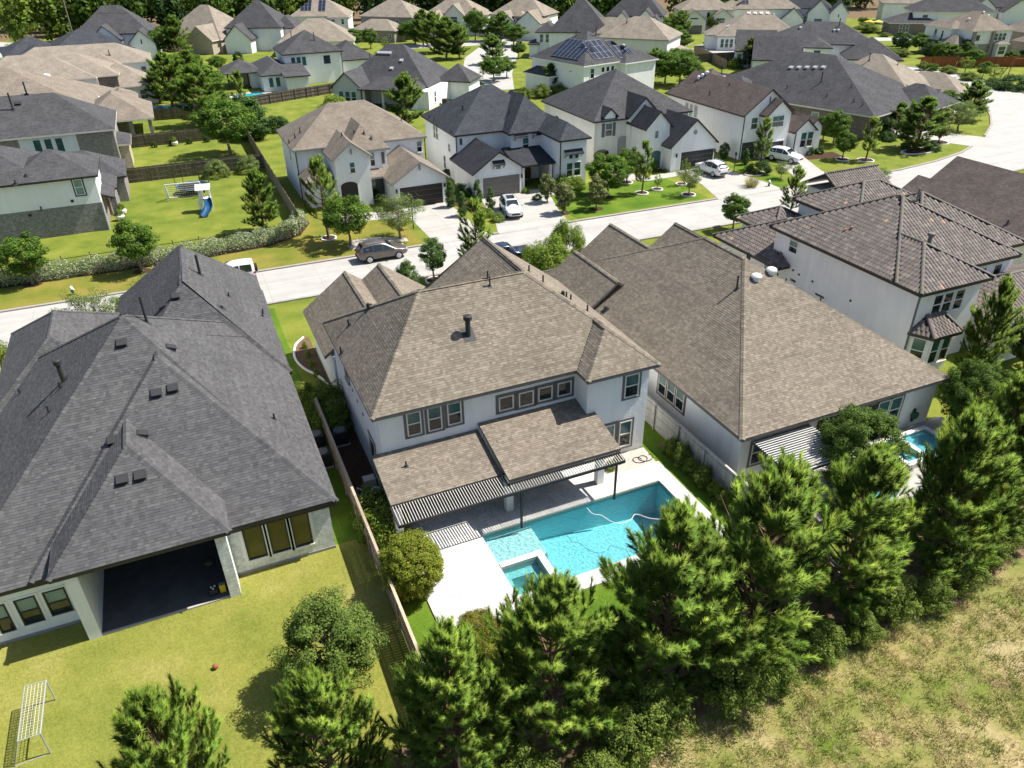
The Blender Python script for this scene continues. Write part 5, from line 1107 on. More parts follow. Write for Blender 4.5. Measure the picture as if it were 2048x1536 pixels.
def leaves(g, P, N, size, pal, tone, aspect=.55):
    n = len(P); A, B, N = frames(N + g.normal(0, .55, (n, 3))); th = g.uniform(0, 2 * np.pi, n)[:, None]; a = A * np.cos(th) + B * np.sin(th); b = -A * np.sin(th) + B * np.cos(th); s = (size * g.uniform(.65, 1.3, n))[:, None]
    q = np.stack([P - a * s * .5, P - b * s * aspect * .5 + N * s * .08, P + a * s * .5, P + b * s * aspect * .5 + N * s * .08], 1)
    pal = np.array(pal); C = pal[g.integers(0, len(pal), n)] * tone[:, None] * g.uniform(.82, 1.18, n)[:, None]; return q.reshape(-1, 3), C
def make_broad(seed, name='broadleaf_tree', cat='tree', H=5.0, Rr=1.9, zc=.3, shape='round', nc=70, nl=150, leaf=.11, cr=.42, pal=((.066, .122, .016), (.095, .158, .02), (.052, .102, .014)), trunk=True, bark='bark_grey', fill=.55, aspect=.55, jit=.18):
    g = np.random.default_rng(seed); w_ = Wood(); zb = H * zc; hc = H - zb; CP = []
    u = g.normal(0, 1, (nc, 3)); u /= np.linalg.norm(u, axis=1, keepdims=True); r = g.uniform(fill, 1, nc) ** .6
    for i in range(nc):
        d = u[i] * r[i]
        if shape == 'cone': t = (d[2] + 1) / 2; rad = (1 - t) ** .8 * 1.15 + .08; p = np.array([d[0] * Rr * rad, d[1] * Rr * rad, zb + hc * t])
        elif shape == 'egg': t = (d[2] + 1) / 2; rad = 1.25 * math.sqrt(max(0, 1 - (1.35 * t - .42) ** 2)) * .85; p = np.array([d[0] * Rr * rad, d[1] * Rr * rad, zb + hc * t])
        elif shape == 'dome': p = np.array([d[0] * Rr, d[1] * Rr, zb + hc * abs(d[2])])
        else: p = np.array([d[0] * Rr, d[1] * Rr, zb + hc * (.5 + .5 * d[2])])
        CP.append(p * (1 + g.uniform(-jit, jit) * np.array([1, 1, .3])))
    CP = np.array(CP); cen = np.array([0, 0, zb + hc * .4])
    if trunk:
        top = np.array([g.uniform(-.2, .2), g.uniform(-.2, .2), zb + hc * .55]); w_.limb([np.zeros(3), np.array([g.uniform(-.1, .1), g.uniform(-.1, .1), zb * .6]), top * [1, 1, .8], top], H * .022 + .02, .02, 7)
        for i in g.choice(nc, min(nc, 26), replace=False):
            b0 = top * g.uniform(.45, .95); m_ = (b0 + CP[i]) / 2 + np.array([0, 0, -.06 * hc]); w_.limb([b0, m_, CP[i]], H * .006 + .008, .006, 4)
    nl_ = g.integers(int(nl * .7), int(nl * 1.3), nc); idx = np.repeat(np.arange(nc), nl_); off = g.normal(0, 1, (len(idx), 3)); off /= np.linalg.norm(off, axis=1, keepdims=True); off *= (g.uniform(.25, 1, len(idx)) ** .5)[:, None] * cr * g.uniform(.7, 1.25, nc)[idx][:, None] * np.array([1, 1, .8])
    P = CP[idx] + off; P[:, 2] = np.maximum(P[:, 2], .03); N = off / cr + (P - cen) / np.linalg.norm(P - cen, axis=1, keepdims=True) * .7 + np.array([0, 0, .35]); tone = g.uniform(.85, 1.15, nc)[idx]
    V, C = leaves(g, P, N, leaf, pal, tone, aspect)
    d = dict(name=name, cat=cat, H=H, crown=npmesh('crown', V, np.arange(len(V)).reshape(-1, 4), ['leaf'], C))
    d['trunk'] = w_.m.mesh('trunk', [bark]) if trunk else None
    return d
OAK = ((.066, .122, .016), (.095, .158, .02), (.052, .102, .014)); LIME = ((.14, .18, .018), (.18, .21, .026), (.10, .145, .016), (.20, .19, .026)); HOLLY = ((.04, .08, .02), (.055, .10, .024), (.03, .062, .018)); OLIVE = ((.12, .165, .045), (.09, .135, .035), (.15, .19, .06))
MAG = ((.075, .125, .03), (.10, .15, .04), (.24, .20, .10), (.17, .17, .06)); VAR = ((.27, .30, .19), (.15, .21, .08), (.36, .37, .27), (.11, .16, .05)); BRIGHT = ((.13, .19, .025), (.16, .215, .03), (.10, .155, .022))
TPL = {}
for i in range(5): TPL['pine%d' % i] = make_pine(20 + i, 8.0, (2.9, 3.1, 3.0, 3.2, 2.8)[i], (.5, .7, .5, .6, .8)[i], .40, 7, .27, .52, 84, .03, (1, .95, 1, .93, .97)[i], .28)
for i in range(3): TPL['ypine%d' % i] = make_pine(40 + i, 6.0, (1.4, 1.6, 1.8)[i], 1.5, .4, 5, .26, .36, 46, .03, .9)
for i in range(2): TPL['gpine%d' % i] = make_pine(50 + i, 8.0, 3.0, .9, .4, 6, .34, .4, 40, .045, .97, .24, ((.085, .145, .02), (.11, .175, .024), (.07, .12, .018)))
for i in range(3): TPL['oak%d' % i] = make_broad(60 + i, H=5.0, Rr=(1.6, 1.8, 1.45)[i], zc=.28, nc=74, nl=165, leaf=.18, cr=.46)
TPL['yard'] = make_broad(66, H=4.6, Rr=1.75, zc=.12, nc=190, nl=240, leaf=.1, cr=.36, pal=((.085, .135, .024), (.115, .165, .03), (.15, .19, .045), (.065, .11, .02)), jit=.16, fill=.5)
TPL['bigoak'] = make_broad(67, H=5.4, Rr=2.3, zc=.08, nc=220, nl=240, leaf=.12, cr=.42, pal=((.055, .10, .018), (.075, .125, .022), (.10, .15, .026)), jit=.14, fill=.5)
TPL['olive'] = make_broad(68, H=4.4, Rr=1.5, zc=.22, nc=80, nl=120, leaf=.12, cr=.42, pal=OLIVE, aspect=.35, jit=.3)
TPL['egg'] = make_broad(69, H=4.4, Rr=1.15, zc=.3, shape='egg', nc=90, nl=150, leaf=.12, cr=.34, pal=((.07, .13, .03), (.09, .155, .035), (.055, .10, .025)))
TPL['cone'] = make_broad(70, 'evergreen_shrub', 'shrub', H=3.2, Rr=.75, zc=.02, shape='cone', nc=70, nl=110, leaf=.11, cr=.26, pal=((.06, .115, .028), (.08, .14, .034), (.045, .09, .022)))
TPL['mag0'] = make_broad(71, 'magnolia_tree', 'tree', H=3.6, Rr=.85, zc=.14, shape='egg', nc=60, nl=70, leaf=.2, cr=.32, pal=MAG, jit=.25)
TPL['mag1'] = make_broad(72, 'magnolia_tree', 'tree', H=3.8, Rr=1.0, zc=.14, shape='egg', nc=70, nl=70, leaf=.2, cr=.34, pal=MAG, jit=.25)
TPL['sparse'] = make_broad(73, H=4.2, Rr=1.1, zc=.3, nc=34, nl=60, leaf=.14, cr=.35, pal=BRIGHT, jit=.3)
sh = dict(name='round_shrub', cat='shrub', zc=0, shape='dome', trunk=False)
TPL['lime'] = make_broad(80, 'round_shrub', 'shrub', H=2.9, Rr=1.3, zc=.06, nc=300, nl=190, leaf=.08, cr=.26, pal=LIME, trunk=False, fill=.72, jit=.12)
TPL['lime2'] = make_broad(81, H=1.6, Rr=1.15, nc=150, nl=160, leaf=.06, cr=.22, pal=((.15, .15, .022), (.19, .17, .03), (.11, .12, .02)), fill=.75, jit=.06, **sh)
TPL['shrub'] = make_broad(82, H=1.2, Rr=.8, nc=60, nl=90, leaf=.09, cr=.24, pal=BRIGHT, jit=.15, **sh)
TPL['dshrub'] = make_broad(83, H=1.3, Rr=.85, nc=60, nl=90, leaf=.1, cr=.26, pal=HOLLY, jit=.12, **sh)
TPL['under'] = make_broad(84, 'understorey_shrub', 'shrub', H=2.4, Rr=1.3, zc=.05, nc=110, nl=120, leaf=.11, cr=.34, pal=((.10, .145, .026), (.13, .175, .032), (.075, .115, .02), (.17, .195, .04)), trunk=False, jit=.3, fill=.3)
TPL['ball'] = make_broad(85, H=1.5, Rr=.85, nc=90, nl=90, leaf=.07, cr=.2, pal=OLIVE, fill=.8, jit=.05, **sh)
TPL['mound'] = make_broad(86, H=2.6, Rr=1.6, nc=120, nl=120, leaf=.14, cr=.36, pal=BRIGHT, jit=.15, aspect=.3, **sh)
TPL['column'] = make_broad(87, 'evergreen_shrub', 'shrub', H=2.8, Rr=.8, zc=.02, shape='round', nc=110, nl=110, leaf=.1, cr=.26, pal=HOLLY, trunk=False, fill=.75, jit=.05)
TPL['fern'] = make_broad(88, 'leafy_shrub', 'shrub', H=1.5, Rr=.85, zc=.0, shape='dome', nc=50, nl=70, leaf=.2, cr=.32, pal=((.13, .18, .03), (.17, .21, .04), (.09, .14, .025)), trunk=False, jit=.3, aspect=.22)
def grass_tuft(seed, H=.8, n=220, rad=.25, pal=((.20, .19, .06), (.16, .18, .05), (.27, .22, .09))):
    g = np.random.default_rng(seed); az = g.uniform(0, 6.28, n); r = rad * np.sqrt(g.uniform(0, 1, n)); b = np.stack([r * np.cos(az), r * np.sin(az), 0 * r], 1); l = g.uniform(.15, .55, n); tip = b + np.stack([np.cos(az) * l * H, np.sin(az) * l * H, H * g.uniform(.6, 1.05, n)], 1); s = np.stack([-np.sin(az), np.cos(az), 0 * az], 1) * .012
    V = np.stack([b - s, b + s, tip], 1).reshape(-1, 3); C = np.array(pal)[g.integers(0, len(pal), n)]
    return dict(name='ornamental_grass', cat='grass clump', H=H, trunk=None, crown=npmesh('blades', V, np.arange(len(V)).reshape(-1, 3), ['leaf'], C))
TPL['grass'] = grass_tuft(90, .9)
PRND = random.Random(77)
def plant(k, x, y, h, label, wide=1.0, rot=None, group=None, z=0, name=None):
    t = TPL[k]; s = h / t['H']; wide *= 1.28 if k[:3] == 'oak' else 1.22 if k == 'olive' else 1.12 if k[0] == 'g' else 1; rz_ = PRND.uniform(0, 360) if rot is None else rot
    if t['trunk'] is None:
        o = link(name or t['name'], t['crown']); o.location = (x, y, z); o.rotation_euler = (0, 0, R(rz_)); o.scale = (s * wide, s * wide, s); return tag(o, label, t['cat'], group)
    e = empty(name or t['name'], (x, y, z), rz_, label, t['cat'], group); e.scale = (s * wide, s * wide, s); link('trunk', t['trunk'], e); link('crown', t['crown'], e); return e

# ---------------------------------------------------------------- planting: the pine row at the back of the near gardens
for k, x, y, h, wd, lab in (
    ('pine0', 4.5, 16.0, 7.0, 1.0, 'bushy pine in front of the near end of the tan board fence'),
    ('pine1', 8.4, 16.0, 7.3, 1.08, 'full pine whose top covers the corner of the pool spa'),
    ('pine2', 13.2, 16.2, 8.5, 1.1, 'tall dark pine in front of the near side of the large pool'),
    ('pine3', 17.9, 16.4, 8.8, 1.1, 'broad pine covering the far right corner of the large pool'),
    ('pine4', 23.0, 16.5, 8.1, 1.05, 'pine at the near end of the grey painted fence'),
    ('pine0', 28.9, 16.5, 8.2, .98, 'pine in front of the small raised pool'),
    ('pine1', 33.3, 17.6, 8.0, 1.05, 'pine at the right edge above the dry field'),
    ('pine2', 38.0, 19.2, 6.8, 1.0, 'pine at the right edge beyond the small raised pool'),
    ('pine3', .2, 16.6, 6.2, .95, 'pine with upright candles at the bottom edge beside the yard tree'),
    ('pine4', -4.3, 16.4, 7.9, .85, 'pine with a single spiky leader at the bottom left edge'),
    ('pine1', 46.5, 28.0, 6.6, .8, 'pine beside the bay window of the tiled roof house'),
    ('pine3', 50.8, 27.6, 5.6, .8, 'low pine at the right edge under the tiled roof')): plant(k, x, y, h, lab, wd * .99, group='pines behind the gardens')
plant('yard', 1.2, 21.6, 4.5, 'small leaved round tree standing in the dry left garden', 1.05)
plant('lime', 5.75, 25.3, 3.1, 'clipped yellow green shrub between board fence and pool deck', 1.0)
plant('lime2', 7.35, 21.1, 1.7, 'low bronze green clipped shrub at the near corner of the pool deck', 1.0)
plant('bigoak', 29.9, 22.4, 5.1, 'dense broadleaf tree beside the white slatted pergola', 1.0)
plant('bigoak', 40.6, 24.0, 4.6, 'dark broadleaf tree at the right corner of the small pool', .95)
for i, (x, y, h, lab) in enumerate(((6.4, 14.6, 2.0, 'leafy shrub between the two leftmost full pines'), (10.6, 14.2, 2.3, 'light green shrub at the foot of the spa pine'), (11.9, 14.6, 2.6, 'tall leafy shrub between spa pine and tall dark pine'), (13.0, 18.6, 1.5, 'small leafy shrub in the gap between pines beside the pool lawn'), (15.6, 14.5, 2.5, 'leafy shrub right of the tall dark pine'), (20.4, 14.8, 1.9, 'leafy shrub under the broad pine at the field edge'), (24.8, 15.2, 2.3, 'dark leafy shrub under the fence end pine'), (29.2, 15.3, 2.4, 'glossy shrub at the field edge under the right pines'), (33.6, 16.2, 2.2, 'leafy shrub at the right edge of the field'), (2.4, 15.2, 1.8, 'leafy shrub at the bottom edge between pines'), (9.0, 13.6, 1.6, 'yellowish shrub at the bottom edge below the spa pine'), (17.7, 14.3, 1.7, 'loose shrub at the field edge left of the broad pine'), (22.6, 14.6, 1.5, 'low shrub at the field edge below the fence end pine'), (26.9, 14.6, 1.6, 'low shrub at the field edge below the small pool pine'), (31.4, 15.5, 1.8, 'shrub at the field edge below the right edge pine'))): plant('under', x, y, h, lab, group='shrubs under the pine row')
for i in range(6): plant('shrub' if i % 2 else 'fern', 22.9, 24.2 + i * 1.05, (1.1, .9, 1.2, 1.0, 1.3, 1.1)[i], 'low light green shrub, %s from the house along the grey fence' % ('sixth', 'fifth', 'fourth', 'third', 'second', 'first')[i], .75, group='shrubs along the grey fence')
plant('fern', 5.35, 42.2, 2.2, 'feathery shrub beside the air conditioner of the pool house'); plant('fern', 5.3, 40.3, 2.0, 'golden green feathery shrub at the start of the board fence'); plant('shrub', 5.5, 29.6, 2.0, 'bright leafed shrub at the corner of the patio roof'); plant('fern', 5.4, 31.2, 1.8, 'dark feathery shrub beside the tan pool tank')
plant('fern', 4.2, 44.6, 1.3, 'pale shrub against the charcoal roofed house'); plant('fern', 19.6, 30.0, .45, 'low groundcover clump under the corner windows'); plant('shrub', 18.8, 29.6, .6, 'small shrub in gravel at the right end of the pergola', .8)
# street side, near verge
plant('olive', -8.6, 58.6, 4.6, 'wispy tree on the near verge, left of the charcoal roof peak'); plant('olive', -4.0, 59.4, 4.8, 'wispy tree on the near verge behind the charcoal roof'); plant('sparse', -14.6, 56.5, 3.4, 'bushy tree at the left edge above the near driveway')
plant('ypine0', 21.9, 58.9, 6.4, 'young pine on the near verge behind the pool house roof', 1.15); plant('egg', *(18.36,59.7,3.94), 'neat egg shaped tree in a white ring on the near verge'); plant('egg', 14.9, 56.3, 3.7, 'rounded small tree in front of the brown parked car', .95)
plant('mound', 27.3, 55.2, 4.2, 'large light green bush behind the ridge of the pool house', 1.0); plant('mound', 30.2, 57.2, 4.6, 'smaller upright bush next to the large light green bush', .7); plant('shrub', 36.4, 57.0, 2.0, 'small shrub on the verge behind the brown shingle gables', .8)
plant('oak2', *(50.21,58.94,3.55), 'round topped tree on the verge beside the tiled garage roof'); plant('ypine1', *(57.53,59.23,5.12), 'open branched pine on the verge before the tiled roofs'); plant('olive', *(75.93,64.55,1.98), 'dense low tree behind the tiled front roof', 1.3); plant('sparse', 70.2, 59.3, 2.6, 'small pale shrub tree beside the brown roof peak'); plant('sparse', 95, 58.8, 4.6, 'reddish young tree at the right edge of the street bend')
# far verge and front gardens
plant('oak0', *(-14.47,74.44,4.38), 'broad young oak at the left end of the variegated hedge'); plant('oak2', *(-5.41,73.34,4.63), 'young oak in front of the middle of the variegated hedge'); plant('gpine0', *(6.38,79.51,5.94), 'bushy pine inside the iron fence on the play lawn', 1.0)
plant('ypine2', *(12.08,74.47,7.52), 'open pine on the lawn left of the arched entry', .95); plant('oak1', *(13.63,71.67,4.85), 'dark oak in gravel between pine and brown car', .95); plant('olive', *(18.65,71.35,4.54), 'grey green tree in gravel beside the basketball post', 1.1)
for k, a, lab in (('cone', (26.68,78.61,2.94), 'upright evergreen beside the dark brown garage door'), ('cone', (26.73,75.13,2.7), 'upright evergreen nearest the street between the two driveways'), ('cone', (29.69,78.15,2.77), 'tall evergreen left of the taupe garage door'), ('cone', (30.37,75.74,2.49), 'evergreen beside the parked white crossover'), ('dshrub', (29.33,81.73,1.56), 'dark rounded shrub behind the evergreens between driveways'), ('dshrub', (30.43,90.33,1.04), 'rounded shrub at the garden gate between two white houses')): plant(k, *a, lab)
for k, a, lab, wd in (('mag0', (37.22,75.6,3.34), 'magnolia nearest the taupe garage driveway', 1), ('mag0', (37.15,71.31,3.54), 'magnolia closest to the street on the middle lawn', 1.1), ('mag1', (40.95,70.86,3.64), 'magnolia left of the large oak on the middle lawn', 1), ('oak1', (44.41,74.42,4.75), 'large oak in the middle of the lush front lawn', 1.1), ('oak0', (49.17,78.09,4.05), 'tree in a ring before the arched windows', .9), ('ypine0', (48.53,73.64,5.46), 'slim young pine in a white ring on the lush lawn', .9), ('sparse', (50.97,74.12,1.84), 'little tree in a white ring on the lush lawn', 1), ('olive', (53.06,70.78,3.3), 'round grey green tree in a white ring by the light driveway', .9), ('sparse', (54.81,74.25,3.25), 'thin airy tree behind the round grey green tree', .6), ('ypine1', (67.22,75.5,5.85), 'tall pine before the brown gabled house', .95), ('column', (66.4,81.88,2.18), 'dark clipped column shrub between charcoal garage and brown gabled house', 1), ('cone', (67.18,78.44,2.07), 'dark shrub left of the tall pine', 1.2), ('olive', (66.97,71.31,2.16), 'grey round tree beside the flagstone drive', 1.0), ('dshrub', (66.1,74.44,1.68), 'dark shrub cluster at the foot of the tall pine', 1.3), ('grass', (61.69,70.34,1.38), 'clump of tan ornamental grass near the hydrant', 1.3)): plant(k, *a, lab, wd)
for i, (a, k) in enumerate((((36.41,79.74,0.59), 'shrub'), ((36.56,76.86,0.68), 'dshrub'), ((29.2,73.94,0.92), 'shrub'), ((29.55,71.98,0.91), 'shrub'), ((41.04,78.95,1.78), 'shrub'), ((42.28,78.35,1.58), 'shrub'))): plant(k, *a, ('low hedge beside the porch of the blue slate house', 'small dark shrub at the walk of the blue slate house', 'flowering shrub beside the white crossover', 'low flowering bed nearest the white crossover', 'yellow green shrub below the corner windows', 'second yellow green shrub below the corner windows')[i], 1.2)
for i, (a, k) in enumerate((((55.17,81.8,1.21), 'shrub'), ((56.91,82.62,1.02), 'dshrub'), ((55.81,79.86,0.5), 'dshrub'), ((77.66,80.96,0.96), 'column'), ((78.02,78.9,1.16), 'dshrub'), ((79.65,78.56,0.95), 'dshrub'), ((46.95,77.34,0.96), 'shrub'))): plant(k, *a, ('yellow flowering shrub by the arched doorway', 'dark shrub against the charcoal garage', 'clipped low hedge along the garage walk', 'climbing vine column on the small white gable', 'dark foundation shrub under the tall paired windows', 'rounded foundation shrub right of the paired windows', 'low shrub at the ring tree')[i])
# bend of the street
for k, a, lab, wd in (('oak0', (84.98,81.5,4.4), 'tree against the brown brick wall by the bend', 1), ('oak2', (80.12,74.72,3.51), 'small round tree in a ring on the corner lawn', 1), ('ypine1', (82.48,73.08,4.95), 'young pine in a ring on the corner lawn', 1.1), ('column', (94.74,81.74,2.64), 'dark shrub at the brick house corner', 1), ('gpine0', (92.84,74.42,6.38), 'spreading pine in the curved white bed', 1.5), ('mag1', (98.78,75.75,4.52), 'magnolia in a ring beside the bend driveway', 1), ('olive', (107.37,79.64,4.38), 'blue green tree beside the bend driveway', 1.2), ('gpine1', (115.04,84.27,5.28), 'wind blown pine at the inner edge of the bend', 1.5), ('sparse', (121.16,93.05,4.62), 'thin bare tree on the bright lawn by the bend', .7), ('dshrub', (92.59,75.06,1.15), 'shrubs in the curved white bed', 1.6), ('dshrub', (94.52,73.07,1.14), 'dark shrubs at the right of the curved bed', 1.5), ('dshrub', (93.69,79.96,1.19), 'dark shrubs along the brick house bed', 1.6)): plant(k, *a, lab, wd)
# behind the houses and far streets
FAR = (('gpine0', (5.78,218.79,7.52), 'pine clump tree before the tan brick house', 1.1), ('oak0', (1.95,222.5,5.47), 'oak left in the clump before the tan brick house', 1.2), ('oak1', (15.73,225.33,2.24), 'small tree behind the white pool house', 1.2), ('oak2', (23,224.98,4.1), 'tree between dark gabled house and pool patio', 1.1), ('gpine1', (0.79,152.76,7.07), 'dark pine beside the sheltered left pool', 1.1), ('gpine0', (4.88,134.89,7.23), 'big pine in the corner of the back gardens', 1.15), ('oak0', (6.91,193.36,3.17), 'tree right of the left pool fence', 1.5), ('oak1', (6.64,113.84,6.29), 'large round oak at the fence corner', 1.05), ('cone', (10.98,122.25,5.99), 'dark holly behind the fence corner oak', 2.0), ('ypine2', (11.78,143.93,6.11), 'slim tree before the covered pool patio', 1.0), ('dshrub', (14.82,125.92,2.49), 'dark shrub behind the tan roofed house', 1.2), ('shrub', (26.11,135.86,2.78), 'leafy shrub left of the dark hip roof porch', 1.3), ('column', (17.43,198.74,2.94), 'hedge tree behind the white pool house', 1.2),
    ('gpine1', (33.71,117.76,6.42), 'pine at the corner porch of the dark hip roof', 1.0), ('oak0', (51.98,210.92,4.07), 'dark red brown tree in front of far brick house', .9), ('sparse', (53.65,202.87,3.57), 'bright young tree before the far brick house', 1.2), ('oak2', (64.49,221.65,3.88), 'tree at the tan garage of the far brick house', 1.2), ('gpine0', (65.63,209.03,6.97), 'leftmost pine of the tall central clump', 1.0), ('gpine1', (64.14,195.43,7.37), 'second pine of the tall central clump', 1.1), ('gpine0', (63.45,184.47,7.23), 'front pine of the tall central clump', 1.2), ('gpine1', (66.34,182.91,5.76), 'right pine of the tall central clump by the back street', 1.2), ('oak1', (81.66,212.08,6.8), 'tall thin tree before the cream gabled house', .7), ('oak0', (84.56,210.46,5.11), 'round tree right of the cream gabled house', 1.2), ('gpine1', (70.2,171.95,4.84), 'wide pine at the fork of the back street', 1.4), ('oak1', (61.97,151.07,4.03), 'tree below the fork pine', 1.2), ('oak2', (65.9,153.59,3.3), 'round dark tree at the back street corner', 1.1), ('sparse', (61.09,154.95,2.64), 'light tree left of the back street corner', 1.2), ('oak0', (86.76,197.37,4.49), 'tree clump before the black trimmed gables', 1.4), ('gpine0', (86.47,205.32,6.07), 'pine before the black trimmed gables', 1.2), ('oak2', (79.31,177.45,3.18), 'low tree left of the solar roof house', 1.1), ('gpine1', (66.33,134.32,4.05), 'pine at the white wall of the solar roof house', 1.0), ('under', (63.25,131.24,2.36), 'shrub at the left of the solar roof house wall', 1.3), ('under', (66.76,131.27,2.09), 'middle shrub at the solar roof house wall', 1.3), ('under', (70.56,133.09,2.42), 'right shrub at the solar roof house wall', 1.2), ('under', (59.79,131.21,2.05), 'shrub between blue slate roof and solar roof house', 1.2),
    ('oak0', (84.82,140.24,3.85), 'left oak of the dark clump behind the charcoal gables', 1.2), ('oak1', (84.83,133.74,4.65), 'second oak of the dark clump behind the charcoal gables', 1.2), ('gpine0', (89.82,135.41,5.05), 'pine of the dark clump behind the charcoal gables', 1.2), ('oak2', (89.82,131.14,4.95), 'fourth oak of the dark clump behind the charcoal gables', 1.2), ('oak0', (104.27,149.6,3.14), 'oak at the right of the dark clump', 1.1), ('under', (82.07,141.67,1.3), 'shrub under the small windows of the solar house', 1.2), ('oak1', (129.6,193.75,4.73), 'tree in front of the sharp gabled house', 1.1), ('oak2', (136.81,198.6,4.42), 'tree right of the sharp gabled house', 1.2), ('gpine1', (134.22,191.15,5.35), 'pine left of the small dark garage', 1.2), ('oak0', (117.67,166.27,4), 'tree over the far turquoise pool', 1.1), ('oak2', (148.98,196.37,4.02), 'tree right of the small dark garage', 1.0), ('gpine0', (117.27,140.03,4.93), 'pine before the tall corner windows house', 1.0), ('sparse', (115.34,146.41,1.59), 'bright small tree at the garden fence', 1.3), ('shrub', (115.1,142.5,1.9), 'shrub at the garden fence', 1.4), ('oak1', (92.25,129.87,5.24), 'tree behind the brown gabled roof', 1.2), ('oak2', (97.62,133.53,2.56), 'yellow green tree behind the brown gabled roof', 1.3), ('sparse', (174.19,219.17,2), 'light tree beside the long tan roof', 1.3),
    ('oak0', (194.84,184.94,2.3), 'tree behind the arched porch house', 1.4), ('oak1', (197.6,168.75,3.49), 'grey tree left of the porch house', 1.2), ('column', (171.9,150.41,3.34), 'clipped round tree, left of the pair', 1.5), ('column', (169.72,146.3,3.46), 'clipped round tree, right of the pair', 1.5), ('oak2', (166.73,139.55,3.54), 'tree right of the clipped pair', 1.3), ('column', (162.21,132.68,3.41), 'dark round tree before the brick porch house', 1.4), ('oak0', (160.04,128.04,3.34), 'soft grey tree before the brick porch house', 1.1), ('gpine1', (159.27,124.29,3.11), 'dark tree at the brick porch', 1.3), ('oak1', (160.09,119.84,3.05), 'yellowing tree before the bay window', 1.1), ('sparse', (151.42,114.45,3.25), 'leaning light tree at the brown fence', 1.5), ('sparse', (147.57,105.22,3.24), 'light tree on the lawn past the bend', 1.5), ('under', (147.39,121.47,1.67), 'shrub at the end of the side street', 1.3), ('under', (158.96,137.47,1.65), 'shrub bed behind the dark roof', 2.0), ('under', (158.36,140.91,1.67), 'shrub row beside the dark roof', 2.0), ('dshrub', (144.57,98.66,2.38), 'dark shrub bed at the right edge past the bend', 2.2), ('dshrub', (144.47,100.67,1.36), 'dark shrubs on the mound past the bend', 2.0), ('oak0', (182.33,124.82,1.09), 'tree at the right edge before the bay window', 1.2), ('gpine0', (234.08,178.31,3.8), 'small tree behind the tan porch roof', 1.2), ('under', (186.27,175.19,2.64), 'hedge by the arched porch house', 2.2), ('under', (183.39,165.68,1.06), 'garden hedge near the yellow parasols', 2.5))
FAR += (('gpine0', (97.2,81.69,3.61), 'pine at the left of the bend tree group', 1.2), ('oak1', (109.53,87.05,3.09), 'oak behind the bend magnolia', 1.3), ('oak2', (112.67,86.86,3.36), 'oak in the middle of the bend tree group', 1.2), ('gpine1', (119.82,90.6,3.23), 'pine at the back of the bend tree group', 1.2), ('oak0', (85.48,84.04,2.85), 'oak beside the small white gable near the bend', 1.1), ('oak0', (143.73,116.15,1.94), 'bushy tree where the side street begins', 1.2), ('under', (148.43,116.03,1.47), 'shrub row along the stained fence, left', 2.0), ('under', (145.21,108.61,1.57), 'shrub row along the far verge of the bend', 2.0), ('oak2', (149.18,108.73,2.53), 'bushy young tree on the far verge of the bend', 1.2), ('under', (144.37,102.74,1.52), 'shrub mound on the far verge of the bend', 2.0), ('oak1', (3.65,192.5,3.49), 'tree filling the gap right of the left white gable', 1.3), ('gpine0', (4.92,163.11,6.34), 'tall pine in the middle of the back garden clump', 1.1), ('oak2', (7.3,154.56,5.25), 'oak at the right of the back garden clump', 1.3), ('gpine1', (-0.99,158.81,4.7), 'pine at the left of the back garden clump', 1.1), ('oak0', (7.58,138.45,3.77), 'small oak below the back garden clump', 1.2), ('oak0', (-0.96,234.45,2.06), 'bush beside the far white gable', 1.2), ('oak1', (12.11,190.61,2.82), 'tree beside the covered pool patio', 1.2), ('oak2', (47.99,211.28,4.05), 'round tree left of the far brick garage', 1.2), ('oak0', (64.85,213.33,5.01), 'oak behind the central pines', 1.3), ('oak1', (73.81,208.37,4.58), 'oak right behind the central pines', 1.3), ('oak2', (99.59,219.65,3.61), 'tree between cream gables and the tall dark roof', 1.3), ('oak0', (152.45,273.21,3.96), 'tree behind the tall dark pyramid roof', 1.4), ('oak1', (145.04,248.97,4.2), 'tree between the dark pyramid roof and sharp gables', 1.3), ('oak2', (125.66,179.68,3.66), 'tree below the sharp gabled house', 1.3), ('oak0', (97.38,131.46,2.54), 'oak right behind the brown gabled roof', 1.2), ('oak1', (104.35,146.9,3.44), 'oak at the fence of the far pool', 1.3), ('gpine0', (174.71,128.94,2.9), 'dark pine before the brick porch house, right', 1.2), ('oak2', (168.5,129.29,3.23), 'oak before the brick porch house', 1.3), ('oak1', (168.92,135.17,2.94), 'oak left of the brick porch', 1.3), ('oak0', (168.98,117.75,2.4), 'oak above the brown fence at the right', 1.2))
for k, a, lab, wd in FAR: f_ = 1.16 if k[0] in 'go' else 1.0; plant(k, a[0], a[1], a[2] * f_, lab, wd * (1.2 if k[0] == 'g' else 1.05))
plant('oak1', -20, 265, 13, 'tall tree at the wood edge beside the road', 1.1); plant('fern', -31.5, 236, 3.4, 'spiky palm like clump by the far left road', 1.3)
# two clipped shrubs against the fence behind the play lawn
plant('ball', *(3.86,103.07,2.17), 'round clipped tree beside the trampoline', 1.3); plant('ball', *(7.87,103.51,2.1), 'clipped pale shrub in the fence corner', 1.3)
for i in range(5): plant('dshrub', -3 + 2.4 * i, 123.1, .9, 'potted shrub along the shaded garden fence, %s from the left' % ('first', 'second', 'third', 'fourth', 'fifth')[i], .7)
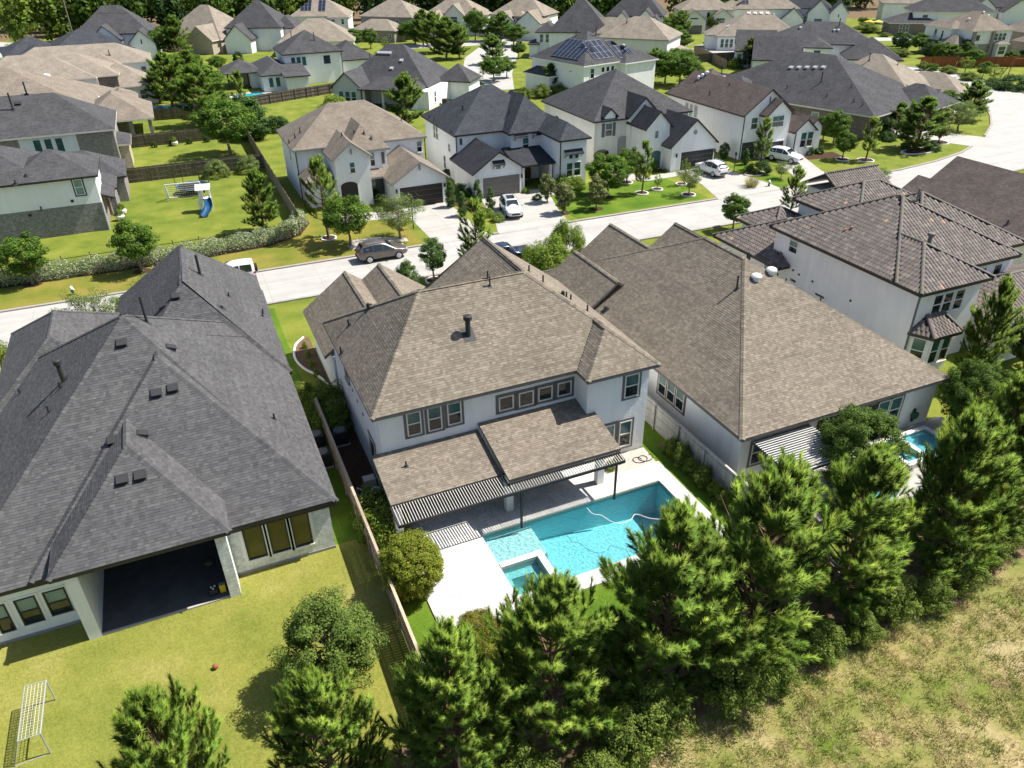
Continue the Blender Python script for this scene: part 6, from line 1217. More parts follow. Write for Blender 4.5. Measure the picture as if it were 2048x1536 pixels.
# variegated hedge along the iron fence
hp = [(-24, 75.4), (-16, 75.2), (-8, 75.1), (0, 75.1), (5, 75.6), (8.2, 76.6), (9.8, 79.0), (10.4, 81.5)]
g_ = np.random.default_rng(3); HV, HC = [], []
for a, b in zip(hp, hp[1:]):
    d = math.dist(a, b); n = int(d * 700); t = g_.uniform(0, 1, n); ang = math.atan2(b[1] - a[1], b[0] - a[0]); th = g_.uniform(0, math.pi, n); rr = .8 + .12 * np.sin(t * d * 2.1) + g_.normal(0, .07, n)
    lx = np.cos(th) * rr * .95; lz = .25 + np.sin(th) * rr * 1.35; lz = np.where(g_.random(n) < .25, g_.uniform(.05, .8, n), lz)
    P = np.stack([a[0] + (b[0] - a[0]) * t - math.sin(ang) * lx, a[1] + (b[1] - a[1]) * t + math.cos(ang) * lx, lz], 1); N = np.stack([-math.sin(ang) * np.cos(th), math.cos(ang) * np.cos(th), np.sin(th)], 1) + .01
    v, c = leaves(g_, P, N, .15, VAR, np.ones(n)); HV.append(v); HC.append(c)
HV = np.concatenate(HV); o = link('hedge', npmesh('hedge', HV, np.arange(len(HV)).reshape(-1, 4), ['leaf'], np.concatenate(HC))); tag(o, 'long variegated hedge along the black iron fence of the play lawn', 'hedge')
sheet('mulch_bed', [(-24, 74.5), (0, 74.2), (6, 74.7), (9.6, 76.6), (11.2, 80), (11, 82.5), (9.9, 82.5), (9, 79), (5, 77), (-24, 76.4)], .012, 'mulch')
# woods beyond the houses: reads as one mass
WV, WC, WT = [], [], MB(); gw = np.random.default_rng(9)
spots = [(-230 + 17 * i + gw.uniform(-5, 5), 296 + gw.uniform(-6, 10) - .12 * abs(i - 6)) for i in range(16)] + [(-240 + 15 * i + gw.uniform(-5, 5), 318 + gw.uniform(-10, 14)) for i in range(28)] + [(-250 + 17 * i + gw.uniform(-6, 6), 350 + gw.uniform(-12, 18)) for i in range(30)] + [(20 + 13 * i + gw.uniform(-4, 4), 278 - 4.6 * i + gw.uniform(-8, 8)) for i in range(15)] + [(28 + 14 * i + gw.uniform(-4, 4), 304 - 5 * i + gw.uniform(-10, 10)) for i in range(18)] + [(-32 + 9 * i, 258 + 2 * (i % 3)) for i in range(3)] + [(200 + 20 * i, 240 - 6 * i) for i in range(7)] + [(-5 + 12 * i, 262 + gw.uniform(-4, 6)) for i in range(4)]
spots += [(-260 + 13 * i + gw.uniform(-5, 5), 302 + gw.uniform(-10, 12)) for i in range(24)] + [(10 + 9 * i + gw.uniform(-3, 3), 286 - 4.2 * i + gw.uniform(-6, 10)) for i in range(22)] + [(-20 + 13 * i + gw.uniform(-3, 3), 288 + gw.uniform(-6, 10)) for i in range(5)]
sheet('forest_floor', [(-400, 285), (-30, 280), (20, 272), (120, 232), (230, 200), (500, 200), (500, 700), (-400, 700)], .008, 'straw_bed')
for (x, y) in spots:
    h = gw.uniform(11, 19); rr = h * gw.uniform(.26, .36); n = 1150; c = gw.normal(0, 1, (26, 3)); c /= np.linalg.norm(c, axis=1, keepdims=True); c = c * gw.uniform(.5, 1, (26, 1)) * np.array([rr, rr, h * .42]) + np.array([x, y, h * .55]); ix = gw.integers(0, 26, n); off = gw.normal(0, 1, (n, 3)) * rr * .26; P = c[ix] + off; P[:, 2] = np.maximum(P[:, 2], .6)
    tone = gw.uniform(.7, 1.25) * gw.uniform(.8, 1.2, 26)[ix]; pal = (OAK, HOLLY, OAK, BRIGHT)[gw.integers(0, 4)]
    v, cc = leaves(gw, P, off + np.array([0, 0, .8]), 1.35, pal, tone * .72, .75); WV.append(v); WC.append(cc); WT.tube((x, y, 0), (x, y, h * .6), .25, .12, 5)
WV = np.concatenate(WV); o = link('woodland', npmesh('woodland', WV, np.arange(len(WV)).reshape(-1, 4), ['leaf'], np.concatenate(WC)), None, 'stuff'); tag(o, 'dark green woods along the top behind the houses', 'woods'); WT.build('trunks', 'bark_grey', o, kind='stuff')
# rough grass of the field in front, and scattered tufts
def blades(name, n, area, hmin, hmax, pal, seed, wd=.012, mask=None):
    g = np.random.default_rng(seed); x0, y0, x1, y1 = area; nc = max(30, n // 26); cx = g.uniform(x0, x1, nc); cy = g.uniform(y0, y1, nc); ix = g.integers(0, nc, n); x = cx[ix] + g.normal(0, .14, n); y = cy[ix] + g.normal(0, .14, n)
    if mask is not None: k = mask(x, y); x, y, ix = x[k], y[k], ix[k]
    n = len(x); az = g.uniform(0, 6.28, n); h = g.uniform(hmin, hmax, n); l = h * g.uniform(.4, 1.3, n); b = np.stack([x, y, 0 * x], 1); tip = b + np.stack([np.cos(az) * l, np.sin(az) * l, h], 1); s = np.stack([-np.sin(az), np.cos(az), 0 * az], 1) * wd
    V = np.stack([b - s, b + s, tip], 1).reshape(-1, 3); pal = np.array(pal); cp = g.integers(0, len(pal), nc)
    o = link(name, npmesh(name, V, np.arange(len(V)).reshape(-1, 3), ['leaf'], pal[cp[ix]] * g.uniform(.75, 1.25, (n, 1))), None, 'stuff'); return o
fm = lambda x, y: (y < 14.6 + .5 * np.sin(x * 1.3)) & (y > 24 - x * .98)
tag(blades('rough_grass', 110000, (9, 3, 46, 15.4), .08, .30, ((.12, .17, .025), (.16, .20, .035), (.36, .29, .15), (.42, .33, .19), (.30, .25, .10), (.09, .14, .02)), 5, .012, fm), 'rough green and straw grass of the field at the bottom right', 'grass')
tag(blades('lawn_grass', 60000, (-12, 16.5, 4.3, 29.3), .02, .06, ((.20, .21, .04), (.26, .24, .06), (.15, .19, .03)), 6, .006), 'short dry grass blades of the left garden', 'grass')
tag(blades('pool_lawn_grass', 22000, (4.7, 14, 23.2, 21.9), .03, .09, ((.11, .17, .02), (.14, .20, .025), (.09, .15, .016)), 7, .008), 'short lush grass between pool deck and pines', 'grass')

# ---------------------------------------------------------------- vehicles
def make_car(name, label, cat, x, y, rz, paint, kind='suv', L_=4.75, rack=False, spare=False, roofglass=False):
    e = empty(name, (x, y, .02), rz, label, cat); s = L_ / 4.8
    if kind == 'suv':
        ST = [(-2.42, .5, .9, .93, .60, .72), (-2.36, .36, 1.02, 1.06, .78, .70), (-2.2, .3, 1.08, 1.36, .90, .66), (-1.8, .26, 1.10, 1.66, .93, .64), (-1.0, .24, 1.08, 1.73, .94, .66), (-.2, .24, 1.06, 1.73, .94, .66), (.35, .24, 1.05, 1.66, .94, .64), (1.18, .25, 1.02, 1.08, .93, .72), (1.6, .27, .99, 1.04, .92, .70), (2.05, .3, .92, .97, .88, .66), (2.33, .38, .80, .84, .78, .58), (2.42, .48, .68, .70, .62, .5)]; wf, wr_ = 1.42, -1.42; side = (-1.95, .95); ws = (.42, 1.14); rw_ = (-2.3, -1.85)
    elif kind == 'jeep':
        ST = [(-2.05, .5, 1.0, 1.75, .82, .72), (-2.0, .45, 1.05, 1.84, .84, .76), (-.9, .45, 1.05, 1.86, .84, .77), (.2, .45, 1.05, 1.82, .84, .76), (.55, .45, 1.05, 1.12, .82, .74), (1.6, .48, 1.02, 1.08, .74, .66), (1.9, .5, .98, 1.04, .70, .62), (1.95, .6, .9, .92, .66, .6)]; wf, wr_ = 1.3, -1.35; side = (-1.85, .25); ws = (.24, .52); rw_ = (-2.04, -2.02)
    else:   # pickup
        ST = [(-2.7, .5, .98, 1.0, .90, .88), (-2.6, .4, 1.0, 1.04, .94, .92), (-1.0, .35, 1.02, 1.06, .95, .93), (-.95, .35, 1.04, 1.6, .95, .68), (-.6, .33, 1.05, 1.84, .95, .68), (.5, .33, 1.05, 1.82, .95, .68), (1.15, .33, 1.06, 1.2, .94, .8), (2.3, .36, 1.05, 1.1, .92, .8), (2.65, .45, .9, .95, .85, .7)]; wf, wr_ = 1.75, -1.7; side = (-.6, .8); ws = (.55, 1.1); rw_ = (-.94, -.62)
    b = MB(); rings = []
    for (px, zb, be, zt, hw, rw) in ST:
        px *= s; h_ = [(0, zt + (.025 if zt > 1.4 else .03)), (rw * .75, zt + .012), (rw, zt - .03), (hw * .985, be), (hw, be - .12), (hw, zb + .22), (hw * .94, zb), (0, zb)]
        rings.append([(px, yy, zz) for yy, zz in h_] + [(px, -yy, zz) for yy, zz in h_[-2:0:-1]])
    n = len(rings[0])
    for A, B in zip(rings, rings[1:]):
        for i in range(n): k = (i + 1) % n; b.poly([A[i], B[i], B[k], A[k]])
    b.poly(rings[0]); b.poly(rings[-1][::-1]); body = b.build('body', paint, e, smooth=False)
    me = body.data; me.polygons.foreach_set('use_smooth', [True] * len(me.polygons)); body.modifiers.new('bevel', 'WELD').merge_threshold = .001
    sub = body.modifiers.new('round', 'SUBSURF'); sub.levels = sub.render_levels = 1
    def sect(xx):
        xx /= s
        for a, c in zip(ST, ST[1:]):
            if a[0] <= xx <= c[0]: t = (xx - a[0]) / (c[0] - a[0]); return [u + (v - u) * t for u, v in zip(a, c)]
        return ST[0]
    gl = 'glass_dark'
    for sg in (-1, 1):
        m_ = 3 if kind == 'suv' else 2; x0, x1 = side[0] * s, side[1] * s
        for k in range(m_):
            a0, a1 = x0 + (x1 - x0) * k / m_ + .04, x0 + (x1 - x0) * (k + 1) / m_ - .04; q = MB(); pts = []
            A, B = sect(a0), sect(a1)
            def P(S, xx, f): zt = S[3] - .09; zb_ = S[2] + .04; zb_ = min(zb_, zt - .03); return (xx, sg * ((S[4] * .985) + (S[5] - S[4] * .985) * (zb_ + (zt - zb_) * f - S[2]) / max(.05, S[3] - .03 - S[2]) + .012), zb_ + (zt - zb_) * f)
            q.poly([P(A, a0, 0), P(B, a1, 0), P(B, a1, 1), P(A, a0, 1)][::sg]); q.build('side_window', gl, e)
    for nm, (xa, xb) in (('windscreen', ws), ('rear_window', rw_)):
        A, B = sect(xa * s), sect(xb * s); q = MB(); ax, bx = xa * s, xb * s; of = .03
        q.poly([(ax + (of if nm == 'windscreen' else -of), -A[5] * .86, A[3] + .0), (bx + (of if nm == 'windscreen' else -of), -B[5] * .9, B[3] + .03), (bx + (of if nm == 'windscreen' else -of), B[5] * .9, B[3] + .03), (ax + (of if nm == 'windscreen' else -of), A[5] * .86, A[3] + .0)][::(-1 if nm == 'windscreen' else 1)]); q.build(nm, gl, e)
    wr2 = .37 if kind != 'jeep' else .42
    for wx in (wf * s, wr_ * s):
        for sg in (-1, 1):
            t = MB(); yy = sg * (ST[4][4] - .1); t.tube((wx, yy - .11, wr2), (wx, yy + .11, wr2), wr2, wr2, 18); w = t.build('wheel', 'rubber', e)
            r_ = MB(); yo = yy + sg * .115
            for k in range(5):
                a = 2 * math.pi * k / 5; d = Vector((math.cos(a), 0, math.sin(a))); r_.beam((wx, yo, wr2), (wx + d.x * wr2 * .62, yo, wr2 + d.z * wr2 * .62), .07, .02)
            r_.tube((wx, yo - .012, wr2), (wx, yo + .0, wr2), wr2 * .66, wr2 * .66, 16); r_.build('rim', 'light_metal', w)
    for sg in (-1, 1):
        q = MB(); F = ST[-2]; q.obox((F[0] * s - .06, sg * F[4] * .78, F[2] - .02), (.08, 0, 0), (0, .15, 0), (0, 0, .06)); q.build('headlight', 'light_metal', e)
        q = MB(); F = ST[1]; q.obox((F[0] * s, sg * F[4] * .9, F[2] - .08), (.05, 0, 0), (0, .12, 0), (0, 0, .09)); q.build('tail_light', 'red_paint', e)
        q = MB(); S_ = sect((ws[1] - .12) * s); q.obox(((ws[1] - .2) * s, sg * (S_[4] + .1), S_[2] + .1), (.06, 0, 0), (0, .1, 0), (0, 0, .07)); q.build('mirror', paint, e)
    q = MB(); F = ST[-1]; q.obox((F[0] * s - .02, 0, F[2] - .05), (.05, 0, 0), (0, .42, 0), (0, 0, .09)); q.build('grille', 'dark_plastic', e)
    q = MB(); F = ST[0]; q.obox((F[0] * s + .02, 0, .56), (.06, 0, 0), (0, F[4] * .95, 0), (0, 0, .1)); q.build('bumper', 'dark_plastic', e)
    if rack:
        for sg in (-1, 1): q = MB(); q.beam((-1.6 * s, sg * .56, 1.79), (.2 * s, sg * .56, 1.79), .05, .05); q.build('roof_rail', 'grey_metal', e)
    if roofglass: q = MB(); q.obox((-.35, 0, 1.772), (.5, 0, 0), (0, .42, 0), (0, 0, .006)); q.build('sunroof', 'glass_dark', e)
    if spare: q = MB(); q.tube((-2.1, 0, 1.1), (-2.32, 0, 1.1), .38, .36, 18); q.build('spare_wheel', 'rubber', e)
    if kind == 'pickup': q = MB(); q.box(-2.55 * s, -.78, .62, -1.05 * s, .78, 1.075); q.build('bed_liner', 'dark_plastic', e)
    return e
make_car('parked_car', 'brown metallic crossover parked on the street by the far kerb', 'car', 15.6, 67.0, 0, 'car_brown', rack=True)
make_car('parked_car', 'silver white crossover with black sunroof on the driveway of the taupe garage', 'car', 31.9, 73.7, -101, 'car_silver', roofglass=True)
make_car('parked_car', 'white sport utility car parked nose in at the black garage door', 'car', 60.7, 76.9, 93, 'car_white', rack=True)
make_car('parked_car', 'white wagon half hidden by the tree before the brown gabled house', 'car', 72.9, 77.6, -68, 'car_white', L_=4.6)
make_car('parked_car', 'boxy white off road car with spare wheel, partly behind the charcoal roof', 'car', 1.9, 67.0, 178, 'car_white', 'jeep', 4.8, spare=True)
make_car('pickup_truck', 'dark blue pickup bed just showing behind the pool house roof', 'truck', 25.3, 61.1, 178, 'car_navy', 'pickup', 5.4)

# ---------------------------------------------------------------- near garden things
g = empty('football_goal', (-9.9, 24.4, 0), 0, 'small football goal with white net on the dry left lawn', 'goal')
fr = MB(); P8 = dict(a=(.45, -1.3, 0), b=(.45, 1.25, 0), c=(.45, -1.3, 1.2), d=(.45, 1.25, 1.2), e=(-.3, -1.3, 1.2), f=(-.3, 1.3, 1.2), h=(-.75, -1.35, 0), i=(-.75, 1.35, 0))
for p, q in (('a', 'c'), ('b', 'd'), ('c', 'd')): fr.tube(P8[p], P8[q], .03)
for p, q in (('c', 'e'), ('d', 'f'), ('e', 'f'), ('e', 'h'), ('f', 'i'), ('h', 'i'), ('a', 'h'), ('b', 'i')): fr.tube(P8[p], P8[q], .018)
fr.build('frame', 'grey_metal', g); nn = MB()
def netgrid(A, B, C, D, u, v):
    A, B, C, D = map(Vector, (A, B, C, D))
    for i in range(u + 1): t = i / u; nn.tube(A.lerp(B, t), D.lerp(C, t), .009, .009, 3)
    for j in range(v + 1): t = j / v; nn.tube(A.lerp(D, t), B.lerp(C, t), .009, .009, 3)
netgrid(P8['c'], P8['e'], P8['f'], P8['d'], 6, 20); netgrid(P8['e'], P8['h'], P8['i'], P8['f'], 9, 20)
nn.build('net', 'net_white', g)
b = MB(); b.lathe([(.12 * math.sin(math.pi * k / 10) + .0005, .12 - .12 * math.cos(math.pi * k / 10)) for k in range(11)], n=16); o = b.build('basketball', 'ball_leather', smooth=True); o.location = (-3.3, 24.55, .01); tag(o, 'brown basketball lying on the dry left lawn', 'ball')
def acunit(x, y, label, s=.85, mat='dark_plastic'):
    e = empty('air_conditioner', (x, y, 0), 0, label, 'air conditioner'); m = MB(); h = s / 2; m.box(-h - .06, -h - .06, 0, h + .06, h + .06, .1); m.build('base', 'concrete_drive', e)
    m = MB(); m.box(-h, -h, .1, h, h, .95); [m.box(-h - .012, -h - .012, .2 + .1 * k, h + .012, h + .012, .23 + .1 * k) for k in range(7)]; m.build('casing', mat, e)
    m = MB(); m.lathe([(.36 * s / .85, .95), (.36 * s / .85, .99), (.30, 1.0)], n=18); m.build('fan_guard', 'trim_taupe', e)
acunit(5.25, 38.7, 'dark air conditioner beside the feathery shrubs of the pool house'); acunit(3.85, 38.9, 'air conditioner farther from camera beside the charcoal roof eave'); acunit(3.85, 36.9, 'air conditioner nearer the camera beside the charcoal roof eave')
e = empty('pool_equipment', (5.45, 32.6, 0), 0, 'tan tank, grey box and white pipes in the gap beside the pool house', 'pool pump'); m = MB(); m.box(-.1, .3, .1, .55, .8, 1.15); m.build('heater', 'tan_plastic', e); m = MB(); m.lathe([(.32, 0), (.34, .2), (.34, .75), (.26, .95), (.05, 1.02)], (.35, -.45, .1), 16); m.build('filter_tank', 'tan_plastic', e, smooth=True)
m = MB(); m.path([(-.5, .5, .1), (-.5, .5, .7), (-.3, .2, .7), (-.3, .2, .3), (.1, -.2, .3)], .035); m.path([(-.6, -.1, .1), (-.6, -.1, .5), (-.2, -.4, .5), (-.2, -.8, .1)], .035); m.build('pipes', 'white_paint', e); m = MB(); m.box(-.5, -.9, 0, -.1, -.4, .35); m.tube((-.3, -.65, .35), (-.3, -.65, .6), .12); m.build('pump', 'dark_plastic', e)
e = empty('kettle_grill', (-2.9, 30.3, .085), 0, 'dark kettle grill standing at the right of the shaded patio', 'grill'); m = MB(); m.lathe([(.05, .62), (.24, .68), (.3, .82), (.27, .98), (.12, 1.08), (.02, 1.1)], n=16); m.build('bowl', 'black_metal', e, smooth=True)
for k in range(3): a = 2.1 * k; m = MB(); m.tube((.15 * math.cos(a), .15 * math.sin(a), .68), (.3 * math.cos(a), .3 * math.sin(a), 0), .015); m.build('leg', 'black_metal', e)
e = empty('cleaner_jug', (-2.55, 28.95, .085), 0, 'yellow cleaner with blue top beside the white patio column', 'jug'); m = MB(); m.box(-.13, -.1, 0, .13, .1, .42); m.build('body', 'plastic_yellow', e); m = MB(); m.tube((0, 0, .42), (0, 0, .55), .07); m.build('cap', 'plastic_blue', e)
e = empty('black_crate', (-2.95, 28.95, .085), 0, 'black crate with white cups beside the yellow cleaner', 'crate'); m = MB(); m.box(-.18, -.16, 0, .18, .16, .34); m.build('body', 'dark_plastic', e)
for k, (x, y) in enumerate(((-.08, .06), (.08, .07), (.0, -.08))): m = MB(); m.tube((x, y, .34), (x, y, .4), .04); m.build('cup', 'white_paint', e)
# wicker seats under the white pergola
def wicker(x, y, rz, w, label):
    e = empty('wicker_seat', (x, y, .035), rz, label, 'outdoor sofa'); m = MB(); m.box(-w / 2, -.38, .12, w / 2, .38, .34); m.build('base', 'dark_plastic', e)
    m = MB(); m.box(-w / 2 + .1, -.36, .34, w / 2 - .1, .28, .46); m.build('cushion', 'cushion', e); m = MB(); m.box(-w / 2, .3, .34, w / 2, .42, .9); m.build('backrest', 'dark_plastic', e); m = MB(); m.obox((0, .24, .64), (w / 2 - .12, 0, 0), (0, .05, .02), (0, -.04, .17)); m.build('back_cushion', 'cushion', e)
    for s in (-1, 1): m = MB(); m.box(s * w / 2 - .05, -.38, .34, s * w / 2 + .05, .38, .64); m.build('armrest', 'dark_plastic', e)
wicker(25.9, 22.2, 20, 1.5, 'dark wicker loveseat with pale cushions under the white pergola'); wicker(27.5, 21.4, 110, .9, 'dark wicker armchair in front of the loveseat'); 
e = empty('side_table', (26.5, 21.2, .035), 0, 'low tan table between the wicker seats', 'table'); m = MB(); m.box(-.35, -.35, .36, .35, .35, .42); m.build('top', 'tan_plastic', e)
for sx in (-1, 1):
    for sy in (-1, 1): m = MB(); m.box(sx * .3 - .03, sy * .3 - .03, 0, sx * .3 + .03, sy * .3 + .03, .36); m.build('leg', 'dark_plastic', e)
e = empty('iron_gate', (23.9, 23.9, 0), 0, 'short black iron gate between grey fence and brown roofed house', 'gate')
m = MB(); m.box(-.05, -.05, 0, .05, .05, 1.9); m.box(.55, -.04, 0, .63, .04, 1.3); m.box(0, -.02, 1.1, .6, .02, 1.15); m.box(0, -.02, .2, .6, .02, .25); m.build('frame', 'black_metal', e)
for k in range(5): m = MB(); m.box(.08 + .1 * k, -.012, .1, .1 + .1 * k, .012, 1.3); m.build('picket', 'black_metal', e)
hs = MB(); cp = [(20.6 + .35 * math.cos(a) + .06 * a, 29.6 + .3 * math.sin(a), .05 + .01 * (a % 3)) for a in [k * .35 for k in range(40)]]; hs.path(cp, .02, 5); o = hs.build('garden_hose', 'dark_plastic'); tag(o, 'dark garden hose coiled on gravel below the corner windows', 'hose')
e = empty('hose_reel', (37.9, 25.55, 0), 0, 'green hose reel on the white wall of the brown roofed house', 'hose reel'); m = MB(); m.tube((0, -.1, .9), (0, .1, .9), .25, .25, 14); m.build('drum', 'plastic_green', e); m = MB(); m.box(-.08, .05, .4, .08, .14, 1.3); m.build('bracket', 'dark_plastic', e)
e = empty('parasol', (29.2, 20.5, .03), 0, 'teal pool parasol half hidden by the dense broadleaf tree', 'parasol'); m = MB(); m.tube((0, 0, 0), (0, 0, 2.2), .03); m.build('pole', 'white_paint', e)
m = MB(); [m.poly([(0, 0, 2.35), (1.1 * math.cos(a), 1.1 * math.sin(a), 1.95), (1.1 * math.cos(a + math.pi / 4), 1.1 * math.sin(a + math.pi / 4), 1.95)]) for a in [k * math.pi / 4 for k in range(8)]]; m.build('canopy', 'plastic_teal', e)

# ---------------------------------------------------------------- front garden things
def ring(x, y, r, label, rx=1.0):
    e = empty('tree_ring', (x, y, 0), 0, label, 'tree ring'); m = MB(); n = 20
    for k in range(n):
        a, b = 2 * math.pi * k / n, 2 * math.pi * (k + 1) / n; f = lambda t, rr, z: (rr * rx * math.cos(t), rr * math.sin(t), z)
        m.poly([f(a, r, .12), f(b, r, .12), f(b, r - .14, .12), f(a, r - .14, .12)][::-1]); m.poly([f(a, r, 0), f(b, r, 0), f(b, r, .12), f(a, r, .12)]); m.poly([f(b, r - .14, 0), f(a, r - .14, 0), f(a, r - .14, .12), f(b, r - .14, .12)])
    m.build('edging', 'edging_white', e); m = MB(); m.poly([((r - .1) * rx * math.cos(2 * math.pi * k / n), (r - .1) * math.sin(2 * math.pi * k / n), .07) for k in range(n)]); m.build('soil', 'mulch', e)
for a, r_, lab in (((18.36,59.7,3.94), .85, 'white ring around the egg shaped verge tree'), ((48.53,73.64,5.46), .8, 'white ring around the slim young pine'), ((50.97,74.12,1.84), .7, 'white ring around the little lawn tree'), ((53.06,70.78,3.3), .85, 'white ring around the round grey green tree'), ((49.17,78.09,4.05), .8, 'white ring at the arched windows tree'), ((54.74,74.65,0.67), .7, 'white ring behind the round grey green tree'), ((82.48,73.08,4.95), 1.1, 'white ring around the corner lawn pine'), ((80.12,74.72,3.51), .9, 'white ring around the small round corner tree'), ((98.78,75.75,4.52), 1.4, 'white ring around the bend magnolia'), ((12.08,74.47,7.52), .8, 'white stone ring under the open pine')): ring(a[0], a[1], r_, lab)
ring(*(92.71,73.45), 1.3, 'kidney shaped white edged bed under the spreading pine', 2.6)
ring(*(65.52,74.33), .9, 'white edged bed below the tall pine', 1.7)
sheet('gravel_bed', [(13.2,71.62), (14.18,72.94), (16.56,72.87), (19.25,71.32), (19.2,70.3), (17.66,70.62), (15.11,71.22), (13.59,70.44)], .01, 'gravel')
for i, a in enumerate(((10.36,81.16), (36.79,74.73), (36.95,70.53), (35.28,72.88))): pass
for p in ((37.15,71.31), (41.06,71.05), (37.22,75.6), (44.26,74.16), (-14.45,74.24), (-5.44,73.35)): sheet('mulch_bed', [(p[0] + .8 * math.cos(2 * math.pi * k / 14), p[1] + .7 * math.sin(2 * math.pi * k / 14)) for k in range(14)], .014, 'mulch')
sheet('mulch_bed', [(31.2, 73), (29.0, 79.6), (28.2, 84), (27.3, 84), (27.2, 79), (28.3, 75.5), (30, 72.6)], .012, 'mulch'); sheet('mulch_bed', [(50, 82), (56, 80), (56.4, 82.5), (50, 84.5)], .012, 'mulch'); sheet('mulch_bed', [(75.5, 76.8), (81.5, 75.6), (82, 78.5), (76.5, 78.6)], .012, 'mulch')
bed = MB(); pts = smooth_path([(5.7, 53.6), (4.9, 52.5), (4.55, 50.6), (4.85, 48.8), (5.6, 47.2), (5.95, 45.8)], .06); bed.path(pts, .09, 6); o = bed.build('bed_edging', 'edging_white'); tag(o, 'curved white border of the planting bed left of the garage wing', 'edging')
sheet('planting_bed', [(p[0], p[1]) for p in pts] + [(6.1, 45.8), (6.1, 53.6)], .02, 'soil')
for i in range(4): plant('shrub', 5.5, 47.4 + 1.5 * i, .55, 'small plant in the white bordered bed, %s from the house corner' % ('first', 'second', 'third', 'fourth')[i], .6)
def hydrant(x, y, label):
    e = empty('fire_hydrant', (x, y, 0), 0, label, 'hydrant'); m = MB(); m.lathe([(.17, 0), (.17, .06), (.11, .08), (.11, .5)], n=14); m.build('barrel', 'plastic_green', e, smooth=False); m = MB(); m.lathe([(.15, .5), (.15, .55), (.12, .68), (.04, .76), (.02, .8)], n=14); m.build('bonnet', 'white_paint', e)
    for s in (-1, 1): m = MB(); m.tube((s * .1, 0, .42), (s * .2, 0, .42), .06); m.build('nozzle', 'white_paint', e)
hydrant(-11.0, 70.3, 'green hydrant with white top on the left verge'); hydrant(63.6, 69.5, 'hydrant with white top beside the light driveway')
e = empty('basketball_hoop', (20.75, 73.6, 0), 0, 'black basketball hoop post beside the dark brown garage driveway', 'basketball hoop'); m = MB(); m.tube((0, 0, 0), (0, 0, 2.6), .06); m.beam((0, 0, 2.4), (.7, .2, 2.9), .08, .08); m.build('post', 'black_metal', e); m = MB(); m.obox((.75, .2, 3.05), (.02, 0, 0), (0, .6, 0), (0, 0, .42)); m.build('backboard', 'dark_plastic', e)
m = MB(); [m.tube((1.0 + .23 * math.cos(a), .2 + .23 * math.sin(a), 2.85), (1.0 + .23 * math.cos(a + .52), .2 + .23 * math.sin(a + .52), 2.85), .012) for a in [k * .524 for k in range(12)]]; m.build('rim', 'red_paint', e)
e = empty('lamp_post', (63.81,76.36) + (0,), 0, 'black garden lamp post beside the light driveway', 'lamp post'); m = MB(); m.tube((0, 0, 0), (0, 0, 2.0), .05); m.build('pole', 'black_metal', e); m = MB(); m.lathe([(.05, 2.0), (.14, 2.1), (.16, 2.35), (.04, 2.5)], n=8); m.build('lantern', 'black_metal', e)
for i, p in enumerate(((74.13,75.71), (73.93,74.96), (73.73,74.22), (73.55,73.47), (74.2,76.29))):
    m = MB(); m.lathe([(.32, 0), (.32, .03), (.3, .04)], (*p, 0), 9); o = m.build('stepping_stone', 'edging_white'); tag(o, 'flat stepping stone beside the drive of the brown gabled house, %s from the house' % ('second', 'third', 'fourth', 'fifth', 'first')[i], 'stone', 'stepping stones by the brown gabled house')

# ---------------------------------------------------------------- play lawn on the left
e = empty('trampoline', (.7, 97.2, 0), 0, 'round black trampoline with safety poles on the play lawn', 'trampoline'); m = MB(); n = 20
m.poly([(1.75 * math.cos(2 * math.pi * k / n), 1.75 * math.sin(2 * math.pi * k / n), .86) for k in range(n)]); m.build('mat', 'rubber', e); m = MB()
[m.tube((1.8 * math.cos(2 * math.pi * k / n), 1.8 * math.sin(2 * math.pi * k / n), .85), (1.8 * math.cos(2 * math.pi * (k + 1) / n), 1.8 * math.sin(2 * math.pi * (k + 1) / n), .85), .06) for k in range(n)]; m.build('frame', 'plastic_blue', e)
for k in range(6): a = math.pi * k / 3; m = MB(); m.tube((1.85 * math.cos(a), 1.85 * math.sin(a), 0), (1.85 * math.cos(a), 1.85 * math.sin(a), 2.6), .03); m.build('pole', 'black_metal', e)
e = empty('football_goal', (-.4, 94.6, 0), -6, 'white football goal in front of the trampoline', 'goal'); m = MB()
for p, q in (((-1.9, 0, 0), (-1.9, 0, 1.9)), ((1.9, 0, 0), (1.9, 0, 1.9)), ((-1.9, 0, 1.9), (1.9, 0, 1.9)), ((-1.9, 0, 1.9), (-1.9, 1.3, 0)), ((1.9, 0, 1.9), (1.9, 1.3, 0)), ((-1.9, 1.3, 0), (1.9, 1.3, 0))): m.beam(p, q, .12, .12)
m.build('frame', 'white_paint', e); nn = MB(); netgrid((-1.9, 0, 1.9), (1.9, 0, 1.9), (1.9, 1.3, 0), (-1.9, 1.3, 0), 14, 7); nn.build('net', 'net_white', e)
e = empty('play_slide', (1.5, 88.6, 0), -12, 'bright blue curved slide with small white climbing tower', 'slide'); m = MB()
for x in (-.5, .5):
    for y in (.3, 1.2): m.box(x - .05, y - .05, 0, x + .05, y + .05, 2.6)
m.box(-.55, .25, 1.35, .55, 1.25, 1.45); m.build('tower', 'white_paint', e); m = MB(); m.poly([(-.8, .75, 3.0), (.8, .75, 3.0), (.8, .05, 2.5), (-.8, .05, 2.5)][::-1]); m.poly([(-.8, .75, 3.0), (.8, .75, 3.0), (.8, 1.45, 2.5), (-.8, 1.45, 2.5)]); m.build('roof', 'white_paint', e); m = MB()
sp = [(.1 + .35 * math.sin(t * 3.4), .25 - 2.1 * t, 1.5 - 1.35 * t ** .9) for t in [k / 12 for k in range(13)]]
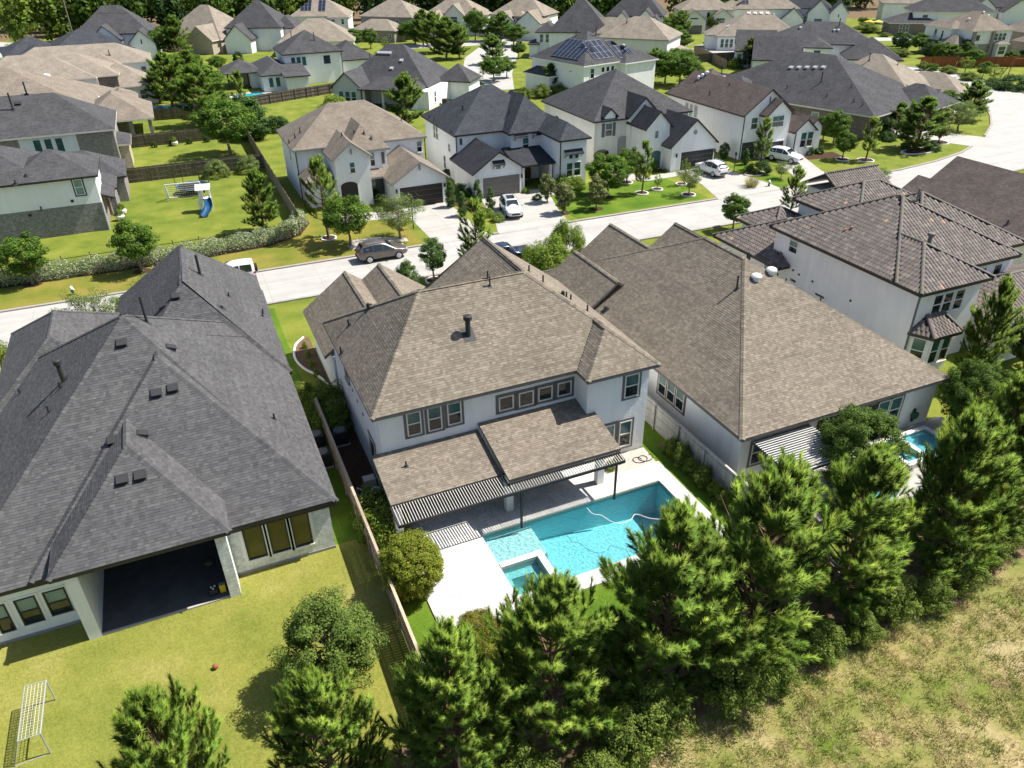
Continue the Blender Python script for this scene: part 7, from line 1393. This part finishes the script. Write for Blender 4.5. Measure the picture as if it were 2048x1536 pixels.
for a, b in zip(sp, sp[1:]):
    for k in range(6): t0, t1 = math.pi * (1 + k / 6), math.pi * (1 + (k + 1) / 6); f = lambda P, t: (P[0] + .42 * math.cos(t), P[1], P[2] + .36 + .42 * math.sin(t)); m.poly([f(a, t0), f(a, t1), f(b, t1), f(b, t0)]); m.poly([f(a, t0), f(b, t0), f(b, t1), f(a, t1)])
m.build('chute', 'plastic_blue', e)
m = MB(); [m.box(-.85, .4 + .05, .25 + .28 * k, -.55, 1.1, .3 + .28 * k) for k in range(4)]; m.build('ladder', 'white_paint', e)
for x, y, lab in ((-7.3, 89.9, 'white planter nearest the camera at the brick corner'), (-7.1, 92.0, 'white planter behind the first at the brick corner'), (-.2, 122.9, 'white pot along the shaded garden fence')):
    e = empty('planter', (x, y, 0), 0, lab, 'planter'); m = MB(); m.lathe([(.22, 0), (.42, .2), (.48, .5), (.42, .62), (.36, .6)], n=14); m.build('pot', 'edging_white', e, smooth=True); o = link('plant', TPL['shrub']['crown'], e); o.location = (0, 0, .55); o.scale = (.5, .5, .6)
# fences further away
WEA = ((.13, .105, .085), (.10, .085, .07), (.17, .14, .115))
for pts, lab in (([(-6.5, 104.9), (9.85, 104.9)], 'dark weathered fence behind the trampoline'), ([(9.95, 79), (9.95, 124)], 'weathered fence running along the side of the tan roofed white house'), ([(-6, 124.2), (9.85, 124.2)], 'dark fence with pots behind the second lawn'), ([(-2.6, 142.6), (9.8, 141.6)], 'dark fence in front of the left sheltered pool'), ([(9.9, 146.4), (14.8, 147.4), (36, 155.6)], 'weathered fence before the white pool patio house'), ([(-5.5, 160.4), (3, 161.5)], 'dark fence behind the left sheltered pool'), ([(112.1, 141.5), (117.3, 155.4), (119, 163)], 'tan fence descending beside the long tan roof'), ([(112, 152), (126, 150)], 'dark fence before the tall corner windows house')): board_fence('board_fence', pts, lab, pal=WEA if 'tan' not in lab else ((.3, .24, .18), (.26, .2, .15)), cap=False, joined=True)
board_fence('board_fence', [(150.5, 124.8), (157.3, 121.3), (176, 111)], 'red brown stained fence below the brick porch house', mat='fence_wood', pal=((.30, .10, .045), (.26, .09, .04)), cap=False, joined=True, h=2.0)
e = empty('iron_fence', (0, 76.6, 0), 0, 'black iron picket fence between play lawn and variegated hedge', 'fence', 'iron fences'); pk = MB()
for i in range(250): x = -24 + .135 * i; pk.box(x - .009, -.009, .05, x + .009, .009, 1.3, skip='d')
o = pk.build('pickets', 'black_metal', e); o['kind'] = 'stuff'; m = MB()
for z in (.2, 1.12): m.box(-24, -.018, z, 9.7, .018, z + .04)
m.build('rail', 'black_metal', e)
for i in range(15): m = MB(); m.box(-24 + 2.4 * i - .035, -.035, 0, -24 + 2.4 * i + .035, .035, 1.45); m.build('post', 'black_metal', e)
# distant pools, parasols and street things
def farpool(x, y, w, d, rz, label, deck=1.6):
    e = empty('garden_pool', (x, y, 0), rz, label, 'pool'); m = MB(); m.box(-w / 2 - deck, -d / 2 - deck, 0, w / 2 + deck, d / 2 + deck, .05); m.build('deck', 'concrete', e); m = MB(); m.box(-w / 2, -d / 2, .04, w / 2, d / 2, .06); m.build('water', 'far_water', e)
m_glass('far_water', (.03, .36, .40), .08, .5)
farpool(.4, 153.4, 6.4, 2.4, 0, 'narrow turquoise pool in the sheltered left garden', 1.2); farpool(14.6, 158.6, 5.5, 2.6, 12, 'turquoise pool before the covered white patio', 1.6); farpool(124.5, 160, 6, 3, -25, 'turquoise pool by the long tan roofed house', 1.8)
def parasol(x, y, label, c='plastic_yellow', h=2.5):
    e = empty('parasol', (x, y, 0), 0, label, 'parasol', 'garden parasols'); m = MB(); m.tube((0, 0, 0), (0, 0, h), .04); m.build('pole', 'white_paint', e); m = MB()
    [m.poly([(0, 0, h + .15), (1.5 * math.cos(a), 1.5 * math.sin(a), h - .35), (1.5 * math.cos(a + math.pi / 4), 1.5 * math.sin(a + math.pi / 4), h - .35)]) for a in [k * math.pi / 4 for k in range(8)]]; m.build('canopy', c, e)
q = (191.49,179.35); parasol(q[0], q[1], 'yellow parasol left of the pair beyond the bend'); q = (193.57,178.17); parasol(q[0], q[1], 'yellow parasol right of the pair beyond the bend')
for i, q in enumerate(((49.51,140.15), (50.25,140.15))):
    e = empty('wheelie_bin', (*q, 0), -40, ('green bin left beside the white dark roofed house', 'green bin right beside the white dark roofed house')[i], 'bin'); m = MB(); m.box(-.3, -.35, .08, .3, .35, 1.0); m.build('body', 'plastic_green', e); m = MB(); m.box(-.32, -.38, 1.0, .32, .38, 1.08); m.build('lid', 'plastic_green', e)
q = (55.31,136.24); e = empty('utility_box', (*q, 0), 0, 'white utility cabinet on the lawn behind the blue slate roof', 'cabinet'); m = MB(); m.box(-.9, -.6, 0, .9, .6, 1.3); m.build('cabinet', 'white_paint', e); m = MB(); m.box(-1, -.7, 1.3, 1, .7, 1.4); m.build('lid', 'white_paint', e)
e = empty('stop_sign', (-32.3, 262, 0), 20, 'red octagonal sign on a post by the far left road', 'road sign'); m = MB(); m.tube((0, 0, 0), (0, 0, 3.0), .06); m.build('post', 'grey_metal', e); m = MB(); m.poly([(.75 * math.cos(math.pi / 8 + k * math.pi / 4), -.05, 3.0 + .75 * math.sin(math.pi / 8 + k * math.pi / 4)) for k in range(8)]); m.build('plate', 'red_paint', e); m = MB(); m.box(-.8, -.03, 3.9, .8, .03, 4.15); m.build('name_plate', 'white_paint', e)
q = (154.68,108.08); e = empty('swing_set', (*q, 0), -30, 'wooden swing frame with pale canopy at the right edge', 'swing set'); m = MB()
for x in (0, 9):
    for s in (-1, 1): m.beam((x, s * 1.3, 0), (x + (1.0 if x == 0 else -1), 0, 3.4), .14, .14)
m.beam((1, 0, 3.4), (8, 0, 3.4), .16, .16); m.build('frame', 'fence_stain', e); m = MB(); m.poly([(5, -1.2, 3.1), (8.5, -1.2, 3.1), (8.5, .2, 3.9), (5, .2, 3.9)]); m.build('canopy', 'concrete_drive', e)
# power lines over the wood edge
e = empty('power_line', (-60, 262, 0), 0, 'two thin power cables on a pole crossing above the far left road', 'power line'); m = MB()
def wire(p, q, sag):
    P = [Vector(p).lerp(Vector(q), k / 24) - Vector((0, 0, sag * 4 * (k / 24) * (1 - k / 24))) for k in range(25)]; mm = MB(); mm.path(P, .05, 4); mm.build('cable', 'steel_wire', e)
wire((-75, -5, 16.8), (42, -25, 20.5), 1.5); wire((-75, -8, 13.8), (70, -34, 20.8), 1.6)
for x, y, z in ((42, -25, 21), (-75, -6, 17.4)): mm = MB(); mm.tube((x, y, 0), (x, y, z), .18, .12, 8); mm.build('pole', 'bark_grey', e)
print("done")
